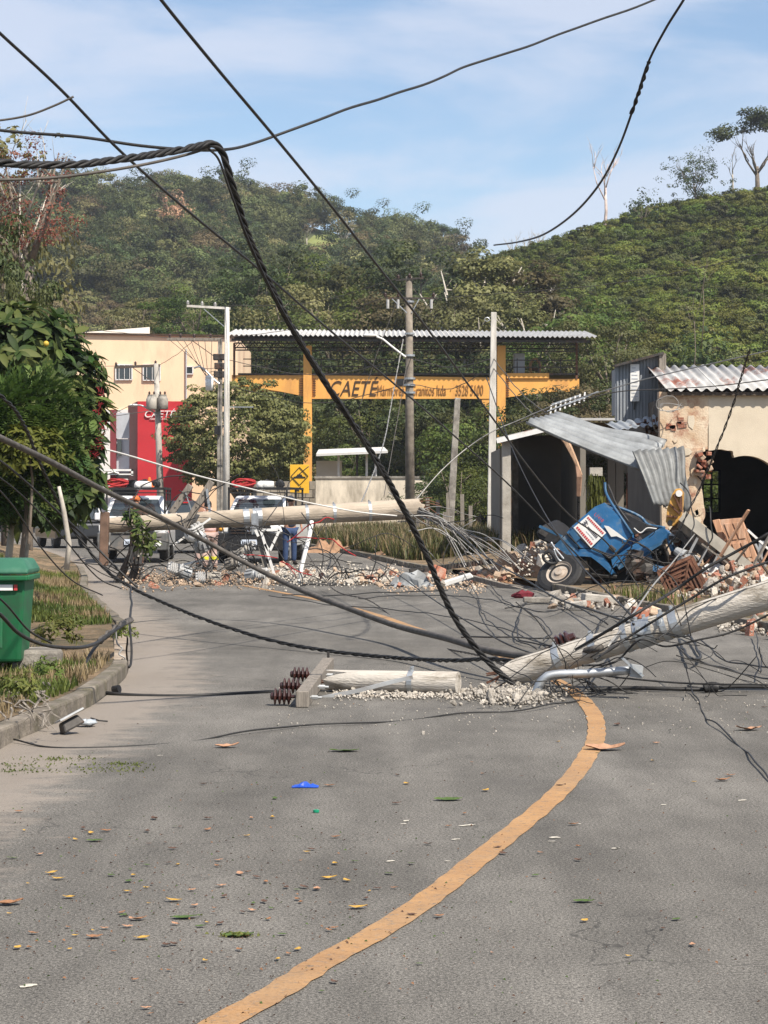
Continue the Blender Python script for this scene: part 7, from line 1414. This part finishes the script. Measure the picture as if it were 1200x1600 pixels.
# tangles: one heap of wire is one thing
def tangle(label, box, dd, n, r, seed, m=Z, ln=(.3,.9)):
    rr = random.Random(seed); mb = MB(); x0,x1,y0,y1 = box
    for k in range(n):
        p = P(rr.uniform(x0,x1), rr.uniform(y0,y1), dd+rr.uniform(-.3,.3)); q = [p]; d_ = Vector((rr.gauss(0,1), rr.gauss(0,.5), rr.gauss(0,.6))).normalized(); L0 = rr.uniform(*ln)
        for j in range(7): d_ = (d_+Vector((rr.gauss(0,.24), rr.gauss(0,.2), rr.gauss(-.1,.22)))).normalized(); e = q[-1]+d_*L0/5; e.z = max(e.z, .02); q.append(e)
        mb.tube([Vector(v) for v in crom([tuple(v) for v in q], 4)], r*rr.uniform(.6,1.3), 5)
    return tag(mb.build('wire_tangle', MT[m], smooth=True), label, 'wire tangle')
tangle('dense tangle of black wire at the foot of the broken pole', (850,925,1045,1085), 18.5, 34, .005, 1, ln=(.2,.6))
tangle('tangle of wires clinging along the broken pole', (880,1080,985,1045), 18.6, 12, .0045, 2, ln=(.4,1.2))
tangle('loose wires around the right end of the broken pole', (1060,1200,960,1050), 18.2, 6, .004, 3, ln=(.6,1.6))
tangle('tangle of wires around the smashed transformers', (265,420,820,905), 44, 42, .010, 4, ln=(.4,1.4))
tangle('grey wires tangled on the left props', (165,260,800,915), 44.2, 18, .011, 5, ln=(.5,1.6))
tangle('wires hanging from the right half of the propped pole', (440,650,800,890), 44.6, 16, .009, 6, ln=(.6,1.8))
tangle('pale frayed strands springing from the broken propped pole end', (655,760,800,890), 44.8, 12, .009, 7, 'cable_alu', ln=(.8,1.8))
tangle('red wire bundle hanging beside the man in jeans', (430,475,800,880), 44.3, 5, .012, 8, 'rope_red', ln=(.6,1.2))
tangle('wires and straps tangled in the wrecked cab', (960,1100,820,930), 39.8, 22, .011, 9, ln=(.4,1.2))
tangle('black wires over the debris strip right of the white bracket', (450,600,885,915), 43.5, 16, .012, 10, ln=(.5,1.5))
for i in range(18):
    x = 660+i*4.6; cable('pale bent reinforcing strand %s from the left of the spray at the propped pole end' % ['1st','2nd','3rd','4th','5th','6th','7th','8th','9th','10th','11th','12th','13th','14th','15th','16th','17th','18th'][i], [(652+random.uniform(0,8),800+random.uniform(-8,8),45.4),(680+i*3.2,815+i*1.2+random.uniform(-8,8),45),(700+i*5,850+random.uniform(-10,6),44.6),(720+i*7+random.uniform(-8,8),885+random.uniform(-10,14),44)], .011, 'cable_alu' if i % 3 else 'cable_grey', name='strand')
# spare insulators and fittings on the ground
for i, (x,y,ax_,lab) in enumerate([(866,1008,(1,-.3,.5),'dark red pin insulator hanging above the road near the broken pole'),(884,990,(.5,-.5,.6),'small brown insulator on the broken pole')][:1]):
    q = thing('pin_insulator', lab, 'insulator', P(x,y,19.6)); mb = MB(); insulator(mb, P(x,y,19.6), ax_, 1.3, 3); mb.build('skirt', MT['porcelain'], q); mb = MB(); mb.cyl(P(x,y,19.6)-Vector(ax_).normalized()*.12, P(x,y,19.6), .012, n=6); mb.build('pin', MT['steel_dark'], q)
# ================================================================== LEFT VERGE THINGS
bn = thing('wheelie_bin', 'green plastic wheelie bin on the grass at the left edge', 'bin', G(0,1054,.06)); bz = bn.location; MT['bin_green'] = mat('bin_green', (.010,.115,.042), .55, .12, 3, spec=.35, dirt=(.03,.085,.045), dscale=5, dthr=(.46,.7)); MT['bin_lid'] = mat('bin_lid', (.03,.125,.075), .6, .1, 3, dirt=(.07,.17,.11), dscale=3)
def bq(x, y, z): return Vector((bz.x+x, bz.y+y, bz.z+z))
mb = MB(); section(mb, [[tuple(bq(x,y,.12)) for x, y in ((-.22,-.22),(.22,-.22),(.22,.25),(-.22,.25))], [tuple(bq(x,y,.88)) for x, y in ((-.27,-.30),(.27,-.30),(.27,.28),(-.27,.28))]]); mb.build('body', MT['bin_green'], bn, bevel=.035, seg=3)
mb = MB(); mb.bar(bq(-.3,-.33,.875), bq(.3,-.33,.875), .05,.05); mb.bar(bq(.29,-.33,.875), bq(.29,.3,.875), .05,.05); mb.bar(bq(-.29,-.33,.875), bq(-.29,.3,.875), .05,.05); mb.build('rim', MT['bin_green'], bn, bevel=.012)
mb = MB(); section(mb, [[tuple(bq(x,y,.905)) for x, y in ((-.31,-.37),(.31,-.37),(.31,.31),(-.31,.31))], [tuple(bq(x,y,.95)) for x, y in ((-.31,-.36),(.31,-.36),(.31,.31),(-.31,.31))], [tuple(bq(x,y,1.04)) for x, y in ((-.24,-.22),(.24,-.22),(.26,.28),(-.26,.28))]]); mb.build('lid', MT['bin_lid'], bn, bevel=.03, seg=3)
mb = MB(); mb.box(bq(.10,-.305,.79), (.13,.012,.05)); mb.build('sticker', MT['white_paint'], bn); mb = MB(); mb.box(bq(.19,-.303,.79), (.03,.012,.05)); mb.build('sticker', MT['ad_red'], bn)
mb = MB(); mb.box(bq(-.03,-.27,.45), (.2,.02,.4), Matrix.Rotation(-.1,3,'X')); mb.build('front_rib', MT['bin_green'], bn, bevel=.01)
for s in (-1,1):
    mb = MB(); mb.lathe(bq(s*.2,.2,.10), (s,0,0), [(0,.04),(0,.1),(.05,.1),(.05,.03)], 18); mb.build('wheel', MT['black_rubber'], bn)
mb = MB(); mb.cyl(bq(-.2,.2,.1), bq(.2,.2,.1), .012, n=8); mb.build('axle', MT['steel_dark'], bn); mb = MB(); mb.bar(bq(.16,-.16,.0), bq(.17,-.18,.13), .05,.05); mb.build('foot', MT['black'], bn)
dp = thing('drain_pipe', 'open black drain pipe end in the left bank', 'pipe', G(112,1052,.12)); mb = MB(); q = G(112,1052,.10); mb.lathe(q, (.1,1,-.25), [(.12,.01),(.10,.055),(0,.058),(0,.068),(.16,.068),(.17,.02)], 18); mb.build('barrel', MT['black'], dp)
bk = thing('concrete_block', 'old concrete block beside the driveway in the left bank', 'block', G(60,1040,.1)); mb = MB(); mb.box(G(60,1034,.16), (.42,.5,.24), Matrix.Rotation(.2,3,'Z')); mb.build('block', MT['concrete_old'], bk, bevel=.03)
cd = MB(); rr = random.Random(31)
for k in range(1500):
    d = 13+13*rr.random(); o = rr.random()*3.2+.1
    if 21.3 < d < 27 and o < 1.9: continue
    s = rr.uniform(.008,.04); c = Vector((interp(LK, d)-.16-o, d, bank_h(d, o))); cd.box(c, (s,s*rr.uniform(.6,1.3),s*.7), Matrix.Rotation(rr.uniform(0,3),3,Vector((rr.random(),rr.random(),rr.random())).normalized()), taper=.6)
tag(cd.build('soil_clods', MT['red_earth']), 'loose soil clods and stones on the left bank', 'soil', kind='stuff')
# broken street lamp on the gutter
lp = thing('broken_street_lamp', 'smashed grey street lamp head lying at the left kerb', 'lamp', G(118,1130)); q = G(110,1131,.07); mb = MB(); Ml = Matrix.Rotation(R(-28),3,'Y') @ Matrix.Rotation(.5,3,'Z')
mb.box(q, (.17,.12,.075), Ml, taper=.75); mb.build('housing', MT['steel_dark'], lp, bevel=.012); mb = MB(); mb.box(q+Ml@Vector((.01,-.03,.055)), (.19,.13,.012), Ml); mb.build('cover', MT['galv_dull'], lp)
mb = MB(); mb.ball(G(135,1129,.03), (.075,.06,.022), 12); mb.v = [tuple(Vector(v)+Vector((random.uniform(-.008,.008),random.uniform(-.008,.008),random.uniform(-.008,.01)))) for v in mb.v]; mb.build('lens', mat('lamp_lens', (.36,.39,.41), .2, .2, 9, spec=.7), lp, smooth=True); mb = MB(); mb.tube([G(142,1122,.03), G(155,1126,.02), G(168,1127,.012)], .006, 5); mb.build('lead', MT['black_rubber'], lp)
mb = MB(); mb.lathe(G(177,1078,.03), (1,-.4,.2), [(0,.02),(.0,.035),(.06,.035),(.06,.02)], 12); tag(mb.build('black_fitting', MT['black']), 'small black plastic fitting beside the kerb', 'fitting')
rt = thing('exposed_roots', 'dry exposed roots on the earth bank below the bin', 'roots', G(30,1090,.2)); rr = random.Random(9)
for k in range(40):
    x, y = rr.uniform(-10,75), rr.uniform(1060,1115); q = G(x, y, .2); mb = MB(); pts_ = [q]; 
    for j in range(4): pts_.append(pts_[-1]+Vector((rr.uniform(-.05,.08), rr.uniform(-.06,.02), rr.uniform(-.07,.01))))
    mb.tube(pts_, [.008,.007,.006,.005,.003], 5); mb.build('root', MT['timber'], rt)
# ================================================================== LITTER ON THE ROAD
def dry_leaf(seed, m, curl=.5, ln=1.0, wd=.55):
    r_ = random.Random(seed); mb = MB(); n = 6; vs, fs = [], []
    for i in range(n+1):
        u = i/n; h = wd*.5*math.sin(math.pi*min(1,u*.94+.04))**.75*r_.uniform(.8,1.15); zc = curl*.5*(u-.5)**2*2; 
        for v in (-1,-.5,0,.5,1): vs.append((u*ln-.5*ln, v*h, zc+curl*.5*abs(v)**1.6*h*r_.uniform(.6,1.5)+r_.uniform(-.02,.02)))
    for i in range(n):
        for j in range(4): o = i*5+j; fs.append((o,o+1,o+6,o+5))
    mb.add(vs, fs); me = mb.mesh('leaf', m); return me
LM = [mat('leaf_brown', (.24,.12,.06), .8, .3, 6), mat('leaf_tan', (.36,.20,.12), .8, .25, 6), mat('leaf_gold', (.42,.25,.05), .8, .25, 6), mat('leaf_darkbrown', (.09,.05,.035), .85, .3, 6), mat('leaf_greenfall', (.06,.10,.02), .7, .3, 6)]
LV = [dry_leaf(i, LM[i % 5], curl=.5 if i % 5 != 4 else .2) for i in range(15)]
def put_leaf(x, y, wpx, kind, label, rz=None, group='fallen leaves on the road', tilt=None):
    q = G(x, y, .006); s = wpx*q.y/F; o = bpy.data.objects.new('fallen_leaf', LV[kind]); COL.objects.link(o); o.location = q+Vector((0,0,.001)); o.scale = (s,s,s); r_ = random.Random(x*7+y); o.rotation_euler = (r_.uniform(-.07,.07), r_.uniform(-.09,.09), rz if rz is not None else r_.uniform(0,6.28)); return tag(o, label, 'leaf', group)
big_ = [(946,1171,62,1,0,'large pinkish brown leaf lying on the yellow line'),(1170,1140,42,1,.2,'curled tan leaf arched on the road at the right edge'),(355,1167,38,1,.1,'crumpled tan leaf in the left lane below the thin wire'),(1130,1219,26,0,.4,'brown curled leaf right of the yellow line near the edge'),(1025,1161,14,1,.3,'small tan leaf right of the bend in the line'),(148,1464,26,0,.1,'reddish brown leaf low in the left lane'),(62,1335,16,1,.9,'light brown leaf at the far left of the lane'),(81,1364,20,2,.2,'golden leaf near the left edge, upper one'),(92,1373,22,2,.0,'golden leaf near the left edge, lower one'),(108,1402,20,2,.1,'golden brown leaf left of the leaf cluster'),(218,1436,26,0,.5,'brown curled leaf with yellow leaf below it'),(222,1466,26,2,.3,'yellow leaf below the brown curled leaf'),(27,1481,18,2,1.2,'bright yellow leaf near the left edge, lowest'),(345,1384,18,1,.4,'tan leaf in the middle of the left lane'),(495,1389,20,1,1.5,'upright tan leaf left of the yellow line'),(514,1372,26,2,.1,'ochre leaf left of the yellow line'),(272,1407,26,2,.1,'flat yellow leaf in the leaf cluster'),(15,1412,44,0,.2,'long reddish leaf at the left edge'),(228,1575,18,1,.2,'tan leaf at the bottom edge'),(342,1344,14,1,.2,'small tan leaf above the leaf cluster'),(560,1418,30,2,.1,'ochre leaf touching the yellow line side'),(522,1450,14,0,.2,'small brown leaf near the yellow line'),(875,1227,14,3,.4,'dark leaf on the yellow line'),(896,1288,18,0,.4,'brown leaf right of the yellow line'),(620,1255,16,3,.2,'dark thin leaf in the middle of the lane'),(700,1249,44,4,.1,'green and brown twig leaf in the middle of the lane'),(912,1408,34,4,.1,'green leaf sprig right of the yellow line'),(372,1461,50,4,.1,'green grass tuft low in the left lane'),(290,1433,44,4,.2,'dark green leaf in the leaf cluster'),(538,1173,46,4,.05,'flat green leaf sprig in the far lane'),(148,1313,26,4,.1,'dark green leaf on the left lane'),(318,1225,14,3,.1,'dark brown leaf left of the blue bag'),(30,1268,14,0,.2,'red brown leaf at the left edge'),(487,1327,16,3,.2,'dark leaf above the leaf cluster'),(270,1326,16,3,.1,'blackish leaf in the upper left lane'),(590,1388,14,3,.2,'blackish leaf right of the tan upright one'),(1195,1105,12,3,.1,'dark leaf at the right edge')]
for x, y, w_, k, rz, lab in big_: put_leaf(x, y, w_, (k+5*(x % 3)) % 15, lab, rz)
rr = random.Random(21)
for i in range(150):
    x = rr.gauss(270,210) if i < 115 else rr.uniform(500,1190); y = rr.gauss(1400,75) if i < 115 else rr.uniform(1120,1580)
    if y < 1110 or y > 1598 or x < 2 or x > 1198: continue
    put_leaf(x, y, rr.uniform(7,19), rr.choice([0,0,1,2,3,3,4,5,5,6,7,8,8,9,10,12,13]), 'small curled dead leaf or fragment among the road litter')
crumb = MB()
for k in range(1600):
    x, y = (rr.gauss(280,240), rr.gauss(1400,90)) if k < 900 else (rr.uniform(0,1200), rr.uniform(1100,1600))
    if y < 1095: continue
    q = G(x, y, .006); s = rr.uniform(.002,.008); a_ = rr.uniform(0,3); d_ = Vector((math.cos(a_), math.sin(a_), rr.uniform(-.2,.4)))*s; e = Vector((-math.sin(a_), math.cos(a_), .3))*s*.5; crumb.add([q-d_, q+e, q+d_, q-e+Vector((0,0,s))], [(0,1,2,3)], rr.choice([0,1,1,2]))
tag(crumb.build('leaf_crumbs', [LM[0], LM[3], LM[4]]), 'fine leaf crumbs and grit strewn over the road', 'litter', kind='stuff')
gt_ = []
for k in range(700):
    cx, cy, sx_, sy_ = rr.choice([(40,1195,45,3),(175,1203,35,3),(95,1186,30,2),(30,1205,30,2),(195,1194,20,1.5),(372,1461,14,1.5)]); gt_.append(G(rr.gauss(cx,sx_), rr.gauss(cy,sy_), .004))
grass('grass_clippings', gt_, LF['grass'], 'torn green grass clippings on the road by the left kerb', .003, .012, .006, 12)
mb = MB(); r2 = random.Random(5); q = G(477,1230,.0)
def fnb(u, v): return q+Vector(((u-.5)*.15, (v-.5)*.09, 0.004+.024*math.sin(math.pi*u)*math.sin(math.pi*v)*r2.uniform(.35,1.3)))
mb.grid(fnb, 9, 6); tag(mb.build('blue_bag', mat('blue_plastic', (.015,.07,.42), .35, .2, 20), solid=.002), 'crumpled blue plastic scrap on the left lane', 'plastic bag')
mb = MB(); mb.lathe(G(494,1269,.003), (0,0,1), [(0,.016),(.012,.016),(.013,.012)], 14); tag(mb.build('bottle_cap', mat('cap_green', (.01,.25,.13), .4)), 'green bottle cap on the left lane', 'bottle cap')
# ================================================================== HAZE
hz = MB(); hz.box((0, 690, 44), (1820, 1520, 91)); m = bpy.data.materials.new('haze_air'); m.use_nodes = True; t = m.node_tree; t.nodes.clear()
vp = t.nodes.new('ShaderNodeVolumePrincipled'); vp.inputs['Color'].default_value = (.86,.92,1,1); vp.inputs['Density'].default_value = .00024; vp.inputs['Anisotropy'].default_value = .2
o_ = t.nodes.new('ShaderNodeOutputMaterial'); t.links.new(vp.outputs[0], o_.inputs['Volume'])
hb = hz.build('haze', m); tag(hb, 'thin pale haze filling the valley air', 'haze', kind='stuff')
